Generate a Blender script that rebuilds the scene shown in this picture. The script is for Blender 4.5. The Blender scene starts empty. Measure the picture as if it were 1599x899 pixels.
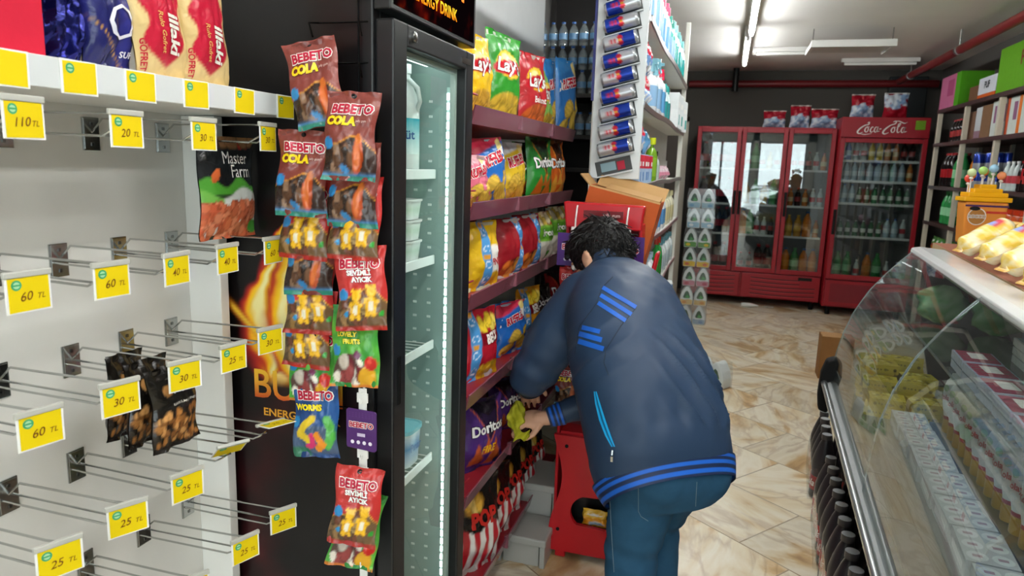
import bpy, bmesh, math, random
import numpy as np
from mathutils import Vector, Matrix, Euler
random.seed(7); rng = np.random.default_rng(7)
SC = bpy.context.scene
COL = SC.collection

# ------------------------------------------------------------------ camera
F_PX, CX, CY = 1090.0, 799.5, 449.5
_v1 = np.array([340., -184., F_PX]); _v3 = np.array([-197., 6065., F_PX])
_Y = _v1 / np.linalg.norm(_v1)
_d = _v3 / np.linalg.norm(_v3); _d = _d - _d.dot(_Y) * _Y; _d /= np.linalg.norm(_d)
_Z = -_d; _X = np.cross(_Y, _Z)
RC = np.array([_X, _Y, _Z]); CAMP = np.array([0., 0., 1.5])
def at(px, py, **k):
    """point of the room seen at a photo pixel, on the plane X=, Y= or Z="""
    r = RC @ np.array([px - CX, py - CY, F_PX]); (a, v), = k.items(); i = 'XYZ'.index(a)
    return CAMP + (v - CAMP[i]) / r[i] * r
cam = bpy.data.cameras.new('camera'); camo = bpy.data.objects.new('camera', cam); COL.objects.link(camo)
cam.sensor_width = 36; cam.lens = F_PX / 1599 * 36; cam.clip_start = 0.02
M = Matrix([[RC[i][0], -RC[i][1], -RC[i][2], CAMP[i]] for i in range(3)] + [[0, 0, 0, 1]])
camo.matrix_world = M
cam.dof.use_dof = True; cam.dof.focus_distance = 1.7; cam.dof.aperture_fstop = 7.0
SC.camera = camo
vs = SC.view_settings
SC.display_settings.display_device = 'sRGB'
vs.view_transform = 'Standard'; vs.look = 'None'; vs.gamma = 1; vs.use_curve_mapping = False
vs.exposure = 0.0
# ------------------------------------------------------------------ light numbers
TUBE_NEAR, TUBE_FAR, SKY, LED, TUBE_SIDE = 95.0, 75.0, 8.0, 11.0, 85.0
# ------------------------------------------------------------------ world (overcast daylight in front of the shop)
W = bpy.data.worlds.new('daylight'); SC.world = W; W.use_nodes = True
nt = W.node_tree; bg = nt.nodes['Background']
bg.inputs[0].default_value = (0.86, 0.93, 1.0, 1); bg.inputs[1].default_value = SKY

# ------------------------------------------------------------------ colour
def s2l(c): return c / 12.92 if c <= 0.04045 else ((c + 0.055) / 1.055) ** 2.4
def H(h):
    return np.array([s2l(int(h[i:i+2], 16) / 255) for i in (0, 2, 4)])
WHT, BLK = H('efefec'), H('141414')
# ------------------------------------------------------------------ materials
def _new(name):
    m = bpy.data.materials.new(name); m.use_nodes = True
    return m, m.node_tree, m.node_tree.nodes, m.node_tree.links
def pm(name, rough=.5, metal=0., spec=.5, coat=0., bump=0., bscale=60., var=.06, vscale=9., trans=0., ior=1.45, alpha=1.):
    """surface whose own colour is the mesh's Col attribute, with slight procedural unevenness"""
    m, t, n, l = _new(name); b = n['Principled BSDF']
    at_ = n.new('ShaderNodeAttribute'); at_.attribute_name = 'Col'
    tc = n.new('ShaderNodeTexCoord'); no = n.new('ShaderNodeTexNoise')
    no.inputs['Scale'].default_value = vscale; no.inputs['Detail'].default_value = 4
    l.new(tc.outputs['Object'], no.inputs['Vector'])
    mr = n.new('ShaderNodeMapRange'); mr.inputs[3].default_value = 1 - var; mr.inputs[4].default_value = 1 + var
    l.new(no.outputs['Fac'], mr.inputs[0])
    mx = n.new('ShaderNodeVectorMath'); mx.operation = 'SCALE'
    l.new(at_.outputs['Color'], mx.inputs[0]); l.new(mr.outputs[0], mx.inputs['Scale'])
    l.new(mx.outputs[0], b.inputs['Base Color'])
    b.inputs['Roughness'].default_value = rough; b.inputs['Metallic'].default_value = metal
    b.inputs['Specular IOR Level'].default_value = spec; b.inputs['Coat Weight'].default_value = coat
    b.inputs['Coat Roughness'].default_value = .12
    b.inputs['IOR'].default_value = ior; b.inputs['Transmission Weight'].default_value = trans; b.inputs['Alpha'].default_value = alpha
    if bump:
        n2 = n.new('ShaderNodeTexNoise'); n2.inputs['Scale'].default_value = bscale; n2.inputs['Detail'].default_value = 3
        n2.inputs['Distortion'].default_value = .6
        l.new(tc.outputs['Object'], n2.inputs['Vector'])
        bp = n.new('ShaderNodeBump'); bp.inputs['Strength'].default_value = bump; bp.inputs['Distance'].default_value = .01
        l.new(n2.outputs['Fac'], bp.inputs['Height']); l.new(bp.outputs[0], b.inputs['Normal'])
    return m
MT = dict(
    matte=pm('matte_paint', .6), satin=pm('satin_paint', .38), wall=pm('wall_paint', .75, var=.05, vscale=2.5, bump=.03),
    gloss=pm('gloss_plastic', .16), plastic=pm('plastic', .3), paper=pm('paper', .7, spec=.25, var=.03),
    foil=pm('printed_foil', .27, spec=.55, bump=.35, bscale=32., var=.03), foilm=pm('metallised_foil', .22, metal=.75, bump=.4, bscale=28.),
    chrome=pm('chrome_wire', .2, metal=1., var=.03), steel=pm('brushed_steel', .32, metal=1.), can=pm('can_metal', .22, metal=.55),
    card=pm('carton_board', .75, spec=.2, var=.09, vscale=30., bump=.05), cloth=pm('jacket_cloth', .48, spec=.32, bump=.06, bscale=900.),
    denim=pm('denim', .85, spec=.15, bump=.12, bscale=500., var=.16, vscale=40.), skin=pm('skin', .5, spec=.35, var=.08),
    hair=pm('hair', .42, spec=.32, bump=.5, bscale=140.), rubber=pm('rubber', .7, spec=.2), fabric=pm('cleaning_cloth', .9, spec=.1, bump=.3, bscale=120.),
    poster=pm('printed_sticker', .3, spec=.4, var=.02), wrapf=pm('shrink_wrap_print', .2, spec=.6, bump=.25, bscale=45.),
)
def glassmat(name, tint=(1, 1, 1), rough=.0, ior=1.5, base=0.0, haze=0.):
    m, t, n, l = _new(name); n.remove(n['Principled BSDF']); out = n['Material Output']
    tr = n.new('ShaderNodeBsdfTransparent'); tr.inputs[0].default_value = (*tint, 1)
    gl = n.new('ShaderNodeBsdfGlossy'); gl.inputs['Roughness'].default_value = rough
    fr = n.new('ShaderNodeFresnel'); fr.inputs[0].default_value = ior
    ad = n.new('ShaderNodeMath'); ad.operation = 'ADD'; ad.use_clamp = True; ad.inputs[1].default_value = base
    ge = n.new('ShaderNodeNewGeometry'); iv = n.new('ShaderNodeMath'); iv.operation = 'SUBTRACT'; iv.inputs[0].default_value = 1; l.new(ge.outputs['Backfacing'], iv.inputs[1])
    mb = n.new('ShaderNodeMath'); mb.operation = 'MULTIPLY'; l.new(fr.outputs[0], mb.inputs[0]); l.new(iv.outputs[0], mb.inputs[1])   # only the outer face mirrors
    l.new(mb.outputs[0], ad.inputs[0])
    mx = n.new('ShaderNodeMixShader'); l.new(ad.outputs[0], mx.inputs[0]); l.new(tr.outputs[0], mx.inputs[1]); l.new(gl.outputs[0], mx.inputs[2])
    last = mx
    if haze:
        df = n.new('ShaderNodeBsdfDiffuse'); df.inputs[0].default_value = (.8, .85, .85, 1)
        no = n.new('ShaderNodeTexNoise'); no.inputs['Scale'].default_value = 6; tc = n.new('ShaderNodeTexCoord'); l.new(tc.outputs['Object'], no.inputs['Vector'])
        mm = n.new('ShaderNodeMath'); mm.operation = 'MULTIPLY'; mm.inputs[1].default_value = haze * 2; l.new(no.outputs['Fac'], mm.inputs[0])
        m2 = n.new('ShaderNodeMixShader'); l.new(mm.outputs[0], m2.inputs[0]); l.new(mx.outputs[0], m2.inputs[1]); l.new(df.outputs[0], m2.inputs[2]); last = m2
    l.new(last.outputs[0], out.inputs[0])
    return m
MT['glass'] = glassmat('door_glass', (.93, .97, .95), 0., 1.45)
MT['caseglass'] = glassmat('display_glass', (.93, .96, .95), .01, 1.5, .065, .012)
MT['coolerglass'] = glassmat('cooler_glass', (.8, .83, .82), .01, 1.6, .07)
MT['film'] = glassmat('clear_wrap', (.95, .96, .97), .12, 1.5, .06, .06)
MT['petglass'] = glassmat('clear_bottle', (.82, .9, .93), .06, 1.5, .1, .12)
def emit(name, col, s):
    m, t, n, l = _new(name); n.remove(n['Principled BSDF'])
    e = n.new('ShaderNodeEmission'); e.inputs[0].default_value = (*col, 1); e.inputs[1].default_value = s
    l.new(e.outputs[0], n['Material Output'].inputs[0]); return m
def emit_attr(name, s):
    m, t, n, l = _new(name); n.remove(n['Principled BSDF'])
    e = n.new('ShaderNodeEmission'); a = n.new('ShaderNodeAttribute'); a.attribute_name = 'Col'; e.inputs[1].default_value = s
    l.new(a.outputs['Color'], e.inputs[0]); l.new(e.outputs[0], n['Material Output'].inputs[0]); return m
MT['tube_near'] = emit('lit_tube', (.97, 1., .985), TUBE_NEAR); MT['tube_far'] = emit('lit_tube_far', (.97, 1., .985), TUBE_FAR)
MT['tube_side'] = emit('lit_tube_side', (.97, 1., .985), TUBE_SIDE)
MT['led'] = emit('led_strip', (.86, 1., .97), LED); MT['ledtop'] = emit('led_bar', (.9, 1., .98), LED * .45)
MT['backlit'] = emit_attr('backlit_sign', 1.6)

# ------------------------------------------------------------------ geometry buffer
class G:
    def __init__(s): s.v = []; s.f = []; s.c = []; s.m = []; s.n = 0
    def add(s, vs_, fs, col, m=0):
        vs_ = np.asarray(vs_, float).reshape(-1, 3); b = s.n; k = len(vs_)
        col = np.asarray(col, float)
        if col.ndim == 1: col = np.tile(col, (k, 1))
        s.v.append(vs_); s.c.append(col); s.n += k
        s.f.extend([[i + b for i in f] for f in fs]); s.m.extend([m] * len(fs)); return s
    def box(s, x0, y0, z0, x1, y1, z1, col, m=0):
        v = [(x, y, z) for x in (x0, x1) for y in (y0, y1) for z in (z0, z1)]
        return s.add(v, [(0, 1, 3, 2), (4, 6, 7, 5), (0, 4, 5, 1), (2, 3, 7, 6), (0, 2, 6, 4), (1, 5, 7, 3)], col, m)
    def obox(s, c, size, R, col, m=0):
        h = np.array(size) / 2; v = np.array([(x, y, z) for x in (-1, 1) for y in (-1, 1) for z in (-1, 1)]) * h
        v = v @ np.array(R.to_3x3()).T + np.array(c)
        return s.add(v, [(0, 1, 3, 2), (4, 6, 7, 5), (0, 4, 5, 1), (2, 3, 7, 6), (0, 2, 6, 4), (1, 5, 7, 3)], col, m)
    def tube(s, pts, r, col, n=7, closed=False, m=0, cap=True):
        pts = np.asarray(pts, float); k = len(pts); rr = np.broadcast_to(np.asarray(r, float), (k,))
        up = np.array([0., 0, 1]); rings = []; prev = None
        for i in range(k):
            a = pts[i - 1] if (i or closed) else pts[0]; b = pts[(i + 1) % k] if (i < k - 1 or closed) else pts[-1]
            t = b - a; t = t / (np.linalg.norm(t) + 1e-9)
            if prev is None:
                u = np.cross(t, up); u = u if np.linalg.norm(u) > .05 else np.cross(t, [1., 0, 0])
            else: u = prev - prev.dot(t) * t
            u /= np.linalg.norm(u) + 1e-9; w = np.cross(t, u); prev = u
            an = np.arange(n) * 2 * math.pi / n
            rings.append(pts[i] + rr[i] * (np.cos(an)[:, None] * u + np.sin(an)[:, None] * w))
        v = np.concatenate(rings); fs = []
        for i in range(k if closed else k - 1):
            for j in range(n):
                a, b = i * n + j, i * n + (j + 1) % n; c, d = ((i + 1) % k) * n + (j + 1) % n, ((i + 1) % k) * n + j
                fs.append((a, d, c, b))
        if cap and not closed: fs.append(tuple(range(n))); fs.append(tuple(range((k - 1) * n, k * n))[::-1])
        return s.add(v, fs, col, m)
    def lathe(s, prof, col, n=16, c=(0, 0, 0), m=0, sx=1., sy=1.):
        """profile [(r,z)] around Z; col one colour or one per profile point"""
        prof = np.asarray(prof, float); k = len(prof); an = np.arange(n) * 2 * math.pi / n
        v = np.stack([prof[:, 0, None] * np.cos(an) * sx + c[0], prof[:, 0, None] * np.sin(an) * sy + c[1], np.repeat(prof[:, 1, None], n, 1) + c[2]], -1).reshape(-1, 3)
        col = np.asarray(col, float)
        if col.ndim == 2: col = np.repeat(col, n, 0)
        fs = [(i * n + j, i * n + (j + 1) % n, (i + 1) * n + (j + 1) % n, (i + 1) * n + j) for i in range(k - 1) for j in range(n)]
        if prof[0, 0] > 1e-5: fs.append(tuple(range(n))[::-1])
        if prof[-1, 0] > 1e-5: fs.append(tuple(range((k - 1) * n, k * n)))
        return s.add(v, fs, col, m)
    def sph(s, c, r, col, n=10, m=0, R=None):
        r = np.broadcast_to(np.asarray(r, float), (3,)); th = np.linspace(0, math.pi, n // 2 + 2); ph = np.arange(n) * 2 * math.pi / n
        v = np.array([(math.sin(a) * math.cos(b), math.sin(a) * math.sin(b), math.cos(a)) for a in th for b in ph]) * r
        if R is not None: v = v @ np.array(R.to_3x3()).T
        v = v + np.array(c); k = len(th)
        fs = [(i * n + j, (i + 1) * n + j, (i + 1) * n + (j + 1) % n, i * n + (j + 1) % n) for i in range(k - 1) for j in range(n)]
        return s.add(v, fs, col, m)
    def prism(s, poly, d, fn, col, m=0):
        """2-D outline (ccw) extruded by d; fn(x,y,depth)->point"""
        k = len(poly); v = [fn(x, y, 0) for x, y in poly] + [fn(x, y, d) for x, y in poly]
        fs = [tuple(range(k))[::-1], tuple(range(k, 2 * k))] + [(i, (i + 1) % k, k + (i + 1) % k, k + i) for i in range(k)]
        return s.add(v, fs, col, m)
    def grid(s, P, C, m=0, flip=False):
        nu, nv = P.shape[:2]; fs = []
        for i in range(nu - 1):
            for j in range(nv - 1):
                q = (i * nv + j, (i + 1) * nv + j, (i + 1) * nv + j + 1, i * nv + j + 1)
                fs.append(q[::-1] if flip else q)
        C = np.asarray(C, float)
        return s.add(P.reshape(-1, 3), fs, C.reshape(-1, 3) if C.ndim == 3 else C, m)
    def flat(s, poly, fn, col, m=0):
        p = np.asarray(poly, float); return s.add(fn(p), [tuple(range(len(p)))], col, m)
    def text(s, st, size, fn, col, bold=0., shear=0., rot=0., sx=1., m=0, dx=0., dy=0., col2=None, res=3):
        v, f = textmesh(st, bold, shear, res)
        if len(v) == 0: return s
        hgt = v[:, 1]; v = v * np.array([size * sx, size])
        if rot: c_, s_ = math.cos(rot), math.sin(rot); v = v @ np.array([[c_, s_], [-s_, c_]])
        v = v + np.array([dx, dy])
        if col2 is not None:
            t = np.clip((hgt + .35) / .7, 0, 1)[:, None]; col = np.asarray(col) * t + np.asarray(col2) * (1 - t)
        return s.add(fn(v), f, col, m)
    def xf(s, Mx):
        A = np.array(Mx); s.v = [v @ A[:3, :3].T + A[:3, 3] for v in s.v]; return s
    def join(s, o, Mx=None, m=0):
        if s is o or not o.v: return s
        v = np.concatenate(o.v); b = s.n
        if Mx is not None: A = np.array(Mx); v = v @ A[:3, :3].T + A[:3, 3]
        s.v.append(v); s.c.append(np.concatenate(o.c)); s.f.extend([[i + b for i in f] for f in o.f]); s.m.extend([q + m for q in o.m]); s.n += len(v); return s
    def build(s, name, mat, parent=None, smooth=0., bevel=0., seg=2, loc=None):
        me = bpy.data.meshes.new(name); v = np.concatenate(s.v); c = np.concatenate(s.c)
        me.from_pydata(v.tolist(), [], s.f)
        a = me.color_attributes.new('Col', 'FLOAT_COLOR', 'POINT')
        a.data.foreach_set('color', np.concatenate([np.clip(c, 0, 1), np.ones((len(c), 1))], 1).astype(np.float32).ravel())
        for q in (mat if isinstance(mat, (list, tuple)) else [mat]): me.materials.append(MT[q] if isinstance(q, str) else q)
        if any(s.m): me.polygons.foreach_set('material_index', s.m)
        if smooth:
            me.polygons.foreach_set('use_smooth', [True] * len(me.polygons)); me.set_sharp_from_angle(angle=math.radians(smooth))
        me.update()
        o = bpy.data.objects.new(name, me); COL.objects.link(o)
        if parent: o.parent = parent
        if loc is not None: o.location = loc
        if bevel:
            b = o.modifiers.new('bevel', 'BEVEL'); b.width = bevel; b.segments = seg; b.limit_method = 'ANGLE'; b.angle_limit = math.radians(40)
        return o
_TC = {}
def textmesh(st, bold=0., shear=0., res=3):
    k = (st, bold, shear, res)
    if k in _TC: return _TC[k]
    cu = bpy.data.curves.new('lettering', 'FONT'); cu.body = st; cu.offset = bold; cu.shear = shear; cu.resolution_u = res
    cu.align_x = 'CENTER'; cu.align_y = 'CENTER'; cu.space_line = .8
    o = bpy.data.objects.new('lettering', cu); COL.objects.link(o)
    dg = bpy.context.evaluated_depsgraph_get(); dg.update()
    me = bpy.data.meshes.new_from_object(o.evaluated_get(dg))
    bm = bmesh.new(); bm.from_mesh(me)
    bmesh.ops.triangulate(bm, faces=[f for f in bm.faces if len(f.verts) > 3])
    for _ in range(5):                                                # cut long edges so that lettering can follow a curved pack
        le = [e for e in bm.edges if e.calc_length() > .17]
        if not le: break
        bmesh.ops.subdivide_edges(bm, edges=le, cuts=1); bmesh.ops.triangulate(bm, faces=[f for f in bm.faces if len(f.verts) > 3])
    bm.to_mesh(me); bm.free()
    v = np.array([p.co[:2] for p in me.vertices]).reshape(-1, 2); f = [tuple(p.vertices) for p in me.polygons]
    bpy.data.objects.remove(o); bpy.data.curves.remove(cu); bpy.data.meshes.remove(me)
    _TC[k] = (v, f); return _TC[k]

# ------------------------------------------------------------------ things
def tag(o, label, cat, group=None):
    o['label'] = label; o['category'] = cat
    if group: o['group'] = group
    return o
def thing(name, label, cat, loc=(0, 0, 0), rz=0., group=None, rot=None, tilt=None):
    o = bpy.data.objects.new(name, None); COL.objects.link(o); o.empty_display_size = .05
    o.location = [float(q) for q in loc]; o.rotation_euler = rot if rot else (0, 0, rz)
    return tag(o, label, cat, group)
ORD = ['first', 'second', 'third', 'fourth', 'fifth', 'sixth', 'seventh', 'eighth', 'ninth', 'tenth', 'eleventh', 'twelfth', 'thirteenth', 'fourteenth', 'fifteenth', 'sixteenth']
def nth(lb, i, n, tail):
    l = '%s, %s %s' % (lb, ORD[i], tail); return lb if n == 1 or len(l.split()) > 16 else l
def struct(o): o['kind'] = 'structure'; return o
def kids(o): return list(o.children)
def dup(root, loc, rz=None, label=None, group=None, rot=None):
    r = root.copy(); COL.objects.link(r); r.location = [float(q) for q in loc]
    if rot is not None: r.rotation_euler = rot
    elif rz is not None: r.rotation_euler = (0, 0, rz)
    if label: r['label'] = label
    if group: r['group'] = group
    for ch in kids(root):
        c = ch.copy(); COL.objects.link(c); c.parent = r
        for g in kids(ch):
            d = g.copy(); COL.objects.link(d); d.parent = c
    return r
def XY(z=0.):  return lambda p: np.stack([p[:, 0], p[:, 1], np.full(len(p), z)], 1)
def YZ(x, y0=0., z0=0.): return lambda p: np.stack([np.full(len(p), x), p[:, 0] + y0, p[:, 1] + z0], 1)     # read from +X
def XZ(y, x0=0., z0=0.): return lambda p: np.stack([p[:, 0] + x0, np.full(len(p), y), p[:, 1] + z0], 1)     # read from -Y
def rect(w, h): return [(-w/2, -h/2), (w/2, -h/2), (w/2, h/2), (-w/2, h/2)]
def disc(r, n=14, cx=0., cy=0., ry=None): return [(cx + r * math.cos(i * 2 * math.pi / n), cy + (ry or r) * math.sin(i * 2 * math.pi / n)) for i in range(n)]
# ------------------------------------------------------------------ painted print (artwork on packs)
def sm(x): x = np.clip(x, 0, 1); return x * x * (3 - 2 * x)
def mix(a, b, t): return a * (1 - t[..., None]) + b * t[..., None]
def ell(u, v, cu, cv, ru, rv, soft=.12, rot=0.):
    c_, s_ = math.cos(rot), math.sin(rot); x, y = u - cu, v - cv; x, y = x * c_ + y * s_, -x * s_ + y * c_
    return sm((1 - np.sqrt((x / ru) ** 2 + (y / rv) ** 2)) / soft + .5)
def band(x, a, b, soft=.015): return sm((x - a) / soft + .5) * sm((b - x) / soft + .5)
def vnoise(u, v, sc, seed):
    """smooth value noise 0..1"""
    r = np.random.default_rng(seed).random((64, 64)); x, y = u * sc + 17.3, v * sc + 9.1
    i, j = np.floor(x).astype(int), np.floor(y).astype(int); fx, fy = sm(x - i), sm(y - j); i %= 63; j %= 63
    return r[i, j] * (1 - fx) * (1 - fy) + r[i + 1, j] * fx * (1 - fy) + r[i, j + 1] * (1 - fx) * fy + r[i + 1, j + 1] * fx * fy
def fbm(u, v, sc, seed): return .55 * vnoise(u, v, sc, seed) + .3 * vnoise(u, v, sc * 2.1, seed + 1) + .15 * vnoise(u, v, sc * 4.3, seed + 2)

class Bag:
    """pillow pouch, front towards -Y, origin at its bottom centre"""
    def __init__(s, w, h, d, seed, seal=.06, crush=.012):
        s.w, s.h, s.d, s.seed, s.seal, s.crush = w, h, d, seed, seal, crush
    def front(s, u, v, off=0., sign=-1):
        edge = np.clip(1 - np.abs(2 * u) ** 2.6, 0, 1) ** .6
        ends = np.clip(np.minimum((v - s.seal * .8) / .34, (1 - s.seal - v) / .3), 0, 1); ends = np.sin(ends * math.pi / 2) ** .75
        crk = (fbm(u + 3, v, 5, s.seed) - .5) * s.crush * 2.2 * (edge > 0)
        t = s.d / 2 * edge * ends * (.86 + .28 * np.exp(-((v - .36) / .25) ** 2)) + crk * np.clip(edge * 2, 0, 1) + .0012
        sl = 1 - np.clip(np.minimum(v / s.seal, (1 - v) / s.seal), 0, 1)
        pinch = 1 - .055 * np.sin(np.clip(v, 0, 1) * math.pi) - .02 * np.clip(ends, 0, 1)
        wav = .004 * np.sin(u * 14 + s.seed) * sl
        x = u * s.w * pinch + .003 * np.sin(v * 9 + s.seed)
        return np.stack([x, sign * (t + off) + wav, v * s.h], -1)
    def geom(s, paint, back, nu=34, nv=46):
        g = G(); u, v = np.meshgrid(np.linspace(-.5, .5, nu), np.linspace(0, 1, nv), indexing='ij')
        g.grid(s.front(u, v), paint(u, v)); g.grid(s.front(u, v, 0, 1)[::2, ::2], back, flip=True)
        s.g = g; return g
    def txt(s, st, u, v, size, col, outline=None, ow=.05, bold=.02, shear=0., rot=0., sx=1., col2=None, lift=.0012):
        fn = lambda off: (lambda p: s.front(p[:, 0] / s.w + u, p[:, 1] / s.h + v, off))
        if outline is not None: s.g.text(st, size, fn(lift), outline, bold + ow, shear, rot, sx, res=2)
        s.g.text(st, size, fn(lift + .0009), col, bold, shear, rot, sx, col2=col2, res=2)
    def shape(s, poly, u, v, col, lift=.0006):
        """a flat printed shape; poly in metres about (u,v), cut into a fan of small triangles"""
        p = np.asarray(poly, float); c = p.mean(0); rings = [c + (p - c) * k for k in (1., .66, .33)]; pts = np.concatenate(rings + [c[None]]); k = len(p); fs = []
        for r_ in range(2): fs += [(r_ * k + i, r_ * k + (i + 1) % k, (r_ + 1) * k + (i + 1) % k, (r_ + 1) * k + i) for i in range(k)]
        fs += [(2 * k + i, 2 * k + (i + 1) % k, 3 * k) for i in range(k)]
        s.g.add(s.front(pts[:, 0] / s.w + u, pts[:, 1] / s.h + v, lift), fs, col)
# ================================================================== room shell
XL, XR, Y0, Y1, ZC = -1.25, 2.15, -4.0, 9.0, 2.66
def marble():
    m, t, n, l = _new('marble_slabs'); b = n['Principled BSDF']
    tc = n.new('ShaderNodeTexCoord'); mp = n.new('ShaderNodeMapping'); mp.inputs['Rotation'].default_value = (0, 0, math.radians(38)); mp.inputs['Location'].default_value = (.13, .21, 0)
    l.new(tc.outputs['Object'], mp.inputs[0])
    def brick(c1, c2, mort):
        br = n.new('ShaderNodeTexBrick'); br.inputs['Scale'].default_value = 1.0; br.inputs['Brick Width'].default_value = .62; br.inputs['Row Height'].default_value = .42
        br.inputs['Mortar Size'].default_value = .0035; br.inputs['Mortar Smooth'].default_value = .3; br.offset = .37
        br.inputs['Color1'].default_value = c1; br.inputs['Color2'].default_value = c2; br.inputs['Mortar'].default_value = mort
        l.new(mp.outputs[0], br.inputs['Vector']); return br
    rnd = brick((0, 0, 0, 1), (1, 1, 1, 1), (.5, .5, .5, 1))
    w = n.new('ShaderNodeMath'); w.operation = 'MULTIPLY'; w.inputs[1].default_value = 37.; l.new(rnd.outputs['Color'], w.inputs[0])
    # every slab turned its own way: the vein direction differs
    vr = n.new('ShaderNodeVectorRotate'); vr.rotation_type = 'Z_AXIS'; l.new(mp.outputs[0], vr.inputs['Vector']); l.new(w.outputs[0], vr.inputs['Angle'])
    st = n.new('ShaderNodeMapping'); st.inputs['Scale'].default_value = (1.0, 2.8, 1); l.new(vr.outputs[0], st.inputs[0])
    n1 = n.new('ShaderNodeTexNoise'); n1.noise_dimensions = '4D'; n1.inputs['Scale'].default_value = 1.7; n1.inputs['Detail'].default_value = 7; n1.inputs['Distortion'].default_value = 1.3
    l.new(st.outputs[0], n1.inputs['Vector']); l.new(w.outputs[0], n1.inputs['W'])
    r1 = n.new('ShaderNodeValToRGB'); e = r1.color_ramp.elements; e[0].position = .30; e[0].color = (*H('a88760'), 1); e[1].position = .74; e[1].color = (*H('e6e2d6'), 1)
    for p_, h_ in ((.38, 'c9aa7c'), (.45, 'ddceb0'), (.56, 'e9e2d0'), (.63, 'e0d6c0')):
        q = e.new(p_); q.color = (*H(h_), 1)
    l.new(n1.outputs['Fac'], r1.inputs[0])
    n2 = n.new('ShaderNodeTexNoise'); n2.noise_dimensions = '4D'; n2.inputs['Scale'].default_value = 1.6; n2.inputs['Detail'].default_value = 5; n2.inputs['Distortion'].default_value = 1.2
    l.new(st.outputs[0], n2.inputs['Vector']); l.new(w.outputs[0], n2.inputs['W'])
    r2 = n.new('ShaderNodeValToRGB'); e = r2.color_ramp.elements; e[0].position = .455; e[0].color = (0, 0, 0, 1); e[1].position = .545; e[1].color = (0, 0, 0, 1)
    q = e.new(.5); q.color = (.35, .35, .35, 1); l.new(n2.outputs['Fac'], r2.inputs[0])
    mv = n.new('ShaderNodeMix'); mv.data_type = 'RGBA'; l.new(r2.outputs[0], mv.inputs[0]); l.new(r1.outputs[0], mv.inputs[6]); mv.inputs[7].default_value = (*H('93683f'), 1)
    tint = brick((.84, .82, .79, 1), (1.06, 1.05, 1.03, 1), (.5, .46, .42, 1))
    mu = n.new('ShaderNodeMix'); mu.data_type = 'RGBA'; mu.blend_type = 'MULTIPLY'; mu.inputs[0].default_value = 1; l.new(mv.outputs[2], mu.inputs[6]); l.new(tint.outputs['Color'], mu.inputs[7])
    l.new(mu.outputs[2], b.inputs['Base Color']); b.inputs['Roughness'].default_value = .32; b.inputs['Specular IOR Level'].default_value = .4
    return m
MT['marble'] = marble()
def shell(name, b, c, mat='wall'):
    g = G(); g.box(*b, c); return struct(g.build(name, mat))
shell('floor', (XL, Y0, -.1, XR, Y1, 0), WHT, 'marble')
shell('ceiling', (XL, Y0, ZC, XR, Y1, ZC + .1), H('e9e6e2'))
shell('wall_left', (XL - .1, Y0, 0, XL, Y1, ZC), H('6a6764'))
shell('wall_right', (XR, Y0, 0, XR + .1, Y1, ZC), H('5a5753'))
shell('wall_back', (XL, Y1, 0, XR, Y1 + .1, ZC), H('55504a'))
# shop front behind the photographer: piers, lintel, big window and a door opening on to the street
g = G(); fc = H('c9c7c2')
for x0, x1 in ((XL, -1.05), (.55, .7), (1.95, XR)): g.box(x0, Y0 - .1, 0, x1, Y0, ZC, fc)
g.box(XL, Y0 - .1, 2.3, XR, Y0, ZC, fc); g.box(-1.05, Y0 - .1, 0, .55, Y0, .45, fc)
struct(g.build('wall_front', 'wall'))
g = G(); al = H('a9adb0')
for x0, x1 in ((-1.05, -1.0), (-.28, -.22), (.5, .55)): g.box(x0, Y0 - .08, .45, x1, Y0 - .03, 2.3, al)
g.box(-1.05, Y0 - .08, .45, .55, Y0 - .03, .5, al); g.box(-1.05, Y0 - .08, 2.25, .55, Y0 - .03, 2.3, al)
wn = struct(g.build('window_1', 'satin'))
g = G(); g.box(-1.05, Y0 - .057, .45, .55, Y0 - .052, 2.3, WHT); g.build('window_pane', 'glass', wn)
g = G()
for x0, x1 in ((.7, .76), (1.89, 1.95)): g.box(x0, Y0 - .08, 0, x1, Y0 - .03, 2.3, al)
g.box(.7, Y0 - .08, 2.24, 1.95, Y0 - .03, 2.3, al); g.box(.7, Y0 - .08, 0, 1.95, Y0 - .03, .12, al); g.box(.7, Y0 - .08, 1.0, 1.95, Y0 - .03, 1.06, al)
dr = struct(g.build('door_1', 'satin')); g = G(); g.box(.7, Y0 - .057, .1, 1.95, Y0 - .052, 2.26, WHT); g.build('door_pane', 'glass', dr)
# daylight enters through that front: a sampling portal in the opening (no light of its own)
for x0, x1, z0, z1 in ((-1.05, .55, .45, 2.3), (.7, 1.95, .1, 2.3)):
    ld = bpy.data.lights.new('window_portal', 'AREA'); ld.shape = 'RECTANGLE'; ld.size = x1 - x0; ld.size_y = z1 - z0; ld.cycles.is_portal = True
    lo = bpy.data.objects.new('window_portal', ld); COL.objects.link(lo); lo.location = ((x0 + x1) / 2, Y0 - .12, (z0 + z1) / 2); lo.rotation_euler = (math.pi / 2, 0, 0)
# pale column and dark door at the far left corner, seen past the gondola
g = G(); g.box(-.56, 8.62, 0, -.50, 8.68, 2.1, H('cfc8b8')); g.box(-1.25, 8.62, 2.04, -.5, 8.68, 2.1, H('cfc8b8')); d2 = struct(g.build('door_2', 'satin'))
g = G(); g.box(-1.22, 8.64, 0.01, -.56, 8.67, 2.04, H('4a4038')); g.build('door_leaf', 'satin', d2)
g = G(); g.box(1.62, 8.9, 2.12, 2.0, 8.98, 2.58, H('1d2022')); struct(g.build('trim_1', 'satin', bevel=.008))   # dark box on the back wall, top right

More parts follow.
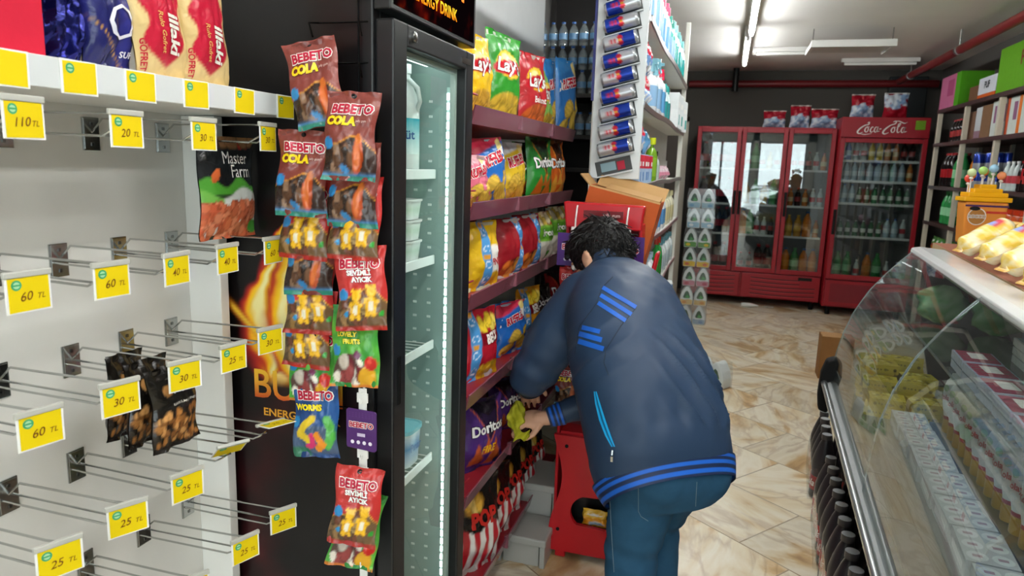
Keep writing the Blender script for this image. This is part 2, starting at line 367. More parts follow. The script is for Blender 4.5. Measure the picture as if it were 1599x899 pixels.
# ------------------------------------------------------------------ ceiling lamps
def tube_lamp(x, y, L, mat, label, z=2.56, along='Y', group=None):
    t = thing('ceiling_tube_lamp', label, 'lamp', (x, y, z), 0 if along == 'Y' else math.pi / 2, group)
    g = G(); g.prism([(-.03, .035), (-.022, .012), (.022, .012), (.03, .035), (.03, ZC - z - .001), (-.03, ZC - z - .001)], L, lambda a, b, d: (a, d - L / 2, b), H('d9d6d0')); g.build('housing', 'satin', t)
    for sg in (-1, 1):
        g = G(); g.box(-.014, sg * (L / 2 - .012) - .01, -.018, .014, sg * (L / 2 - .012) + .01, .016, H('e5e3de')); g.build('lamp_holder', 'plastic', t)
    g = G(); g.tube([(0, -L / 2 + .02, 0), (0, L / 2 - .02, 0)], .0165, WHT, 10); g.build('tube', mat, t, smooth=40)
    return t
tube_lamp(.055, 7.0, 1.5, 'tube_far', 'lit ceiling tube lamp nearest the coolers', 2.56)
tube_lamp(.075, 5.32, 1.5, 'tube_far', 'lit ceiling tube lamp in the aisle, cut by the top of the photo', 2.56)
for i, y in enumerate((3.5, 1.6, -.3, -2.3)): tube_lamp(.1, y, 1.5, 'tube_near', 'lit ceiling tube lamp above the aisle, out of the photo', 2.56, group='tube lamps out of view')
for i, y in enumerate((1.4, -.4)): tube_lamp(1.3, y, 1.5, 'tube_side', 'lit ceiling tube lamp above the counter, out of the photo', 2.56, group='tube lamps over the counter out of view')
def box_fixture(p0, w, dep, label):
    t = thing('ceiling_light_box', label, 'lamp', p0)
    g = G(); c = H('e2e0dc'); z1 = ZC - p0[2] - .001
    g.box(-w/2, 0, 0, w/2, .03, .055, c); g.build('front_rail', 'satin', t, bevel=.003)
    for sg in (-1, 1):
        g = G(); g.box(sg * (w/2 - .015) - .012, .03, .005, sg * (w/2 - .015) + .012, dep, .045, c); g.build('side_rail', 'satin', t)
        g = G(); g.tube([(sg * (w/2 - .02), .1, .04), (sg * (w/2 - .02), .1, z1)], .004, H('9a9a98')); g.build('hanger', 'chrome', t)
    g = G(); g.box(-w/2 + .02, .03, .03, w/2 - .02, dep, .05, H('cfccc6')); g.build('panel', 'satin', t)
box_fixture((.86, 6.35, 2.50), .63, .5, 'unlit white ceiling light box hanging near the tubes')
def strip(x0, x1, y, z, label):
    t = thing('ceiling_strip_light', label, 'lamp', ((x0 + x1) / 2, y, z)); w = x1 - x0
    g = G(); g.box(-w/2, -.03, .02, w/2, .03, ZC - z - .001, H('dcdad5')); g.build('housing', 'satin', t, bevel=.003)
    g = G(); g.tube([(-w/2 + .03, 0, .005), (w/2 - .03, 0, .005)], .015, H('ecebe6'), 8); g.build('tube', 'gloss', t, smooth=40)
strip(.12, .62, 7.35, 2.60, 'unlit white strip light left of the hanging light box')
strip(1.0, 1.72, 8.1, 2.60, 'unlit white strip light nearest the back wall')
# red pipes
rp = H('7a1c20')
t = thing('sprinkler_pipe', 'dark red pipe running under the ceiling along the right shelves', 'pipe', (1.67, 4, 2.5))
g = G(); g.tube([(.0, -7.5, 0), (0, 4.7, 0)], .034, rp, 12); g.build('pipe_run', 'satin', t, smooth=40)
for y in (-1.6, .9, 2.6, 4.2):
    g = G(); g.tube([(0, y - .02, 0), (0, y + .02, 0)], .04, H('a8a8a6'), 12); g.tube([(0, y, .03), (0, y, .159)], .006, H('a8a8a6')); g.build('pipe_clamp', 'steel', t)
t = thing('sprinkler_pipe', 'dark red pipe running across the back wall above the coolers', 'pipe', (.7, 8.9, 2.5))
g = G(); g.tube([(-1.25, 0, 0), (1.4, 0, 0)], .04, rp, 12); g.build('pipe_run', 'satin', t, smooth=40)
for x in (-.8, 0., 1.0):
    g = G(); g.box(x - .015, .03, -.045, x + .015, .099, .045, H('4a1416')); g.build('pipe_bracket', 'satin', t)
g = G(); g.tube([(0, 0, 0), (0, 0, ZC - 2.401)], .035, BLK, 10); tag(g.build('cable_duct', 'satin', loc=(-.02, 8.75, 2.40), smooth=40), 'black duct stub by the far end of the ceiling tubes', 'duct')
# ================================================================== printed packs
YEL, RED = H('f2c61c'), H('c4202c')
def CA(u, c): return np.broadcast_to(np.asarray(c, float), u.shape + (3,)).copy()
def blobs(u, v, c, cols, n, box, r, seed, asp=1.4, edge=.55):
    rr = np.random.default_rng(seed)
    for i in range(n):
        cu, cv = rr.uniform(box[0], box[1]), rr.uniform(box[2], box[3]); k = rr.uniform(.75, 1.2)
        col = cols[rr.integers(len(cols))] * rr.uniform(.8, 1.12); rot = rr.uniform(0, 3)
        m = ell(u, v, cu, cv, r * k, r * asp * k * .62, .2, rot)
        c = mix(c, col * edge, ell(u, v, cu, cv, r * k * 1.18, r * asp * k * .74, .15, rot)); c = mix(c, col, m)
    return c
def gum_common(u, v, base, win, seed, arc):
    c = CA(u, base); c = c * (1 + .1 * (fbm(u, v, 4, seed)[..., None] - .5))
    a = .47 - .55 * (u - .05) ** 2 + .03 * np.sin(u * 9)
    w = sm((a - v) / .02 + .5); c = mix(c, CA(u, win), w); c = mix(c, CA(u, arc), sm(1 - np.abs(v - a) / .016) * .9)
    return c, w
def p_cola(u, v):
    c, w = gum_common(u, v, H('7c3a33'), H('33211b'), 3, H('d59030'))
    g = blobs(u, v, c, [H('54341f'), H('6d4a33'), H('2e1c16'), H('83654e')], 30, (-.42, .1, .08, .4), .075, 5); c = mix(c, g, w)
    c = mix(c, H('b0481f'), ell(u, v, .17, .27, .1, .21, .15, -.25)); c = mix(c, H('cf6a30'), ell(u, v, .15, .28, .06, .17, .3, -.25)); c = mix(c, H('c86a28'), ell(u, v, .21, .46, .055, .06, .2))
    c = mix(c, H('2f78b0'), ell(u, v, -.1, .13, .1, .04, .2, -.3)); c = mix(c, H('2c86c4'), ell(u, v, -.4, .41, .1, .065, .1))
    c = mix(c, H('2b7d6c'), band(v, -.1, .055, .03)); c = mix(c, H('3c7cb0'), band(v, .055, .085, .02) * .8); return c
def p_bear(u, v, base=H('b8322f')):
    c, w = gum_common(u, v, base, H('6b5136'), 8, H('d8a83a'))
    g = blobs(u, v, c, [H('8a6a42'), H('53402a'), H('9c8255'), H('70402c')], 24, (-.45, .1, .08, .4), .075, 9); c = mix(c, g, w)
    for cu, cv, s in ((-.1, .26, 1.), (.2, .3, 1.05)):      # yellow gummy pieces
        for du, dv, ru, rv in ((0, 0, .1, .105), (0, .155, .088, .068), (-.075, .21, .03, .022), (.075, .21, .03, .022), (-.1, .05, .04, .03), (.105, .04, .04, .03), (-.06, -.1, .045, .035), (.065, -.1, .045, .035)):
            c = mix(c, H('b97c14'), ell(u, v, cu + du * s, cv + dv * s, ru * s * 1.12, rv * s * 1.12, .12)); c = mix(c, H('ecb823'), ell(u, v, cu + du * s, cv + dv * s, ru * s * .98, rv * s * .98, .2))
        c = mix(c, H('efe6cf'), ell(u, v, cu, cv - .01, .05 * s, .06 * s, .2))
    c = mix(c, H('2c86c4'), ell(u, v, -.38, .43, .11, .065, .1)); c = mix(c, H('2b8ac0'), ell(u, v, -.28, .2, .05, .03, .2)); c = mix(c, H('2f9a35'), ell(u, v, .42, .2, .05, .03, .2, .4))
    c = mix(c, H('a5271f'), band(v, -.1, .05, .03)); return c
def p_fruit(u, v):
    c = CA(u, H('2f8a36')); c = mix(c, H('6cb63c'), sm(fbm(u, v, 3, 21) * 1.6 - .35)); c = mix(c, H('245f2b'), sm((v - .8) / .2) * .6)
    w = ell(u, v, -.12, .2, .34, .22, .06); c = mix(c, blobs(u, v, CA(u, H('574038')), [H('e6ddd0'), H('c9bdb0'), H('6e1f2a'), H('8f3b3b')], 15, (-.42, .2, .04, .36), .1, 12), w)
    c = mix(c, H('d8a01c'), ell(u, v, .27, .12, .17, .15, .15)); c = mix(c, H('c3241f'), ell(u, v, .34, .3, .13, .085, .15)); c = mix(c, H('e04a38'), ell(u, v, .31, .32, .05, .03, .4)); c = mix(c, H('6d2350'), ell(u, v, .07, .4, .07, .05, .2))
    c = mix(c, H('2c86c4'), ell(u, v, -.4, .45, .11, .065, .1)); c = mix(c, H('c8702a'), band(v, -.1, .03, .03)); return c
def p_worm(u, v):
    c = CA(u, H('1d3f78')); c = mix(c, H('2f5f9c'), sm(fbm(u, v, 3, 31) * 1.5 - .4)); w = band(v, .05, .42 - .3 * u * u, .03); c = mix(c, H('4a5a6a'), w * .7)
    def worm(pts, col, r):
        nonlocal c
        for k in range(len(pts) - 1):
            for t in np.linspace(0, 1, 5):
                cu = pts[k][0] * (1 - t) + pts[k + 1][0] * t; cv = pts[k][1] * (1 - t) + pts[k + 1][1] * t; c = mix(c, col, ell(u, v, cu, cv, r, r * .62, .25))
    worm([(-.05, .5), (-.2, .42), (-.28, .3), (-.1, .24)], H('dfc02a'), .085); worm([(.28, .5), (.38, .4), (.4, .26), (.3, .16)], H('4fa644'), .085); worm([(.1, .3), (.22, .18), (.1, .12)], H('e08a1c'), .07); worm([(-.02, .28), (.02, .18), (-.12, .14)], H('cf2f6a'), .06)
    c = mix(c, H('2c86c4'), ell(u, v, -.42, .46, .1, .07, .1)); c = mix(c, H('2d6e52'), band(v, -.1, .13, .04) * ell(u, v, -.4, .08, .3, .2, .3)); return c
def gum_bag(kind, seed):
    b = Bag(.104, .166, .026, seed, crush=.006); pt = dict(cola=p_cola, bear=p_bear, fruit=p_fruit, worm=p_worm)[kind]
    b.geom(pt, {'cola': H('6e332d'), 'bear': H('a02a28'), 'fruit': H('2b7a33'), 'worm': H('1b3869')}[kind])
    R_, Wt = H('b01c38'), H('f3efe9')
    b.txt('BEBETO', .02, .785, .0245, R_, Wt, .06, .045, sx=.95)
    if kind == 'cola': b.txt('COLA', -.15, .65, .021, H('f0cf1c'), H('4a1f18'), .04, .07, .05); b.txt('jelly gum', .24, .66, .006, H('c9a49c'))
    if kind == 'bear': b.txt('SEVİMLİ', .0, .68, .0135, Wt, H('6a2a6a'), .03, .05); b.txt('AYICIK', .04, .6, .0135, Wt, H('6a2a6a'), .03, .05)
    if kind == 'fruit': b.txt('LOVELY', -.12, .645, .0125, H('e9dc3a'), H('1c5a24'), .04, .06); b.txt('FRUITS', -.02, .56, .0125, H('e9dc3a'), H('1c5a24'), .04, .06)
    if kind == 'worm': b.txt('WORMS', -.14, .64, .0165, H('f0d81c'), H('12284f'), .04, .06)
    # round hang hole, shown as the dark board behind it
    b.shape(disc(.005, 10), 0, .945, BLK)
    return b.g
def p_lays(base, photo):
    def f(u, v):
        c = CA(u, base); c = c * (1 + .12 * (fbm(u, v, 3, 4)[..., None] - .5)); c = mix(c, H('f0c630'), ell(u, v, .02, .66, .34, .15, .06)); c = mix(c, H('f7e9a0'), ell(u, v, -.06, .71, .14, .06, .5))
        c = mix(c, H('c01c28'), ell(u, v, .02, .63, .43, .085, .06, .1)); c = mix(c, blobs(u, v, CA(u, photo * .6), [photo, photo * 1.25, photo * .8], 26, (-.5, .5, 0, .3), .12, 6), ell(u, v, .05, .12, .5, .24, .1)); return c
    return f
def lays_bag(base, back, photo, sub, w=.2, h=.27, seed=1):
    b = Bag(w, h, .06, seed, crush=.009); b.geom(p_lays(base, photo), back); b.txt("Lay's", .0, .635, .062, H('f5f1ea'), H('8e1420'), .02, .03, .12)
    if sub: b.txt(sub, .05, .4, .03, H('f2ece2'), None, bold=.02)
    return b.g
def p_ruf(base, acc):
    def f(u, v):
        c = CA(u, base); c = c * (1 + .14 * (fbm(u, v, 4, 14)[..., None] - .5)); c = mix(c, acc, sm((v - .84 - .2 * u) / .03)); 
        for cu, cv, r, ro in ((-.12, .36, .2, .3), (.2, .2, .24, -.4), (-.25, .12, .2, .2), (.28, .42, .12, .8)):
            m = ell(u, v, cu, cv, r, r * .55, .1, ro); s = .86 + .14 * np.sin((u * math.cos(ro + .9) + v * math.sin(ro + .9)) * 90); c = mix(c, H('8a6a20'), ell(u, v, cu, cv, r * 1.06, r * .6, .1, ro)); c = mix(c, H('e8bf4a') * s[..., None], m)
        c = mix(c, H('edd98a'), ell(u, v, .34, .88, .1, .1, .2)); return c
    return f
def ruf_bag(base, back, acc, w=.19, h=.27, seed=2, txt='RUFFLES', red=H('c41e34')):
    b = Bag(w, h, .06, seed, crush=.009); b.geom(p_ruf(base, acc), back)
    b.shape([(-.085, -.01), (.08, .018), (.083, .06), (-.08, .03)], 0, .6, H('f2eee8')); b.txt(txt, .0, .69, .043, red, H('f2eee8'), .05, .05, .05, .17, .78); return b.g
def p_dor(base, glow):
    def f(u, v):
        c = CA(u, base); c = c * (1 + .15 * (fbm(u, v, 4, 24)[..., None] - .5)); tri = sm((v - .8 + np.abs(u - .05) * .9 * -1 + .0) / .03); d = v - .5
        t = sm((.2 - np.abs(u - .05) * 1.25 - np.abs(d - .22) * .7) / .03); c = mix(c, H('18120f'), sm((v - .74 - .5 * np.abs(u - .05)) / .05) * .85); c = mix(c, glow, sm(1 - np.abs(np.abs(u - .05) * 1.1 - (v - .36) * .62) / .03) * band(v, .38, .9, .05)); c = mix(c, H('151010'), sm(((v - .38) * .62 - np.abs(u - .05) * 1.1) / .03) * band(v, .4, .95, .05) * .85)
        for cu, cv, s in ((-.22, .2, .16), (.2, .16, .2), (.0, .3, .12)):
            m = sm((s * .75 - np.maximum(np.abs(u - cu) * .9 + (v - cv) * .5, -(v - cv) * 1.1)) / .03); c = mix(c, glow * .75, m)
        return c
    return f
def dor_bag(base, back, glow, w=.2, h=.27, seed=3, sub=None):
    b = Bag(w, h, .06, seed, crush=.009); b.geom(p_dor(base, glow), back); b.txt('Doritos', .0, .6, .05, H('f3f1ee'), H('0d0c0c'), .035, .035, .0, .05, .95)
    if sub: b.txt(sub, .0, .3, .035, H('e8b21c'), None, bold=.03, shear=.2)
    return b.g
def p_pop(u, v):
    s = sm(np.sin(u * 2 * math.pi * 4.5 + .6 * v) * 4 + .5); c = mix(CA(u, H('e6e1dc')), H('b4202a'), s); top = sm((v - .5 - .04 * np.sin(u * 9)) / .02); c = mix(c, CA(u, H('17110f')), top)
    c = mix(c, blobs(u, v, CA(u, H('17110f')), [H('d8a640'), H('e3bf6c'), H('b98228')], 12, (-.34, .04, .7, .86), .075, 44, 1.6), ell(u, v, -.16, .78, .26, .13, .2)); return c
def pop_bag(seed=5, w=.2, h=.28):
    b = Bag(w, h, .07, seed, crush=.01); b.geom(p_pop, H('b9b2ac')); b.txt('POP', .02, .6, .064, H('c0261e'), None, bold=.05); return b.g
def p_promo(base, stripe_at, kind):
    def f(u, v):
        c = CA(u, base); c = c * (1 + .14 * (fbm(u, v, 4, 54)[..., None] - .5))
        if kind == 'red': c = mix(c, blobs(u, v, CA(u, H('6a1c12')), [H('d8742a'), H('c05a1e'), H('e29a3c')], 16, (-.45, .5, .02, .3), .12, 7), ell(u, v, .1, .12, .5, .22, .1))
        if kind == 'beks': c = mix(c, blobs(u, v, CA(u, base), [H('e8c634'), H('f0d860')], 14, (-.2, .45, .72, .88), .09, 9), ell(u, v, .12, .8, .36, .14, .2)); c = mix(c, blobs(u, v, CA(u, base), [H('e8c634'), H('d9a51c')], 14, (-.2, .5, .02, .2), .1, 19), ell(u, v, .2, .1, .4, .16, .2)); c = mix(c, H('7a0f1c'), band(v, .5, .68, .03) * band(u, -.15, .5, .03))
        if kind == 'yel': c = mix(c, H('f2efe6'), ell(u, v, .2, .35, .35, .3, .1)); c = mix(c, H('d8a41c'), ell(u, v, .2, .15, .3, .12, .2))
        st = band(u, stripe_at - .12, stripe_at + .12, .015); s = CA(u, H('4d94cf'))
        for k in range(4): s = mix(s, H('d6e7f2'), ell(u, v, stripe_at, .15 + k * .23, .085, .05, .1) - ell(u, v, stripe_at, .15 + k * .23, .065, .037, .1)); s = mix(s, H('e5a23a'), band(v, .22 + k * .23, .3 + k * .23, .01) * band(u, stripe_at - .07, stripe_at + .07, .01) * (k % 2))
        return mix(c, s, st)
    return f
def promo_bag(kind, base, back, at_, w=.18, h=.26, seed=6):
    b = Bag(w, h, .06, seed, crush=.009); b.geom(p_promo(base, at_, kind), back)
    if kind == 'beks': b.txt('BEKS', .16, .585, .045, H('f3e9e0'), H('7a0f1c'), .03, .05, 0, .1, .7)
    if kind == 'yel': b.txt('FINE', .2, .4, .03, H('c4202c'), None, bold=.03)
    return b.g
def p_fri(u, v):
    c = CA(u, H('7fb73c')); c = mix(c, H('5c9a2c'), band(v, .45, .68, .03)); c = mix(c, H('e9e4d4'), sm((.42 - v) / .03)); c = mix(c, blobs(u, v, CA(u, H('e3d9bb')), [H('e8c65a'), H('efe2b4'), H('c33a2c'), H('5c9a2c')], 18, (-.45, .45, .74, .98), .11, 3), sm((v - .71) / .04)); c = mix(c, H('4f9a34'), ell(u, v, .1, .12, .14, .06, .2, .5)); return c
def fri_bag(seed=8, w=.17, h=.25):
    b = Bag(w, h, .055, seed, crush=.009); b.geom(p_fri, H('cfd3b8')); b.txt('Frou', .0, .57, .045, H('f5f3ec'), H('4a7a20'), .02, .04); return b.g
def p_mf(u, v):
    c = CA(u, H('1b1e20')); c = mix(c, blobs(u, v, CA(u, H('2a2522')), [H('a03028'), H('5a3a26'), H('7d5a3a')], 7, (-.4, .4, .9, 1.), .1, 61), sm((v - .87) / .03)); c = mix(c, H('4e9a34'), band(v, .44, .56 + .05 * np.sin(u * 12), .03)); lo = sm((.47 + .05 * np.sin(u * 8) - v) / .03)
    w = CA(u, H('d3d8d4')); w = mix(w, H('6fae4c'), ell(u, v, -.4, .4, .2, .16, .3)); w = blobs(u, v, w, [H('c96a48'), H('b85638'), H('d98462')], 170, (-.5, .5, -.04, .34), .055, 62, 1.25, .6); c = mix(c, w, lo); c = mix(c, H('3f8a34'), ell(u, v, .44, .1, .1, .07, .2)); c = mix(c, H('d86a38'), ell(u, v, -.28, .62, .09, .05, .1, .6)); return c
def mf_bag():
    b = Bag(.165, .2, .03, 5, crush=.003); b.geom(p_mf, H('30332f'), 44, 54); b.txt('Master', .08, .79, .034, H('f1efe9'), None, bold=.0, sx=.85); b.txt('Farm', .16, .66, .036, H('f1efe9'), None, bold=.0, sx=.85); return b.g
def p_nut(u, v):
    c = CA(u, H('16130f')); c = mix(c, H('3c3a3c'), sm(fbm(u, v, 2.5, 71) * 2 - 1.1) * .5); c = mix(c, blobs(u, v, CA(u, H('1c130c')), [H('a87038'), H('c08a50'), H('7d4e24'), H('8c5a2c')], 55, (-.44, .46, .08, .46), .06, 72, 1.15, .4), band(v, .04, .5, .06)); return mix(c, H('c08a50'), ell(u, v, -.2, .72, .1, .07, .2))
def nut_bag():
    b = Bag(.098, .15, .026, 9, crush=.006); b.geom(p_nut, H('1b1714')); b.txt('Nut', .12, .73, .03, H('e9e6e0'), None, bold=.0); b.txt('KAVRULMUŞ FINDIK', .1, .55, .0058, H('cfcac0')); return b.g
def p_gof(u, v):
    c = CA(u, H('d9bf85')); c = c * (1 + .16 * (fbm(u, v, 3, 81)[..., None] - .5)); e = .3 + .05 * np.cos(v * 26); m = sm((e - np.abs(u + .0)) / .03) * band(v, .17, .95, .06); m = sm((e + .06 - np.abs(u)) / .03) * sm((v - .05 - .3 * np.abs(u)) / .03); c = mix(c, H('b81c36'), m); return mix(c, H('c9a25c'), sm((.1 - v) / .1) * .5)
def gof_bag(seed):
    b = Bag(.115, .25, .04, seed, crush=.005); b.geom(p_gof, H('cdb27a'), 34, 60); b.txt('illaki', .12, .28, .036, H('f5efe6'), None, bold=.03, rot=-math.pi / 2, shear=.2); b.txt('Rulo Gofret', -.1, .29, .013, H('e2b46a'), None, bold=.01, rot=-math.pi / 2, shear=.2); b.txt('GOFRET', -.42, .15, .0135, H('b81c36'), None, bold=.02, rot=-math.pi / 2); return b.g
_PK = {}
def put(name, label, cat, key, loc, rot=(0, 0, 0), group=None, mat='foil'):
    """a pack as one mesh; repeats of one design share their mesh"""
    if isinstance(key, str) and key in _PK:
        o = bpy.data.objects.new(name, _PK[key]); COL.objects.link(o)
    else:
        kk, fn = key; o = fn().build(name, mat, smooth=50); _PK[kk] = o.data
    o.location = [float(q) for q in loc]; o.rotation_euler = rot; return tag(o, label, cat, group)
# ================================================================== white hook wall on the left
PX = -1.10
t = thing('display_wall_unit', 'white display unit with hook panel and deep top shelf along the left wall', 'display unit', (-1.16, .5, 0))
g = G(); g.box(-.055, -1.2, .0, .06, .735, 2.45, H('d5d4cf')); g.build('hook_panel', 'satin', t, bevel=.002)
g = G(); g.box(.06, .722, .0, .142, .748, 1.575, H('e2e2de')); g.build('side_panel', 'satin', t, bevel=.002)
g = G(); g.box(.0605, -1.2, 1.576, .30, .762, 1.618, H('e9eae8')); sh = g.build('shelf', 'satin', t, bevel=.003)
g = G(); g.box(.3005, -1.2, 1.5775, .303, .762, 1.6165, H('cfd3d3')); g.build('label_rail', 'gloss', sh)
g = G(); g.box(.055, -1.2, 0, .28, .7, .1, H('d0d0cc')); g.build('plinth', 'satin', t)
YC, INK, STAMP = H('e0c606'), H('6a3a10'), H('3f9a66')
def label_geom(w, h, txt, seed):
    """paper price label: white card, yellow paper, green round stamp, handwriting; reads from +X"""
    g = G(); r = random.Random(seed); s = r.uniform(-.03, .03)
    g.box(-.0012, -w/2 - .003, -h - .002, 0, w/2 + .003, .002, H('eeeeea')); c, s_ = math.cos(s), math.sin(s)
    q = [(-w/2, -h), (w/2, -h), (w/2, 0), (-w/2, 0)]; q = [(a * c - b * s_ * .3, b + a * s_) for a, b in q]
    g.flat(q, YZ(.0006), YC); g.flat(disc(.0068, 14, -w/2 + .011, -.0095), YZ(.0009), STAMP); g.flat(disc(.0045, 10, -w/2 + .011, -.0095), YZ(.0011), H('9ccaa0')); g.flat(rect(.011, .0022) and [(-w/2 + .006, -.0106), (-w/2 + .016, -.0106), (-w/2 + .016, -.0084), (-w/2 + .006, -.0084)], YZ(.0012), STAMP)
    if txt:
        n, tl = txt; g.text(n, .0165, YZ(.0013), INK, .002, .28, .08, dx=-.005, dy=-h * .58); g.text(tl, .0105, YZ(.0013), INK, .0, .3, .04, dx=.0145, dy=-h * .6)
    return g
for i, (y, lb) in enumerate(((.545, 'cut by the photo edge'), (.666, 'first whole one from the left'), (.768, 'below the navy pack'), (.873, 'below the left wafer pack'), (.989, 'below the right wafer pack'), (1.111, 'past the wafer packs'), (1.236, 'at its right end'))):
    t = tag(label_geom(.052, .041, None, 50 + i).build('price_label', 'paper'), 'blank yellow price label on the white shelf edge, ' + lb, 'price label', 'blank yellow labels on the white shelf edge'); t.location = (-.8553, y, 1.6165 - .001); t.rotation_euler = (0, math.radians(1), random.Random(i).uniform(-.02, .02))
def hook(y, z, txt, label, pitch=0., yaw=0., seed=0, L=.245):
    t = thing('wire_hook', label, 'hook', (PX + .0003, y, z), 0, 'price hooks on the white panel'); r = random.Random(seed); dz = r.uniform(-.004, .004)
    cw = H('b9bbb9')
    g = G(); g.box(0, -.0175, -.03, .003, .0175, .028, H('a2a4a2')); g.box(.003, -.0155, -.028, .0042, .0155, .026, H('b2b4b2'))
    for zz in (-.019, .017): g.lathe([(.0042, 0), (.0042, .0015), (.002, .0025)], H('6c6e6e'), 8, (0, 0, 0)) if False else g.box(.0042, -.003, zz - .003, .0055, .003, zz + .003, H('6c6e6e'))
    g.build('back_plate', 'chrome', t, bevel=.0012)
    yo = r.uniform(-.004, .004)
    g = G(); a = [(.004, -.012, -.004), (L - .03, -.012 + yo, -.006 + dz), (L - .014, -.0115 + yo, .002 + dz), (L - .010, -.006 + yo, .006 + dz), (L - .010, .006 + yo, .006 + dz), (L - .014, .0115 + yo, .002 + dz), (L - .03, .012 + yo, -.006 + dz), (.004, .012, -.004)]
    g.tube(a, .0019, cw, 6); g.build('prong', 'chrome', t, smooth=50)
    g = G(); g.tube([(.004, 0, .002), (.03, 0, .026), (L - .02, yo, .027 + dz), (L, yo, .029 + dz)], .0019, cw, 6); ar = g.build('label_arm', 'chrome', t, smooth=50)
    g = G(); g.box(-.003, -.031, -.005, .0035, .031, .0035, H('b4b4ac')); h = g.build('label_holder', 'plastic', t, bevel=.0015); h.location = (L + .003, yo, .029 + dz); h.rotation_euler = (0, pitch, yaw)
    g = label_geom(.053, .044, txt, seed); g.xf(Matrix.Translation((.001, 0, -.005))); g.build('price_label', 'paper', h)
    return t
T_ = 'TL'; HK = []
rows = [
 (1.528, [(.52, '', 'far left wire hook of the top row, cut by the photo edge'), (.675, '110', 'top row wire hook, its yellow label reading 110 TL'), (.837, '20', 'top row wire hook with a 20 TL label below the left wafer pack'), (1.0, '30', 'top row wire hook with a 30 TL label below the right wafer pack'), (1.168, '30', 'top row wire hook with a 30 TL label, carrying the peanut bag')]),
 (1.31, [(.662, '60', 'second row wire hook with a 60 TL label at the left edge of the photo'), (.796, '60', 'second row wire hook, 60 TL label, next to the one at the left edge'), (.917, '40', 'second row wire hook, 40 TL label, left of the white corner'), (1.044, '40', 'second row wire hook, 40 TL label just below the peanut bag'), (1.177, '60', 'second row wire hook, 60 TL label in front of the flame poster')]),
 (1.128, [(.664, '60', 'third row wire hook with a 60 TL label at the left edge of the photo'), (.793, '30', 'third row wire hook with a 30 TL label left of the hazelnut bags'), (.925, '30', 'third row wire hook carrying the hazelnut bags, label 30 TL'), (1.047, '25', 'third row wire hook with a 25 TL label right of the hazelnut bags'), (1.163, '30', 'third row wire hook with a 30 TL label over the foot of the flame')]),
 (.932, [(.675, '25', 'fourth row wire hook, 25 TL label at the bottom left of the photo'), (.79, '25', 'fourth row wire hook, 25 TL label, second from the left'), (.918, '25', 'fourth row wire hook, 25 TL label below the hazelnut bags'), (1.037, '', 'fourth row wire hook whose label is flipped up edge on'), (1.15, '25', 'fourth row wire hook whose label lies tipped back below the poster lettering')]),
 (.728, [(.8, '25', 'lowest row wire hook below the bottom left corner'), (.92, '25', 'lowest row wire hook whose label is cut by the bottom of the photo'), (1.058, '25', 'lowest row wire hook with a 25 TL label by the white corner post'), (1.183, '25', 'lowest row wire hook with a 25 TL label in front of the black poster')]),
]
k = 0
for z, hs in rows:
    for y, tx, lb in hs:
        k += 1; p, yw = 0., random.Random(k * 3).uniform(-.12, .12)
        if 'flipped up' in lb: p = math.radians(50)
        if 'tipped back' in lb: p = math.radians(-100)
        if z < 1.2: yw -= .22
        if z < 1.0: yw -= .18
        hook(y, z, (tx, T_) if tx else None, lb, p, yw, k)
# bags on the hooks
FX = math.pi / 2
put('peanut_bag', 'black and white bag of red peanuts hanging from the top row of hooks', 'snack bag', ('mf', mf_bag), (-.955, 1.176, 1.333), (math.radians(0), 0, FX))
for i, (x, y, lb) in enumerate(((-.885, .937, 'black bag of roasted hazelnuts, front one of three on the hook'), (-.935, .928, 'black bag of roasted hazelnuts, middle one of three on the hook'), (-.985, .925, 'black bag of roasted hazelnuts, rear one of three on the hook nearest the panel'))):
    put('hazelnut_bag', lb, 'snack bag', ('nut', nut_bag) if i == 0 else 'nut', (x, y, .995 + i * .004), (0, math.radians(-3 + 4 * i), FX + .15 * (i - .5)), 'hazelnut bags on the hook')
# packs on the top shelf
zt = 1.6182
g = G(); g.box(-.05, -.12, 0, .045, .12, .2, H('bf1f36')); tag(g.build('snack_box', 'card', bevel=.002, loc=(-.935, .630, zt)), 'plain red carton box standing on the white top shelf', 'box')
def navy(seed, big):
    def f():
        b = Bag(.086, .23, .05, seed, crush=.008 if big else .03)
        def p(u, v):
            c = CA(u, H('1c1f58')); c = mix(c, H('2f3184'), sm(fbm(u, v, 3, seed) * 2 - .8)); 
            if big: c = mix(c, H('b98a3a'), sm(1 - np.abs(v - .14 + .4 * u) / .012) * band(u, -.45, .35, .1)); c = mix(c, H('24225c'), sm((v - .2) / .8) * .4)
            return c
        b.geom(p, H('191c4a'))
        if big: b.txt('O', .1, .30, .075, H('e6e6f0'), None, bold=-.01, sx=.95); b.txt("SUF", .3, .11, .013, H('e6e6f0'), None, bold=.02)
        return b.g
    return f
put('wafer_pack', 'shiny dark navy pack beside the red carton on the top shelf', 'snack pack', ('nv1', navy(11, False)), (-.93, .795, zt), (0, 0, FX), 'navy packs on the top shelf', 'foilm')
put('wafer_pack', 'navy pack with a big white O on the top shelf', 'snack pack', ('nv2', navy(12, True)), (-.925, .880, zt), (0, math.radians(-3), FX), 'navy packs on the top shelf', 'foil')
put('wafer_pack', 'cream and red wafer pack, left of two, standing on the top shelf', 'snack pack', ('gof', lambda: gof_bag(13)), (-.905, .972, zt), (0, math.radians(-8), FX), 'cream wafer packs on the top shelf')
put('wafer_pack', 'cream and red wafer pack, right of two, standing on the top shelf', 'snack pack', 'gof', (-.905, 1.075, zt), (0, math.radians(-6), FX), 'cream wafer packs on the top shelf')
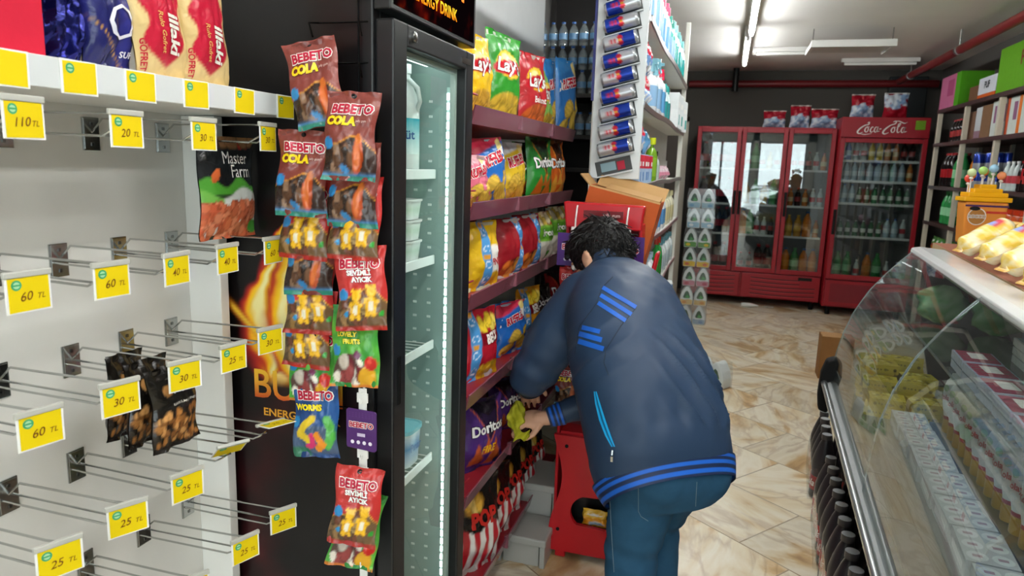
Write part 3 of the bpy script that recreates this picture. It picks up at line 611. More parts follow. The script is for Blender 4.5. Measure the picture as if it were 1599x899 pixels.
# ================================================================== slim black drinks fridge
FY0, FY1, FXF, FXB = 1.265, 1.712, -.677, -1.22
t = thing('drinks_fridge', 'slim black glass door fridge with a flame poster on its side', 'fridge', (-.95, 1.49, 0)); ox, oy = .95, -1.49
fb = H('101113')
def tb(g, *b, col=fb): g.box(b[0] + ox, b[1] + oy, b[2], b[3] + ox, b[4] + oy, b[5], col)
g = G(); tb(g, FXB, FY0, .0, FXF, FY0 + .03, 2.0); tb(g, FXB, FY1 - .03, .0, FXF, FY1, 2.0); tb(g, FXB, FY0 + .03, .0, FXB + .04, FY1 - .03, 2.0)
tb(g, FXB + .04, FY0 + .03, 1.765, FXF, FY1 - .03, 2.0); tb(g, FXB + .04, FY0 + .03, .0, FXF, FY1 - .03, .14); g.build('cabinet', 'satin', t, bevel=.004)
ln = H('9db2ae'); g = G()
tb(g, FXB + .041, FY0 + .031, .141, FXF - .002, FY0 + .036, 1.764, col=ln); tb(g, FXB + .041, FY1 - .036, .141, FXF - .002, FY1 - .031, 1.764, col=ln); tb(g, FXB + .041, FY0 + .036, .141, FXB + .047, FY1 - .036, 1.764, col=ln); tb(g, FXB + .047, FY0 + .036, .141, FXF - .002, FY1 - .036, .147, col=ln); tb(g, FXB + .047, FY0 + .036, 1.758, FXF - .002, FY1 - .036, 1.764, col=ln)
li = g.build('inner_lining', 'satin', t)
g = G()                                                                # shelf support slots on the far lining
for xx in (-.735, -.775, -1.1):
    for k in range(40): tb(g, xx - .005, FY1 - .0372, .2 + k * .037, xx + .005, FY1 - .0361, .206 + k * .037, col=H('f4f8f6'))
g.build('shelf_slots', 'satin', li)
# lamp canopy with lit lettering
g = G(); tb(g, FXF + .0005, FY0, 1.781, -.640, FY1 + .02, 2.0); cn = g.build('canopy', 'satin', t, bevel=.003)
def cp(u, v):
    c = CA(u, H('0c0507')); f = fbm(u * 2.5, v, 4, 91); c = mix(c, H('8a1608'), sm(f * 2.2 - 1.0) * sm(1.2 - np.abs(u) * 2)); return mix(c, H('c23a0a'), sm(f * 3 - 1.9) * .6)
g = G(); u, v = np.meshgrid(np.linspace(-.5, .5, 50), np.linspace(0, 1, 24), indexing='ij'); P = np.stack([np.full(u.shape, -.6392 + ox), u * .44 + (FY0 + FY1 + .02) / 2 + oy, 1.792 + v * .2], -1); g.grid(P, cp(u, v) * .5)
yz = YZ(-.6388 + ox, 1.485 + oy, 1.832); g.text('ENERGY DRINK', .036, yz, H('ffd030'), .02, .0, .0, .92, col2=H('f07a10')); g.text('BURN', .12, YZ(-.6388 + ox, 1.485 + oy, 1.91), H('fff2a0'), .02, 0, 0, 1.05, col2=H('ff7a10')); g.build('lit_sign', 'backlit', cn)
# glass door
g = G(); dx0, dx1 = -.675, -.635; a0, a1, z0, z1 = FY0 + .005, FY1, .13, 1.766
tb(g, dx0, a0, z0, dx1, a0 + .06, z1); tb(g, dx0, a1 - .05, z0, dx1, a1, z1); tb(g, dx0, a0 + .06, z1 - .045, dx1, a1 - .05, z1); tb(g, dx0, a0 + .06, z0, dx1, a1 - .05, z0 + .06); dr = g.build('door', 'satin', t, bevel=.004)
g = G(); tb(g, -.657, a0 + .058, z0 + .058, -.652, a1 - .048, z1 - .043, col=WHT); g.build('door_glass', 'glass', dr)
g = G()
for b in ((a0 + .06, a0 + .072, z0 + .06, z1 - .045), (a1 - .062, a1 - .05, z0 + .06, z1 - .045)): tb(g, -.673, b[0], b[2], -.66, b[1], b[3], col=H('b9c2be'))
tb(g, -.673, a0 + .072, z1 - .057, -.66, a1 - .062, z1 - .045, col=H('b9c2be')); g.build('inner_trim', 'satin', dr)
g = G(); g.lathe([(.011, 0), (.011, .006), (.007, .008), (.0, .008)], H('a8aaaa'), 16); g.xf(Matrix.Translation((-.635 + ox, a0 + .085 + oy, 1.744)) @ Matrix.Rotation(math.pi / 2, 4, 'Y')); g.build('lock', 'chrome', dr, smooth=40)
g = G(); tb(g, -.635, a1 - .085, 1.733, -.6338, a1 - .02, 1.747, col=H('8c8e8e')); g.text('COOLER', .008, YZ(-.6335 + ox, a1 - .052 + oy, 1.74), H('3c3e3e'), .01) if False else None; g.build('name_plate', 'chrome', dr)
g = G(); tb(g, -.6349, a0 + .02, .985, -.633, a0 + .032, 1.09, col=H('050505')); g.build('handle_recess', 'rubber', dr)
g = G(); tb(g, -.6755, a0 + .003, z0 + .005, -.6751, a0 + .01, z1 - .005, col=H('3a3c3e')); tb(g, FXF - .0, a0 + .01, z0 + .01, -.6751, a1 - .01, z0 + .018, col=H('3a3c3e')); g.build('door_gasket', 'rubber', dr)
# shelves
for k, (px, py) in enumerate(((656, 272), (656, 411), (656, 548), (656, 728))):
    zz = at(px, py, X=-.72)[2]; g = G()
    for q in np.linspace(FY0 + .045, FY1 - .045, 14): g.tube([(FXB + .05 + ox, q + oy, zz), (-.723 + ox, q + oy, zz)], .002, H('e4e8e6'), 5)
    s_ = g.build('shelf', 'satin', t); g = G(); tb(g, -.723, FY0 + .04, zz - .012, -.717, FY1 - .04, zz + .012, col=H('f2f4f3')); g.build('price_rail', 'satin', s_, bevel=.002)
g = G(); tb(g, -.6895, FY1 - .0415, .2, -.6815, FY1 - .037, 1.68, col=H('d8f0ea')); ls = g.build('light_strip', 'satin', t)
g = G()
for k in range(62): tb(g, -.6885, FY1 - .0435, .21 + k * .0236, -.6825, FY1 - .0416, .226 + k * .0236, col=WHT)
g.build('light_diodes', 'led', ls)
g = G(); tb(g, -.74, FY0 + .05, 1.727, -.715, FY1 - .06, 1.745, col=WHT); g.build('top_light', 'ledtop', t, bevel=.003)
# flame poster on the side that faces the photographer
def flame(u, v):
    """u,v in metres: X -1.10..-.70, Z .12..1.72"""
    c = CA(u, H('0d0a0b')); n = fbm(u, v, 5.5, 33); n2 = fbm(u + 4, v, 13, 35)
    c = mix(c, H('3a0c12'), sm(n * 2.4 - 1.05) * sm((1.25 - v) / .5)); c = mix(c, H('5c1216'), sm(n * 3.2 - 1.9) * sm((1.0 - v) / .4) * .8); c = mix(c, H('0d0a0b'), sm((n2 - .55) * 3) * .5)
    on = band(v, 1.02, 1.5, .05)
    for cx_, w0, zb, zt, bend, ph in ((-.905, .085, 1.02, 1.36, .5, 0.), (-.945, .06, 1.05, 1.30, .2, 1.7), (-.875, .06, 1.04, 1.47, .35, 3.1)):
        h = (v - zb) / (zt - zb); d = u - cx_ - bend * .12 * (h - .2) ** 2 - .022 * np.sin(h * 6 + ph) - .05 * (n2 - .5); wd = w0 * np.clip(1 - h, 0, 1) ** .75 * np.clip(h * 4 + .55, 0, 1); k = 1 - np.abs(d) / (wd + 1e-4); g_ = (h > -.15) * (h < 1.05)
        c = mix(c, H('b0161c'), sm(k * 1.4 + .75) * g_ * on); c = mix(c, H('ee6a16'), sm(k * 1.8 + .25) * g_ * on); c = mix(c, H('fcc81e'), sm(k * 2.2 - .1) * g_ * on); c = mix(c, H('fff2a8'), sm(k * 2.4 - 1.2) * g_ * on)
    t = (v - (1.185 - (u + 1.04) * .9)); k2 = 1 - np.abs(t) / .02; c = mix(c, H('e07a20'), sm(k2) * band(u, -1.04, -.955, .02)); c = mix(c, H('f2cf40'), sm(k2 * 1.5 - .6) * band(u, -1.03, -.955, .02))
    return c
g = G(); u, v = np.meshgrid(np.linspace(-1.17, -.70, 120), np.linspace(.1, 1.99, 340), indexing='ij'); g.grid(np.stack([u + ox, np.full(u.shape, FY0 - .0008 + oy), v], -1), flame(u, v))
fn = XZ(FY0 - .0014 + oy, -.862 + ox, .997); g.text('BURN', .092, fn, H('f7c53a'), .012, 0, 0, .95, col2=H('c8451a')); xo = -.862 + ox
g.text('ENERGY DRINK', .0245, XZ(FY0 - .0014 + oy, -.855 + ox, .936), H('e0a030'), .02, 0, 0, 1.12); g.build('flame_poster', 'poster', t)
# --- goods inside the fridge
def tub_geom(w, d, h, body, lid, print_=None):
    g = G(); an = np.linspace(0, 2 * math.pi, 25)[:-1]
    def ring(s, z): return np.stack([np.sign(np.cos(an)) * np.abs(np.cos(an)) ** .45 * w / 2 * s, np.sign(np.sin(an)) * np.abs(np.sin(an)) ** .45 * d / 2 * s, np.full(24, z)], -1)
    zs = [(.86, 0), (.88, .004), (.93, h * .5), (.98, h * .9)]; R_ = np.concatenate([ring(*q) for q in zs]); cs = np.concatenate([np.tile(body if k != 2 or print_ is None else print_, (24, 1)) for k in range(4)])
    fs = [(i * 24 + j, i * 24 + (j + 1) % 24, (i + 1) * 24 + (j + 1) % 24, (i + 1) * 24 + j) for i in range(3) for j in range(24)]; g.add(R_, fs + [tuple(range(24))[::-1]], cs)
    L = np.concatenate([ring(1.04, h * .9), ring(1.05, h), ring(.98, h), ring(.94, h - .003)]); g.add(L, fs + [tuple(range(72, 96))], lid); return g
def tub(loc, w, d, h, body, lid, label, print_=None, txt=None, group=None, rz=0):
    t = thing('dairy_tub', label, 'tub', loc, rz, group); g = tub_geom(w, d, h, body, lid, print_)
    if txt:
        g.text(txt, .03, YZ(w / 2 * .975, 0, h * .5), H('1f5fa8'), .02); g.text(txt, .03, XZ(-d / 2 * .975, 0, h * .5), H('1f5fa8'), .02)
    g.build('tub_body', 'plastic', t, smooth=35); return t
zs = [at(656, q, X=-.72)[2] + .0025 for q in (272, 411, 548, 728)]
t = thing('milk_jug', 'white plastic milk jug with a turquoise label on the top fridge shelf', 'jug', (-.775, 1.60, zs[0]))
g = G(); g.lathe([(.036, 0), (.04, .006), (.04, .16), (.036, .18), (.02, .215), (.017, .225), (.017, .24)], H('eef2f2'), 20); g.build('jug_body', 'plastic', t, smooth=40)
g = G(); g.lathe([(.0195, .236), (.0195, .258), (.0, .258)], H('eef2f2'), 14); g.build('cap', 'plastic', t, smooth=40)
g = G(); g.lathe([(.0405, .045), (.0405, .13)], np.array([H('dfeceb'), H('2ba3b5')]), 20); g.text('Süt', .03, lambda p: np.stack([.0412 * np.sin(p[:, 0] / .04 + .7), -.0412 * np.cos(p[:, 0] / .04 + .7), p[:, 1] + .09], 1), H('1c4f8a'), .02); g.build('label', 'paper', t, smooth=40)
g = G(); g.tube([(.036, -.0, .15), (.05, -.012, .17), (.045, -.014, .2), (.018, -.008, .222)], .006, H('eef2f2'), 8); g.build('grip', 'plastic', t, smooth=50)
for i, lb in enumerate(('bottom', 'middle', 'top')): tub((-.785, 1.60, zs[1] + .002 + i * .0515), .1, .085, .05, H('eef0ef'), H('f4f6f6'), 'white dairy tub, %s one of the stack in the fridge' % lb, H('cfe3d2'), group='white tubs stacked in the fridge')
tub((-.79, 1.60, zs[3]), .115, .1, .105, H('e9f2f6'), H('6fc0d2'), 'yogurt tub with pale blue lid on the low fridge shelf, further one', H('3f8fc8'), 'Pınar', 'yogurt tubs in the fridge', .0)
tub((-.79, 1.48, zs[3]), .115, .1, .105, H('e9f2f6'), H('6fc0d2'), 'yogurt tub with pale blue lid on the low fridge shelf, nearer one', H('3f8fc8'), 'Pınar', 'yogurt tubs in the fridge', .05)
# ------------------------------------------------------------------ hanging strips of gummy bags at the fridge corner
wr = H('1b1b1c')
t = thing('wire_hanger', 'black wire hanger with pegs fixed to the side of the black fridge', 'hanger', (-.70, 1.262, 1.3))
g = G(); g.tube([(0, -.012, .52), (0, -.012, -.62)], .0022, wr, 6); g.box(-.014, -.009, .50, .014, 0, .53, wr); g.box(-.014, -.009, -.62, .014, 0, -.59, wr); g.build('upright_wire', 'chrome', t, smooth=50)
for zz in (.455, .38, .3, .1, -.15, -.32):
    for dx, L in ((-.085, .06), (.02, .05)):
        g = G(); g.tube([(0, -.012, zz), (dx, -.014, zz), (dx, -.03 - L * .3, zz - .006), (dx, -.04, zz - .022), (dx, -.036, zz - .03)], .0018, wr, 6); g.build('peg', 'chrome', t, smooth=50)
t = thing('display_strip', 'white plastic clip strip hanging at the fridge corner', 'strip', (-.676, 1.215, .7)); wp = H('e9e8e4')
g = G(); g.tube([(0, 0, .40), (.008, 0, .385), (.012, 0, .365), (.004, 0, .345), (0, 0, .33)], .0025, wp, 6); g.box(-.009, -.0012, -.10, .009, .0012, .34, wp)
for zz in (.31, .19, .15, .02, -.05): g.box(-.012, -.003, zz, .012, .001, zz + .02, wp); g.tube([(0, -.003, zz + .004), (0, -.014, zz + .0), (0, -.014, zz + .012)], .0016, wp, 5)
g.build('strip_body', 'plastic', t, bevel=.001)
g = G(); pc = H('4b2566'); g.prism([(x, z) for x, z in ((-.032, -.042), (.03, -.046), (.034, -.042), (.034, .036), (.03, .04), (-.03, .042), (-.034, .038), (-.034, -.038))], .003, lambda x, z, d: (x, -.004 - d, z + .255), pc)
fn = XZ(-.0078, 0, .267); g.text('BEBETO', .0155, XZ(-.0076, 0, .263), H('f1ece8'), .1); g.text('BEBETO', .0155, XZ(-.0080, 0, .263), H('b01c38'), .03); g.flat([(-.009, -.004), (.009, -.004), (.009, .003), (-.009, .003)], XZ(-.0076, 0, .243), H('c9bcd4'))
for q in range(4): g.flat(disc(.0042, 10, -.02 + q * .0135, 0), XZ(-.0076, 0, .226), H('e6e0ea'))
for a in range(8):
    for b in range(3): g.flat(disc(.0008, 5, -.026 + a * .0074, .026 + b * .004), XZ(-.0076, 0, .255), H('6a4488'))
g.build('brand_card', 'poster', t)
BG = [ # px centre, kind, seed, roll (deg), order, label
 ((553, 288), 'cola', 2, 1, .004, 'cola gummy bag, brown, second from the top of the right strip'),
 ((556, 340), 'bear', 3, 2, .010, 'bear gummy bag, red brown, third from the top of the right strip'),
 ((565, 450), 'bear', 4, -4, .0, 'bright red bear gummy bag hanging free at the middle of the right strip'),
 ((556, 540), 'fruit', 5, -2, .012, 'green fruit gummy bag at the foot of the right strip'),
 ((548, 213), 'cola', 6, 1, -.022, 'cola gummy bag, brown, topmost of the right strip'),
 ((493, 130), 'cola', 7, -13, -.006, 'cola gummy bag hanging tilted above all the others'),
 ((479, 340), 'bear', 9, 3, .006, 'bear gummy bag under the upper brown bag of the left strip'),
 ((484, 396), 'cola', 10, -2, .014, 'cola gummy bag showing only its lower half, left strip'),
 ((485, 458), 'bear', 12, 1, .018, 'bear gummy bag, upper of the two in the middle of the left strip'),
 ((483, 512), 'bear', 13, 4, .024, 'bear gummy bag, lower of the two in the middle of the left strip'),
 ((490, 566), 'fruit', 14, 1, .030, 'green fruit gummy bag on the left strip above the blue bag'),
 ((473, 271), 'cola', 8, 2, -.020, 'cola gummy bag, topmost straight one of the left strip'),
 ((494, 652), 'worm', 15, -3, .012, 'blue worm gummy bag at the foot of the left strip'),
 ((557, 790), 'bear', 16, 5, -.012, 'red bear gummy bag hanging alone below the purple card'),
 ((557, 826), 'fruit', 17, 8, .008, 'green gummy bag behind the lowest red bag'),
]
for i, ((px, py), kind, seed, roll, dy, lb) in enumerate(BG):
    yy = 1.205 + dy; c = at(px, py, Y=yy); R_ = Euler((math.radians(-9), math.radians(roll), math.radians(8 + (i % 3) * 3)))
    off = R_.to_matrix() @ Vector((0, 0, .083)); loc = Vector(c) - off
    put('gummy_bag', lb, 'candy bag', (kind + str(seed), lambda k=kind, s=seed: gum_bag(k, s)), loc, tuple(R_), 'gummy bags on the hanging strips')
# ================================================================== snack rack beyond the fridge
RX, RY0, RY1 = -.66, 1.765, 3.02
plum, redm = H('7c4652'), H('93202a')
t = thing('snack_rack', 'tall rack of chip shelves with plum label rails beside the black fridge', 'rack', (-.9, 2.4, 0)); ox, oy = .9, -2.4
def rb(g, x0, y0, z0, x1, y1, z1, col): g.box(x0 + ox, y0 + oy, z0, x1 + ox, y1 + oy, z1, col)
g = G(); rb(g, -1.16, RY0, .02, -1.13, RY1, 2.04, H('c3c4c4')); g.build('back_panel', 'satin', t, bevel=.002)
for y in (RY0, RY1 - .03):
    g = G(); rb(g, -1.13, y, 0, -1.09, y + .03, 2.04, redm); rb(g, -1.13, y, 0, -.7, y + .03, .04, redm); g.build('upright', 'satin', t, bevel=.003)
SHZ = [1.602, 1.347, 1.096, .808, .503, .150]
for k, z in enumerate(SHZ):
    g = G(); rb(g, -1.088, RY0, z, RX - .004, RY1, z + .012, redm); s_ = g.build('shelf', 'satin', t, bevel=.002)
    g = G(); q = [(RX - .004, z + .0), (RX + .002, z - .004), (RX + .014, z + .044), (RX + .0105, z + .046)]; g.prism([(a + ox, b) for a, b in q], RY1 - RY0, lambda a, b, d: (a, RY0 + oy + d, b), plum)
    for yy in (RY0 + .42, RY0 + .84): rb(g, RX + .003, yy, z + .002, RX + .016, yy + .012, z + .046, H('7c4a56'))
    g.build('label_rail', 'gloss', s_)
    g = G(); y_, X_ = RY0 + oy + .006, RX + ox
    for h in (.03, .075): g.tube([(-1.085 + ox, y_, z + h), (X_ - .01, y_, z + h), (X_ - .004, y_ + .008, z + h), (X_ - .004, y_ + .05, z + h)], .0028, redm, 6)
    for xx in (-1.0, -.85, RX - .012): g.tube([(xx + ox, y_, z + .012), (xx + ox, y_, z + .077)], .0022, redm, 6)
    g.build('wire_fence', 'satin', s_, smooth=50)
def ch(name, lb, key, shelf, px, top, dx=0., yaw=8, roll=0., grp=None, mat='foil', pitch=3):
    x = RX - .05 + dx; y = at(px, 300, X=x)[1]; z = SHZ[shelf] + .0125
    o = put(name, lb, 'snack bag', key, (x, y, z), (math.radians(-pitch), math.radians(roll), math.radians(90 - yaw)), grp or 'snack bags on the %s rack shelf' % ('top', 'second', 'third', 'fourth', 'fifth', 'lowest')[shelf], mat)
    hh = max(v.co.z for v in o.data.vertices); s = (at(px, top, X=x)[2] - z) / hh; o.scale = (1, 1, max(.8, min(1.25, s))); return o
ph = H('c98a2c')
G_, Rb, Bl, Or = H('2f8a2a'), H('b3262c'), H('2a6fb4'), H('cf6a20')
ch('chip_bag', 'yellow chip bag half hidden behind the fridge on the top rack shelf', ('ly', lambda: lays_bag(H('e6b81c'), H('d8d4cc'), H('e0a93a'), None, seed=21)), 0, 738, 48)
ch('chip_bag', 'tall green chip bag with crumpled white side on the top rack shelf', ('lg', lambda: lays_bag(G_, H('d6d3ca'), H('d8b23a'), None, w=.18, h=.32, seed=22)), 0, 776, 45, .0, 20, 6)
ch('chip_bag', 'red chip bag behind the other red one on the top rack shelf', ('lr', lambda: lays_bag(Rb, H('c9c4bc'), H('d86a2a'), 'Baharat', seed=23)), 0, 803, 72, -.06, 12)
ch('chip_bag', 'red chip bag in front, fully showing its name, on the top rack shelf', 'lr', 0, 826, 78, .0, 14)
ch('chip_bag', 'light green slim chip bag between red and blue bags on the top rack shelf', ('lgt', lambda: lays_bag(H('8cc05a'), H('c9d0b8'), H('d8b23a'), None, w=.15, h=.24, seed=24)), 0, 843, 105, -.06, 6)
ch('chip_bag', 'blue ridged chip bag, nearer of two on the top rack shelf', ('rb', lambda: ruf_bag(Bl, H('9fb4c4'), H('2f80c4'), seed=25)), 0, 857, 88, -.05, 10)
ch('chip_bag', 'blue ridged chip bag at the far end of the top rack shelf', 'rb', 0, 878, 85, .0, 14)
ch('chip_bag', 'pink edged chip bag half hidden by the fridge on the second rack shelf', ('rp', lambda: ruf_bag(H('d86a80'), H('c8b0b4'), H('d8a0a8'), w=.18, h=.2, seed=26)), 1, 738, 255)
ch('chip_bag', 'blue ridged chip bag with red stripe on the second rack shelf', ('rb2', lambda: ruf_bag(H('2366b4'), H('9fb4c4'), H('c8304a'), h=.22, seed=27)), 1, 764, 215, .0, 16, -5)
ch('chip_bag', 'yellow ridged chip bag on the second rack shelf', ('ry', lambda: ruf_bag(H('e3bf2c'), H('cfc9a8'), H('d8dde0'), h=.21, seed=28)), 1, 797, 222, -.045, 12)
ch('chip_bag', 'dark green corn chip bag behind on the second rack shelf', ('dg', lambda: dor_bag(H('1f7a2a'), H('2a4a2c'), Or, h=.22, seed=29)), 1, 818, 222, -.05, 10)
ch('chip_bag', 'green corn chip bag in front on the second rack shelf', 'dg', 1, 841, 214, .0, 14)
ch('chip_bag', 'orange corn chip bag at the far end of the second rack shelf', ('do', lambda: dor_bag(H('c85c1c'), H('6a3a1c'), H('f0a83a'), h=.22, seed=30)), 1, 864, 218, .0, 10)
ch('chip_bag', 'yellow snack bag with blue strip on the third rack shelf', ('py', lambda: promo_bag('yel', H('e0b41c'), H('cfc9a8'), -.1, h=.21, seed=31)), 2, 757, 345, .0, 12)
ch('chip_bag', 'silver backed snack bag beside the yellow one on the third rack shelf', ('ps', lambda: promo_bag('yel', H('b8babc'), H('b8babc'), -2, w=.12, h=.2, seed=32)), 2, 776, 355, -.05, 8, mat='foilm')
ch('chip_bag', 'deep red snack bag with blue strip, nearer one on the third rack shelf', ('pr', lambda: promo_bag('red', H('8e1a22'), H('b0a8a4'), .28, h=.22, seed=33)), 2, 797, 340, .0, 16)
ch('chip_bag', 'deep red snack bag with blue strip, further one on the third rack shelf', 'pr', 2, 826, 334, .0, 18)
ch('chip_bag', 'green and white snack bag, nearer of two on the third rack shelf', ('fr', lambda: fri_bag()), 2, 850, 330, .0, 14)
ch('chip_bag', 'green and white snack bag, last on the third rack shelf', 'fr', 2, 872, 322, .0, 16)
ch('chip_bag', 'red and yellow snack bag with blue strip, nearest on the fourth rack shelf', ('bk', lambda: promo_bag('beks', H('b01c2c'), H('b8a8a4'), -.28, h=.25, seed=34)), 3, 756, 480, .0, 18)
ch('chip_bag', 'blue snack bag with pale strip next to the nearest red one, fourth rack shelf', ('rbs', lambda: promo_bag('x', H('2a62aa'), H('9fb4c4'), -.1, h=.23, seed=35)), 3, 782, 492, -.04, 14)
ch('chip_bag', 'blue ridged chip bag in the middle of the fourth rack shelf', ('rb3', lambda: ruf_bag(H('1f5fae'), H('9fb4c4'), H('c8304a'), h=.23, seed=36)), 3, 805, 468, .0, 16)
ch('chip_bag', 'orange topped snack bag with blue strip on the fourth rack shelf', ('bko', lambda: promo_bag('beks', H('d08a1c'), H('b8a890'), -.25, h=.22, seed=37)), 3, 832, 445, .0, 16)
ch('chip_bag', 'dark snack bag next to the elbow on the fourth rack shelf', ('dk', lambda: dor_bag(H('3a2420'), H('2a2422'), H('8e8a84'), h=.21, seed=38)), 3, 851, 445, -.02, 10)
ch('chip_bag', 'red and black corn chip bag at the far end of the fourth rack shelf', ('drk', lambda: dor_bag(H('8a1a1c'), H('2a1818'), H('d84a2a'), h=.21, seed=39)), 3, 874, 420, .0, 12)
ch('chip_bag', 'purple corn chip bag nearest the fridge on the fifth rack shelf', ('dp', lambda: dor_bag(H('4a2a72'), H('33234a'), H('d8622a'), h=.25, seed=40, sub='FIRE')), 4, 763, 615, .01, 24)
ch('chip_bag', 'purple corn chip bag behind the first on the fifth rack shelf', 'dp', 4, 798, 605, -.02, 16)
ch('chip_bag', 'dark corn chip bag near the yellow cloth on the fifth rack shelf', ('dk2', lambda: dor_bag(H('2a201e'), H('221c1a'), H('b8562a'), h=.23, seed=41)), 4, 823, 600, .0, 12)
ch('chip_bag', 'blue cornered snack bag behind the hands on the fifth rack shelf', ('rb4', lambda: promo_bag('x', H('2a4f8a'), H('6a7a8a'), .2, h=.22, seed=42)), 4, 845, 600, -.02, 10)
for i, (px, top, dx, yw) in enumerate(((760, 735, .012, 26), (786, 715, .0, 20), (808, 690, .0, 16), (828, 668, .0, 14), (846, 650, -.01, 12))):
    ch('popcorn_bag', ('striped red and white popcorn bag nearest the fridge, lowest shelf', 'striped popcorn bag second from the fridge, lowest shelf', 'striped popcorn bag third from the fridge, lowest shelf', 'striped popcorn bag fourth from the fridge, lowest shelf', 'striped popcorn bag at the dark far end, lowest shelf')[i], ('pop', lambda: pop_bag()) if not i else 'pop', 5, px, top, dx, yw)
# low grey step under the end of the rack
t = thing('step_stool', 'pale grey two step stool on the floor by the end of the rack', 'step stool', (-.64, 2.52, 0)); gc = H('a3a29c')
for y0, y1, z in ((-.19, .0, .12), (.0, .24, .245)):
    g = G(); g.box(-.1, y0, z - .03, .1, y1, z, gc); g.build('tread', 'plastic', t, bevel=.006)
g = G()
for xx in (-.095, .075): g.box(xx, -.18, 0, xx + .02, -.005, .0895, gc); g.box(xx, .005, 0, xx + .02, .235, .2145, gc)
g.box(-.07, -.17, .0, .07, -.16, .0895, gc); g.box(-.07, .01, .0, .07, .02, .2145, gc); g.build('side_panel', 'plastic', t, bevel=.003)
# ------------------------------------------------------------------ dark shelf of water bottles behind
g = G(); g.box(-1.2495, RY0 - .02, .0, -1.165, 4.38, 2.52, H('c3c4c4')); struct(g.build('trim_2', 'satin', bevel=.004))   # pale wall panel behind the racks
WY = 4.42; zA, zB, zC_ = (at(890, q, Y=WY)[2] for q in (146, 211, 262))
t = thing('water_shelf', 'dark shelving stacked with water bottles behind the chip rack', 'shelf', (-.90, WY + .2, 0)); dk = H('2c2826')
for z in (zA, zB, zC_, .8, .4):
    g = G(); g.box(-.34, -.2, z - .025, .34, .2, z, dk); g.build('shelf_board', 'satin', t, bevel=.002)
for x in (-.34, .31):
    g = G(); g.box(x, .2002, 0, x + .03, .23, 2.6, dk); g.build('post', 'satin', t)
g = G(); g.box(-.34, .2302, 0, .34, .24, 2.6, H('231f1e')); g.build('back_board', 'satin', t)
def pet(r, h, body, cap, lab=None, mat='petglass', ribs=True, n=12):
    """bottle: body glass/plastic + label + cap in one mesh (far away, tiny)"""
    g = G(); pr = [(r * .82, 0), (r, h * .03)]
    if ribs: pr += [(r, h * .12), (r * .94, h * .15), (r, h * .18)]
    pr += [(r, h * .58), (r * .97, h * .64), (r * .62, h * .8), (r * .36, h * .88), (r * .34, h * .93)]; g.lathe(pr, body, n)
    g.lathe([(r * .43, h * .93), (r * .43, h), (0, h)], cap, n, m=1)
    if lab is not None: g.lathe([(r * 1.015, h * .27), (r * 1.015, h * .52)], lab, n, m=1)
    return g
def pet_obj(g, mat): return g.build('bottle', [mat, 'plastic'], smooth=40)
wb = None
for z, n_l, lb in ((zA, 3, 'small water bottle on the upper dark shelf'), (zB, 1, 'small water bottle on the lower dark shelf')):
    for L in range(n_l):
        for i in range(10):
            loc = (-.90 - .295 + i * .0655, WY + .045 + .004 * (i % 2), z + .0005 + L * .145)
            l2 = '%s, %s%s from left' % (lb, ('bottom layer, ', 'middle layer, ', 'top layer, ')[L] if n_l > 1 else '', ORD[i])
            if wb is None: wb = pet_obj(pet(.029, .1435, H('a9c4d6'), H('2a5fa8'), H('6f9cc4')), 'petglass'); wb.name = 'water_bottle'; wb.location = loc; tag(wb, l2, 'bottle', 'water bottles on the upper dark shelf')
            else:
                o = wb.copy(); COL.objects.link(o); o.location = loc; tag(o, l2, 'bottle', 'water bottles on the upper dark shelf' if n_l > 1 else 'water bottles on the lower dark shelf')
# ================================================================== white gondola with the can dispenser on its end
GX0, GX1, GY0, GY1 = -.545, -.335, 2.83, 5.25
t = thing('gondola_shelving', 'white cleaning goods shelving standing in the middle of the shop', 'shelving', (-.44, 4.0, 0)); ox, oy = .44, -4.0; wg = H('d9d8d0')
def gb(g, x0, y0, z0, x1, y1, z1, col=wg): g.box(x0 + ox, y0 + oy, z0, x1 + ox, y1 + oy, z1, col)
for y in np.linspace(GY0 + .0, GY1 - .03, 5):
    for x in ((GX0, GX1 - .035) if y > 5 else (GX0,)):
        g = G(); gb(g, x, y, 0, x + .03, y + .03, 2.5); g.build('post', 'satin', t, bevel=.002)
GZ = [2.062, 1.742, 1.432, 1.150, .86, .5, .12]; gz_rail = H('6d625c')
for k, z in enumerate(GZ):
    g = G(); gb(g, GX0 + .032, GY0 + .032, z - .012, GX1 - .006, GY1 - .032, z); s_ = g.build('shelf', 'satin', t, bevel=.0015)
    g = G(); n = 40; yy = np.linspace(GY0, GY1, n); dz = .004 * np.sin(yy * 5 + k) ; dxx = .004 * np.sin(yy * 3.1 + k * 2)
    P = np.array([[(GX1 - .004 + ox + a + dxx[i], yy[i] + oy, z + b + dz[i]) for a, b in ((0, -.016), (.006, -.016), (.008, .006), (.003, .008))] for i in range(n)]); g.grid(P, H('8a5f62') if k > 2 else gz_rail, flip=True); g.grid(P[:, ::-1] - np.array([.001, 0, 0]), H('6d625c'), flip=True)
    g.build('edge_strip', 'plastic', s_, smooth=50)
g = G(); gb(g, GX0 + .09, GY0 + .05, .1, GX0 + .1, GY1 - .05, 2.4, H('cfcec6'))
for z in np.arange(1.2, 2.1, .3): gb(g, GX0 + .1, GY0 + .05, z, GX0 + .11, GY1 - .05, z + .05, H('c6c3ba'))
g.build('back_board', 'satin', t)
g = G(); gb(g, GX0, GY0 + .04, .0, GX1 - .04, GY1 - .04, .08, H('b5b2aa')); g.build('plinth', 'satin', t)
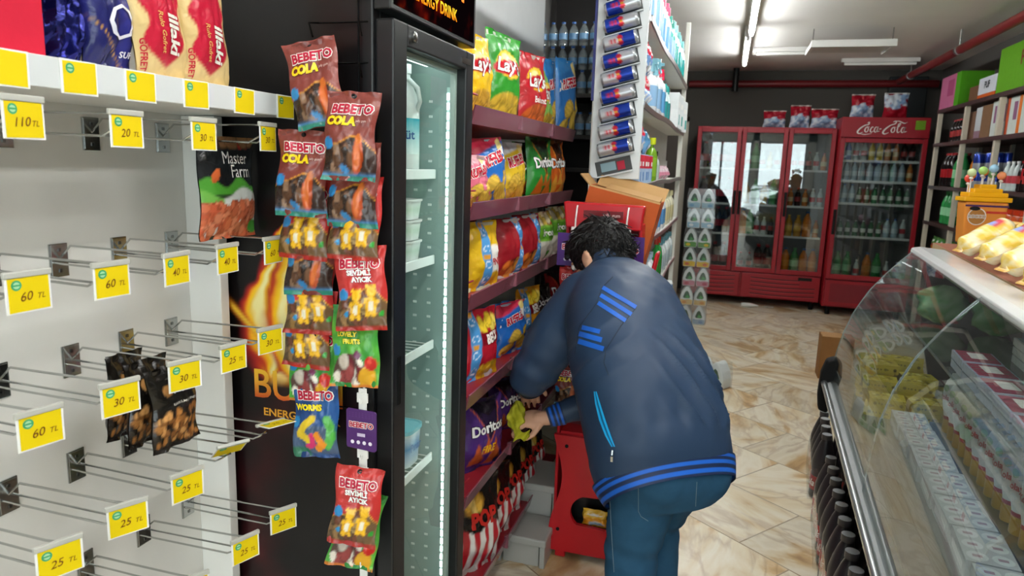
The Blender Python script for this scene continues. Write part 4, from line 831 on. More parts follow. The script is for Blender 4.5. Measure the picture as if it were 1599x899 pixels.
# --- slanted can dispenser board on the gondola end (faces the photographer)
CYB = 2.80; bz0 = 1.452; t = thing('can_dispenser', 'white board holding slanted silver blue cans on the gondola end', 'dispenser', (-.437, CYB, bz0))
g = G(); wb_ = H('cfd3d4'); g.box(-.098, 0, 0, .098, .018, .98, wb_); g.build('board', 'satin', t, bevel=.002)
g = G(); g.box(-.108, -.001, .3, -.0985, .02, .98, H('2a2f6a')); g.build('navy_edge', 'satin', t)
pxs = [(974, -18), (973, 10), (971, 36.5), (969.5, 64), (968, 92.5), (967, 120), (965, 148), (963.5, 175.5), (962, 203), (960.5, 230.5)]
slots = [at(a, b, Y=CYB - .012) for a, b in pxs]; TL_ = math.radians(14)
ax = Vector((math.cos(TL_), 0, math.sin(TL_)))
for i, p in enumerate(slots + [at(958, 259, Y=CYB - .001)]):
    lx, lz = p[0] + .437, p[2] - bz0; R2 = Matrix.Rotation(-TL_, 4, 'Y')
    g = G(); g.obox((lx, -.0012, lz), (.142, .002, .056), R2, H('3a3c3c')); s_ = g.build('slot', 'matte', t)
    g = G(); g.obox((lx + .03 * ax.x * .2, -.0105, lz - .0315), (.146, .02, .004), R2, wb_); g.build('slot_lip', 'satin', s_)
    if i == len(slots): g = G(); g.obox((lx + .03, -.0028, lz + .004), (.03, .001, .034), R2, H('a2283a')); g.obox((lx - .02, -.0028, lz - .004), (.06, .001, .034), R2, H('7d97a0')); g.build('goods_behind_slot', 'paper', s_)
def can_geom():
    g = G(); r, L = .0262, .133; n = 28; zz = np.linspace(.009, L - .010, 26); an = np.arange(n + 1) * 2 * math.pi / n
    A, Z = np.meshgrid(an, zz, indexing='ij'); c = CA(A, H('b9bcc2')); hlf = (Z > L / 2); q = (np.cos(A) > -.1); blue = H('1c3a9a')
    c = mix(c, blue, (hlf == (np.abs(A - math.pi) > math.pi / 2)).astype(float)); 
    for a0 in (0, math.pi):
        d = np.abs((A - a0 + math.pi) % (2 * math.pi) - math.pi); c = mix(c, H('c42a3a'), sm((1 - np.sqrt(((d - .42) / .34) ** 2 + ((Z - L * .52) / .011) ** 2)) / .2 + .3)); c = mix(c, H('d8a23a'), sm((1 - np.sqrt((d / .22) ** 2 + ((Z - L * .52) / .007) ** 2)) / .2 + .3)); c = mix(c, H('c42a3a'), band(Z, L * .2, L * .42, .003) * band(d, -.1, .28, .06) * (.6 + .4 * np.sin(Z * 900)))
    P = np.stack([r * np.cos(A), r * np.sin(A), Z], -1); g.grid(P, c)
    al = H('a9acae'); g.lathe([(.019, .0015), (.021, 0), (.0235, .004), (r, .009)], al, n); g.lathe([(r, L - .010), (.0238, L - .004), (.0238, L), (.0222, L), (.0215, L - .003), (0, L - .003)], al, n); return g
cn0 = None; orient = [0, 0, 0, 1, 0, 1, 0, 1, 1, 1]
names = ['topmost slanted can, cut by the top edge of the photo', 'second slanted can from the top', 'third slanted can from the top', 'fourth slanted can from the top', 'fifth slanted can from the top', 'sixth slanted can from the top', 'fifth slanted can counted up from the empty slot', 'fourth slanted can counted up from the empty slot', 'third slanted can counted up from the empty slot', 'lowest slanted can, just above the empty slot']
for i, p in enumerate(slots):
    c = Vector((p[0], CYB - .0285, p[2])) - ax * .0665
    Rm = ax.to_track_quat('Z', 'X').to_matrix().to_4x4() @ Matrix.Rotation(math.radians(-90 + (180 if orient[i] else 0) + (i * 37 % 30 - 15)), 4, 'Z')
    if cn0 is None: o = cn0 = can_geom().build('drink_can', 'can', smooth=40)
    else: o = cn0.copy(); COL.objects.link(o)
    o.location = c; o.rotation_euler = Rm.to_euler(); lb = ['second', 'third', 'fourth', 'fifth', 'sixth', 'seventh', 'eighth']
    tag(o, 'silver and blue drink can, ' + names[i].replace('fifth slanted can counted up from', 'fifth one up from').replace('slanted ', '').replace('counted ', ''), 'drink can', 'cans in the slanted dispenser')
# --- goods on the gondola shelves
def flask(r, h, body, cap, label, sx=1.25, sy=.7, neck=.3, waist=False):
    g = G(); pr = [(r * .93, 0), (r, h * .03), (r * (.9 if waist else 1), h * .4), (r, h * .58), (r * .8, h * .7), (r * neck, h * .78), (r * neck, h * .84)]; g.lathe(pr, body, 14, sx=sx, sy=sy); g.lathe([(r * (neck + .08), h * .84), (r * (neck + .05), h), (0, h)], cap, 12, sx=1, sy=1); g.lathe([(r * (.99 if not waist else .97), h * .12), (r * (.935 if waist else 1.012), h * .4), (r * 1.012, h * .54)], label, 14, sx=sx * 1.015, sy=sy * 1.02); return g
def spray(h, body, cap, label):
    g = flask(h * .2, h * .84, body, cap, label); g.box(-h * .05, -h * .12, h * .83, h * .05, h * .1, h * .93, cap); g.box(-h * .03, -h * .17, h * .87, h * .03, -h * .12, h * .92, cap); g.tube([(0, -h * .09, h * .84), (0, -h * .12, h * .74)], h * .02, cap, 6); return g
def pouch(w, h, cols, d=.04, seed=3):
    b = Bag(w, h, d, seed, crush=.012)
    def p(u, v):
        c = CA(u, cols[0]); c = mix(c, cols[1], sm((v - .55) / .03)); c = mix(c, cols[2], ell(u, v, .05, .25, .3, .16, .3)); return mix(c, WHT, ell(u, v, 0, .72, .3, .05, .2) * .8)
    return b.geom(p, cols[0], 14, 18)
def carton(w, d, h, cols):
    g = G(); g.box(-w/2, -d/2, 0, w/2, d/2, h, cols[0]); g.box(-w/2 - .0006, -d/2 - .0006, h * .52, w/2 + .0006, d/2 + .0006, h * .97, cols[1]); g.box(w * .1, -d/2 - .001, h * .1, w * .4, d/2 + .001, h * .4, cols[2]); g.box(-w * .3, -d/2 - .001, h * .6, w * .3, d/2 + .001, h * .75, WHT); return g
wh, lb_, rd, tq, gn, pk = H('e6eaec'), H('8fb6d8'), H('c92a3e'), H('2fa09a'), H('2f8a4a'), H('d88aa0')
_GO = {}
def row(name, cat, geom, z, y0, n, dy, lb, x=-.372, grp=None, mat='gloss', rz=FX, zoff=.001):
    key = name + lb
    for i in range(n):
        loc = (x + .004 * math.sin(i * 2.3), y0 + i * dy, z + zoff); r = rz + .12 * math.sin(i * 3.7)
        if i == 0: o = geom().build(name, mat, smooth=40); _GO[key] = o
        else: o = _GO[key].copy(); COL.objects.link(o)
        o.location = loc; o.rotation_euler = (0, 0, r)
        l = nth(lb, i, n, 'from the near end'); tag(o, l, cat, grp)
z = GZ[0]
row('cleaner_bottle', 'bottle', lambda: flask(.04, .3, wh, rd, lb_), z, 2.90, 5, .105, 'white and red cleaner bottle on the highest gondola shelf', grp='red capped bottles, highest gondola shelf')
row('cleaner_bottle', 'bottle', lambda: flask(.034, .25, H('dfe8ee'), H('d84a6a'), H('6f9fd0'), waist=True), z, 3.45, 5, .105, 'white bottle with pink cap on the highest gondola shelf', grp='pink capped bottles, highest gondola shelf')
row('cleaner_bottle', 'bottle', lambda: flask(.034, .24, H('2f9a8a'), H('1f7a6a'), lb_), z, 4.02, 2, .11, 'teal bottle on the highest gondola shelf')
row('cleaner_bottle', 'bottle', lambda: flask(.034, .26, wh, H('7fc8c8'), tq), z, 4.28, 8, .108, 'white and turquoise bottle at the far end of the highest gondola shelf', grp='turquoise bottles, highest gondola shelf')
z = GZ[1]
row('refill_pouch', 'pouch', lambda: pouch(.085, .13, (H('7a9fd0'), rd, wh)), z, 2.93, 3, .095, 'red and blue refill pouch, lower layer, second gondola shelf', grp='lower refill pouches, second gondola shelf')
row('refill_pouch', 'pouch', lambda: pouch(.085, .13, (H('7a9fd0'), rd, wh), seed=6), z, 2.93, 3, .095, 'red and blue refill pouch, upper layer, second gondola shelf', grp='upper refill pouches, second gondola shelf', zoff=.134)
row('spray_bottle', 'bottle', lambda: spray(.25, H('dfe6ea'), H('7fb8c8'), lb_), z, 3.27, 2, .13, 'white spray bottle with blue head, second gondola shelf')
row('cleaner_bottle', 'bottle', lambda: flask(.042, .24, wh, H('d8284a'), H('5fa0d0'), waist=True), z, 3.56, 3, .12, 'white and blue bottle with red cap, second gondola shelf', grp='red topped bottles, second gondola shelf')
row('cleaner_bottle', 'bottle', lambda: flask(.036, .2, H('cfe6e6'), tq, H('2f8a8a')), z, 3.95, 3, .11, 'pale teal bottle on the second gondola shelf', grp='teal bottles, second gondola shelf')
row('detergent_box', 'box', lambda: carton(.16, .1, .2, (wh, H('dfe4e6'), tq)), z, 4.45, 4, .18, 'white detergent box with teal print, far end of the second gondola shelf', grp='detergent boxes, second gondola shelf', mat='card')
z = GZ[2]
row('freshener_box', 'box', lambda: carton(.055, .05, .12, (H('a9c0dc'), rd, H('5f86c0'))), z, 2.90, 8, .064, 'slim red and blue box standing in a row on the third gondola shelf', grp='slim red boxes, third gondola shelf', mat='paper')
row('refill_pouch', 'pouch', lambda: pouch(.1, .13, (H('7a9fd0'), rd, wh), seed=8), z, 2.96, 1, .1, 'red and blue pouch on top of the slim boxes, third gondola shelf', zoff=.122)
row('refill_pouch', 'pouch', lambda: pouch(.09, .11, (H('5f90b8'), H('4f86a8'), wh), seed=9), z, 3.18, 1, .1, 'blue pouch on top of the slim boxes, third gondola shelf', zoff=.122)
row('cleaner_bottle', 'bottle', lambda: flask(.05, .21, H('6f9a28'), H('c8d428'), H('86b038'), sx=1., sy=.6), z, 3.52, 1, .1, 'green flat bottle on the third gondola shelf')
row('cleaner_bottle', 'bottle', lambda: flask(.034, .15, H('c3cfc8'), H('1c1c1e'), H('b4c2b8')), z, 3.72, 1, .1, 'clear bottle with black cap on the third gondola shelf')
row('soap_pack', 'pack', lambda: pouch(.09, .08, (pk, H('e6c8d4'), wh), seed=10), z, 3.9, 5, .11, 'pink soap pack on the third gondola shelf', grp='pink soap packs, third gondola shelf')
z = GZ[3]
row('toothbrush_pack', 'pack', lambda: carton(.04, .012, .19, (H('cfdfe6'), H('6fb0c8'), H('2f6ab0'))), z, 3.0, 6, .07, 'blue and white toothbrush pack on the fourth gondola shelf', grp='toothbrush packs, fourth gondola shelf', mat='paper')
row('toothpaste_box', 'box', lambda: carton(.045, .04, .19, (H('2f6ac0'), H('e6e6ea'), rd)), z, 3.5, 3, .09, 'blue upright box on the fourth gondola shelf', mat='paper')
row('shampoo_bottle', 'bottle', lambda: flask(.034, .21, wh, H('2f7ac0'), H('5f9ad0')), z, 3.85, 5, .11, 'white and blue shampoo bottle, fourth gondola shelf', grp='shampoo bottles, fourth gondola shelf')
row('shampoo_bottle', 'bottle', lambda: flask(.034, .2, H('e6e2c8'), H('cfc8a0'), H('d8cfa0')), z, 4.5, 5, .11, 'cream shampoo bottle, fourth gondola shelf', grp='cream bottles, fourth gondola shelf')
z = GZ[4]
row('cleaner_bottle', 'bottle', lambda: flask(.036, .24, H('2f9a4a'), H('c23a2a'), H('2f8a3a')), z, 4.1, 2, .11, 'bright green bottle on the fifth gondola shelf')
row('shampoo_bottle', 'bottle', lambda: flask(.036, .19, wh, H('9fb8c8'), H('7f9ab0')), z, 3.1, 8, .105, 'white bottle with grey label, fifth gondola shelf', grp='grey label bottles, fifth gondola shelf')
row('shampoo_bottle', 'bottle', lambda: flask(.036, .2, H('dfe8ea'), H('6fa8b8'), H('bcd0d8')), z, 4.4, 7, .105, 'pale bottle at the far end, fifth gondola shelf', grp='pale bottles, fifth gondola shelf')
z = GZ[5]
row('detergent_box', 'box', lambda: carton(.16, .1, .22, (wh, H('6f9fd0'), rd)), z, 3.2, 10, .19, 'white and blue detergent box on the sixth gondola shelf', grp='detergent boxes, sixth gondola shelf', mat='card')
# --- stack of shrink-wrapped twin detergent bottles at the far end
def det_pack(loc, print_, lb, rz=0., grp='twin detergent packs stacked by the coolers'):
    t = thing('detergent_pack', lb, 'detergent pack', loc, rz, grp); bw = .128; H_ = .183
    for sx in (-1, 1):
        g = G(); o = [(-.058, 0), (.058, 0), (.061, .07), (.05, .12), (.022, .17), (.012, .183), (-.012, .183), (-.022, .17), (-.05, .12), (-.061, .07)]; hole = [(0, .142), (-.017, .126), (-.034, .078), (-.024, .066), (.024, .066), (.034, .078), (.017, .126)]
        f = lambda a, b, d: (a + sx * bw / 2, -.06 + d, b); g.prism(o, .12, f, H('dfe6e6')); b_ = g.build('bottle', 'plastic', t, bevel=.008)
        g = G(); g.flat(hole[::-1], lambda p: np.stack([p[:, 0] + sx * bw / 2, np.full(len(p), -.0606), p[:, 1]], 1), H('174a28')); g.flat([(-.014, .07), (.02, .068), (.029, .078), (.002, .104)], lambda p: np.stack([p[:, 0] + sx * bw / 2, np.full(len(p), -.0610), p[:, 1]], 1), H('3f9a4a')); g.build('grip_opening', 'satin', b_)
        g = G(); f2 = lambda p: np.stack([p[:, 0] + sx * bw / 2, np.full(len(p), -.0607), p[:, 1]], 1); g.flat([(-.054, .006), (.054, .006), (.056, .05), (.02, .058), (-.02, .05), (-.056, .056)], f2, print_[0]); g.flat(disc(.022, 12, .02 * sx, .028, .014), lambda p: f2(p) - np.array([0, .0004, 0]), print_[1]); g.build('label', 'paper', b_)
    g = G(); P = []
    for z in (-.0005 + .001, .1, .186): P.append([(x * (1 if z < .15 else .92), y * (1 if z < .15 else .95), z) for x, y in ((-.131, -.064), (.131, -.064), (.131, .064), (-.131, .064), (-.131, -.064))])
    g.grid(np.array(P), WHT); g.build('shrink_film', 'film', t); return t
pr = [(H('9fc0d0'), H('6f9fc0')), (H('8fb8d0'), H('dfe6e8')), (H('5f9a4a'), H('e0c02a')), (H('e2bc3a'), H('d8714a')), (H('c77f94'), H('b03a58')), (H('d0b070'), H('c8863a')), (H('9fb4c8'), H('7f9ac0'))]
wd = ['topmost', 'second from the top', 'third from the top', 'fourth from the top', 'third from the floor', 'second from the floor', 'lowest']
for i in range(7): det_pack((-.235 + .006 * math.sin(i * 2.1), 6.98, .001 + (6 - i) * .1885), pr[i], 'wrapped twin detergent pack of the stack, %s' % wd[i], .06 * math.sin(i * 1.7))
fp = at(1119, 606, Z=0.)
det_pack((fp[0] - .045, fp[1] + .07, .001), (H('9fc0b0'), H('3f8a4a')), 'wrapped detergent pack alone on the floor right behind the person', -.5)
# --- tilted orange carton and red candy stand in front of the gondola end
g0 = thing('added_carton_support', 'added plain brown cartons, hidden from view, propping up the tilted orange carton', 'carton', (-.41, 2.67, 0), 0)  # cartons added out of sight to hold up the orange one
g = G(); g.box(-.135, -.085, 0, .135, .085, .58, H('8a6a48')); g.build('lower_support_carton', 'card', g0, bevel=.004); g = G(); g.box(-.13, -.085, .581, .13, .085, 1.112, H('94724e')); g.build('upper_support_carton', 'card', g0, bevel=.004)
t = thing('orange_carton', 'tilted orange printed carton with open top behind the red candy stand', 'carton', (-.418, 2.672, 1.146), rot=(0, math.radians(12.5), 0)); oc, bc = H('b5562a'), H('9a7750'); w2, d2, h2 = .135, .08, .262
g = G(); g.box(-w2, -d2, 0, w2, -d2 + .004, h2, oc); g.box(-w2, d2 - .004, 0, w2, d2, h2, bc); g.box(-w2, -d2 + .004, 0, -w2 + .004, d2 - .004, h2, oc); g.box(w2 - .004, -d2 + .004, 0, w2, d2 - .004, h2, oc); g.box(-w2, -d2, 0, w2, d2, .004, bc); g.box(-w2, -d2 - .0002, h2 - .005, w2, -d2 + .0042, h2 + .001, H('c49a68')); g.build('box_body', 'card', t)
for nm, (c_, sz, R_) in dict(a=((0, d2 + .028, h2 + .02), (2 * w2, .004, .085), Matrix.Rotation(math.radians(-55), 4, 'X')), b=((-w2 - .02, 0, h2 + .012), (.06, 2 * d2 - .01, .004), Matrix.Rotation(math.radians(35), 4, 'Y')), c=((.02, d2 - .045, h2 + .004), (2 * w2 - .06, .09, .004), Matrix.Rotation(math.radians(8), 4, 'X'))).items():
    g = G(); g.obox(c_, sz, R_, H('ab8658')); g.build('flap', 'card', t)
g = G(); q = XZ(-d2 - .0008, -.09, .06); g.flat(disc(.046, 22), q, H('1c1512')); g.text('C', .075, XZ(-d2 - .0012, -.09, .06), H('d89a2a'), .03); g.build('logo_print', 'paper', t)
rc = H('b3141e')
t = thing('candy_stand', 'red plastic candy stand with purple hanging cards in front of the person', 'display stand', (-.41, 2.50, 0))
def wave(s):
    zz = np.linspace(.03, .5, 24); return [(s * (.125 + .022 * math.sin((z - .03) * 14 + .5) + (.02 if z < .1 else 0)), z) for z in zz]
g = G(); o = wave(1) + wave(-1)[::-1]; hole = disc(.082, 28, .02, .2, .072); fnp = lambda a, b, d: (a, -.06 + d, b)
# panel with an oval opening: bridge outline to hole
k = len(o); hh = [(.02 + .085 * math.cos(i * 2 * math.pi / k), .2 + .075 * math.sin(i * 2 * math.pi / k)) for i in range(k)]
ang = [math.atan2(b - .2, a - .02) for a, b in o]; hh = [(.02 + .085 * math.cos(a), .2 + .075 * math.sin(a)) for a in ang]
V = [fnp(a, b, 0) for a, b in o] + [fnp(a, b, 0) for a, b in hh] + [fnp(a, b, .02) for a, b in o] + [fnp(a, b, .02) for a, b in hh]; fs = []
for i in range(k):
    j = (i + 1) % k; fs += [(i, j, k + j, k + i), (2 * k + i, 3 * k + i, 3 * k + j, 2 * k + j), (i, 2 * k + i, 2 * k + j, j), (k + i, k + j, 3 * k + j, 3 * k + i)]
g.add(V, fs, rc); g.build('foot_panel', 'plastic', t)
for sx in (-1, 1):
    g = G(); g.box(sx * .13 - .006, -.04, .03, sx * .13 + .006, .055, 1.3, rc); g.build('side_panel', 'plastic', t, bevel=.004)
    g = G(); g.box(sx * .1 - .02, -.05, 0, sx * .1 + .02, .05, .03, rc); g.build('foot', 'plastic', t, bevel=.004)
g = G(); g.box(-.12, .05, .05, .12, .058, 1.3, H('5a0c12')); g.box(-.12, -.04, .5, .12, .05, .51, rc); g.build('back_panel', 'plastic', t)
for x, z in ((-.11, .12), (-.09, .46), (.1, .12), (.1, .44)):
    g = G(); g.lathe([(.007, 0), (.007, .003), (0, .003)], BLK, 10); g.xf(Matrix.Translation((x, -.0605, z)) @ Matrix.Rotation(math.pi / 2, 4, 'X')); g.build('rivet', 'rubber', t)
hd = [(-.15, 1.285), (.15, 1.285), (.135, 1.375), (-.137, 1.375)]
g = G(); g.prism([(-.133, 1.28), (.133, 1.28), (.143, 1.368), (-.145, 1.372)], .05, lambda a, b, d: (a, -.06 + d, b), rc); hdo = g.build('header', 'plastic', t, bevel=.006)
g = G(); g.box(-.07, -.0635, 1.318, .07, -.0602, 1.345, H('6a0c12')); g.text('jelly gum', .017, XZ(-.0645, .03, 1.33), H('e6c8c4'), .01); g.build('header_slot', 'plastic', hdo)
for x in (-.092, .088):
    g = G(); g.tube([(x, -.064, 1.36), (x, -.072, 1.352), (x - .003, -.073, 1.31), (x - .004, -.07, 1.285)], .003, H('e6e2de'), 7); g.box(x - .017, -.074, 1.262, x + .012, -.068, 1.285, H('e6e2de')); g.build('strip_hook', 'plastic', t, smooth=50)
    g = G(); g.prism([(x - .065, 1.145), (x + .062, 1.145), (x + .062, 1.262), (x - .065, 1.262)], .003, lambda a, b, d: (a, -.07 - d, b), H('46246a')); g.text('BEBETO', .026, XZ(-.0735, x - .002, 1.212), H('f1ece8'), .1); g.text('BEBETO', .026, XZ(-.0739, x - .002, 1.212), H('b01c38'), .03)
    for q in range(4): g.flat(disc(.006, 10, -.035 + q * .02, 0), XZ(-.0736, x, 1.168), H('d6d0da'))
    g.build('brand_card', 'poster', t)
red_tray = G(); red_tray.tube([(.142, -.06, .93), (.19, -.02, 1.2)], .006, rc, 8); red_tray.tube([(.142, .04, .93), (.19, .05, 1.2)], .006, rc, 8); red_tray.tube([(.19, -.02, 1.2), (.19, .05, 1.2)], .006, rc, 8)
red_tray.add([(.140, -.055, .93), (.185, -.02, 1.19), (.185, .05, 1.19), (.140, .045, .93)], [(0, 1, 2, 3)], rc); red_tray.add([(.142, -.055, .93), (.187, -.02, 1.19), (.187, .05, 1.19), (.142, .045, .93)], [(3, 2, 1, 0)], rc); red_tray.build('side_tray', 'plastic', t)
for i, (x, z, kd, lb) in enumerate(((-.092, .975, 'bear4', 'red gummy bag hanging on the red stand just left of the head'), (-.092, .80, 'bear3', 'gummy bag hanging second on the left of the red stand'), (.088, .975, 'cola2', 'brown gummy bag hanging on the right of the red stand'), (.088, .80, 'bear12', 'gummy bag hanging second on the right of the red stand'), (-.092, .62, 'cola6', 'brown gummy bag hanging third on the left of the red stand'), (.088, .62, 'fruit5', 'green gummy bag hanging third on the right of the red stand'))):
    put('gummy_bag', lb, 'candy bag', kd, (-.41 + x, 2.50 - .078, z), (0, 0, 0), 'gummy bags on the red stand')
g = G(); pk_ = pouch(.1, .07, (H('d8901c'), H('e6b43a'), H('9fb8c8')), .03, 12); tag(pk_.build('snack_pack', 'foil', smooth=50, loc=(-.385, 2.482, .135)), 'small orange snack pack seen through the oval hole of the red stand', 'snack pack')
g = G(); g.box(-.1, -.03, .12, .12, .04, .133, BLK); g.box(-.1, .03, .133, .12, .04, .3, BLK); g.build('inner_tray', 'plastic', t)
# ================================================================== refrigerated display counter on the right
CTH = math.radians(-4.9); CO = Vector((.478, 3.25, 0)); CM = Matrix.Translation(CO) @ Matrix.Rotation(CTH, 4, 'Z')
CL = 2.75                                                                # length towards the photographer (local -Y)
def cw(x, y, z=0.): return CM @ Vector((x, y, z))
t = thing('display_counter', 'long refrigerated counter with curved glass front, right side of the aisle', 'display counter', CO, CTH)
PROF = [(.016, .612), (.024, .672), (.034, .74), (.05, .82), (.082, .92), (.132, 1.02), (.19, 1.10), (.238, 1.158), (.275, 1.198)]
from_ = np.array(PROF)
def prof_smooth(n=22):
    s = np.concatenate([[0], np.cumsum(np.linalg.norm(np.diff(from_, axis=0), axis=1))]); q = np.linspace(0, s[-1], n); return np.stack([np.interp(q, s, from_[:, 0]), np.interp(q, s, from_[:, 1])], 1)
PS = prof_smooth(); cwht, cgry = H('dadcdc'), H('6c6e70')
g = G(); g.prism([(.27, .0), (.92, .0), (.92, .5), (.02, .56), (.03, .50), (.27, .38)], CL, lambda a, b, d: (a, -d, b), H('55585a')); g.build('base', 'satin', t, bevel=.004)
g = G(); g.tube([(-.006, -.01, .598), (-.006, -CL, .598)], .0125, H('c9cccd'), 12); bp = g.build('bumper_rail', 'steel', t, smooth=40)
g = G(); g.prism([(-.018, .47), (.02, .46), (.045, .55), (.045, .69), (.03, .715), (-.004, .70), (-.022, .64), (-.026, .54)], .06, lambda a, b, d: (a, .02 - d, b), BLK); g.build('corner_buffer', 'rubber', t, bevel=.012, seg=3)
g = G(); g.prism([(.004, .562), (.06, .562), (.06, .60), (.03, .612), (.004, .60)], CL, lambda a, b, d: (a, -d, b), H('8c8f90')); g.build('front_sill', 'satin', t)
g = G(); g.prism([(.03, .6125), (.06, .6005), (.12, .60), (.13, .612), (.06, .625), (.04, .66), (.036, .66)], CL - .04, lambda a, b, d: (a, -d - .02, b), H('a2a29a')); g.build('air_duct', 'steel', t)
dk_ = H('b4b8b8'); g = G(); g.box(.12, -CL + .02, .60, .86, -.02, .615, dk_); g.build('deck', 'steel', t)
g = G(); g.box(.292, -CL + .03, .6152, .85, -.57, .658, H('a2a8a8')); g.build('deck_step', 'steel', t)
g = G(); g.box(.86, -CL + .02, .56, .92, -.002, 1.2, H('3f4244')); g.box(.855, -CL + .02, .616, .8599, -.02, 1.16, H('3a3d40')); g.build('rear_wall', 'satin', t)
g = G(); g.prism([(.268, 1.19), (.285, 1.172), (.36, 1.172), (.395, 1.182), (.395, 1.205), (.30, 1.212), (.272, 1.206)], CL - .0, lambda a, b, d: (a, -d + .04, b), cwht); g.build('top_rail', 'gloss', t, bevel=.004)
g = G(); g.box(.392, -CL, 1.168, .93, .36, 1.181, H('c8c9c6')); g.build('top_panel', 'satin', t)
g = G(); g.box(.398, -CL, 1.1815, .92, .35, 1.207, H('a58a68')); g.flat([(.399, -CL), (.919, -CL), (.919, .349), (.399, .349)], XY(1.2075), H('8c5a48')); g.build('counter_board', 'card', t)
TH = .006
def pane(y0, y1, nm, shift=0.):
    g = G(); nrm = np.gradient(PS, axis=0); nrm = np.stack([-nrm[:, 1], nrm[:, 0]], 1); nrm /= np.linalg.norm(nrm, axis=1)[:, None]
    o = PS + nrm * shift; i_ = o - nrm * TH
    def surf(q, fl):
        P = np.array([[(a, y, b) for a, b in q] for y in (y0, y1)]); g.grid(P, WHT, flip=fl)
    surf(o, False); surf(i_, True)
    for y in (y0, y1):
        P = np.array([[(a, y, b) for a, b in o], [(a, y, b) for a, b in i_]]); g.grid(P, WHT, flip=(y == y1))
    p_ = g.build(nm, 'caseglass', t, smooth=60)
    for y, sg in ((y0, 1), (y1, -1)):
        g = G(); P = [(a - .001, y + sg * .0, b) for a, b in PS]; g.tube(P, .0014, H('7f8a88'), 5); g.build('pane_edge', 'gloss', p_, smooth=60)
pane(-.004, -1.17, 'far_pane'); pane(-1.18, -CL + .0, 'near_pane', .004)
g = G(); o = [(a, b) for a, b in PS] + [(.36, 1.172), (.86, 1.17), (.86, .6), (.03, .6)]; g.flat(o[::-1], lambda p: np.stack([p[:, 0], np.full(len(p), -.006), p[:, 1]], 1), WHT); g.flat(o, lambda p: np.stack([p[:, 0], np.full(len(p), -.012), p[:, 1]], 1), WHT); g.build('end_pane', 'caseglass', t)
g = G(); g.prism([(.40, .616), (.854, .616), (.854, 1.167), (.40, 1.167), (.33, 1.12), (.33, .9)], .02, lambda a, b, d: (a, -.014 - d, b), H('2a2628')); g.build('end_wall', 'satin', t)
g = G(); g.box(.24, -CL + .1, .945, .78, -.1, .951, WHT); sh_ = g.build('glass_shelf', 'caseglass', t)
g = G(); g.tube([(.24, -CL + .1, .948), (.24, -.1, .948)], .004, H('9fb0ac'), 6)
for y in (-.3, -1.1, -1.9): g.tube([(.7, y, .616), (.7, y, .945)], .007, H('8c9092'), 8)
g.build('shelf_edge', 'steel', sh_)
def shear(x, y, z): return x + .038 * np.clip(-y, 0, 9) * np.clip((1.2 - z) / .6, 0, 1)      # the front leans out a little more towards the near end
def cput(o, x, y, z, rz=0., rot=None):
    o.location = cw(float(shear(x, y, z)), y, z); o.rotation_euler = rot if rot else (0, 0, CTH + rz); return o
def rep(geom, name, mat, n, fn, lb, cat, grp, smooth=35):
    """n copies of one mesh placed by fn(i)->(x,y,z,rz)"""
    o0 = None
    for i in range(n):
        x, y, z, rz = fn(i)
        if o0 is None: o = o0 = geom().build(name, mat, smooth=smooth)
        else: o = o0.copy(); COL.objects.link(o)
        cput(o, x, y, z, rz); tag(o, lb if 'cheese' in lb and 'speckled' in lb else nth(lb, i, n, 'from far end'), cat, grp)
    return o0
Z0 = .6155
for o_ in list(t.children) + [c_ for q_ in t.children for c_ in q_.children]:
    for v_ in o_.data.vertices: v_.co.x = float(shear(v_.co.x, v_.co.y, v_.co.z))
# far end: yellow cheese packs, then dairy
def cheese():
    g = G(); g.box(-.06, -.045, 0, .06, .045, .035, H('c8b23a')); r = random.Random(4)
    for _ in range(16): g.flat(disc(r.uniform(.004, .009), 8, r.uniform(-.05, .05), r.uniform(-.036, .036)), XY(.0354), H('8a7a24') if r.random() < .5 else H('e6dc86'))
    for _ in range(8): g.flat(disc(r.uniform(.003, .007), 7, r.uniform(-.05, .05), .016), lambda p: np.stack([p[:, 0], np.full(len(p), -.0454), p[:, 1]], 1), H('8a7a24'))
    return g
for L, n in ((0, 8), (1, 8), (2, 6), (3, 3)):
    rep(cheese, 'cheese_pack', 'wrapf', n, lambda i, L=L: (.17 + (i % 2) * .13 + .012 * math.sin(i * 2 + L), -.09 - (i // 2) * .11 - .008 * math.cos(i * 2), Z0 + .0362 * L, .16 * math.sin(i * 1.9 + L)), ('yellow speckled cheese pack on the deck at the far end of the counter', 'yellow speckled cheese pack in the second layer at the far end of the counter', 'yellow speckled cheese pack in the third layer at the far end of the counter', 'yellow speckled cheese pack on the very top at the far end of the counter')[L], 'cheese pack', 'cheese packs layer %s' % ('one', 'two', 'three', 'four')[L], 0)
def wedge(): g = G(); g.prism([(-.05, 0), (.06, 0), (.05, .05), (-.04, .06)], .07, lambda a, b, d: (a, d - .035, b), H('9c8a4a')); g.flat(rect(.06, .03), lambda p: np.stack([p[:, 0], np.full(len(p), -.0356), p[:, 1] + .026], 1), H('dcd6b8')); return g
rep(wedge, 'cheese_wedge', 'wrapf', 4, lambda i: (.40 + (i % 2) * .0, -.16 - i * .1, Z0, .2 * i), 'brownish cheese wedge in clear wrap beside the yellow packs', 'cheese wedge', 'cheese wedges in the counter', 0)
def big_tub(): return tub_geom(.12, .12, .07, H('e6e9ea'), H('3f7f8a'), H('9fc0cc'))
rep(big_tub, 'cream_tub', 'plastic', 3, lambda i: (.60, -.12 - i * .125, Z0, 0), 'white tub with dark teal lid behind the cheese packs', 'tub', 'teal lid tubs in the counter')
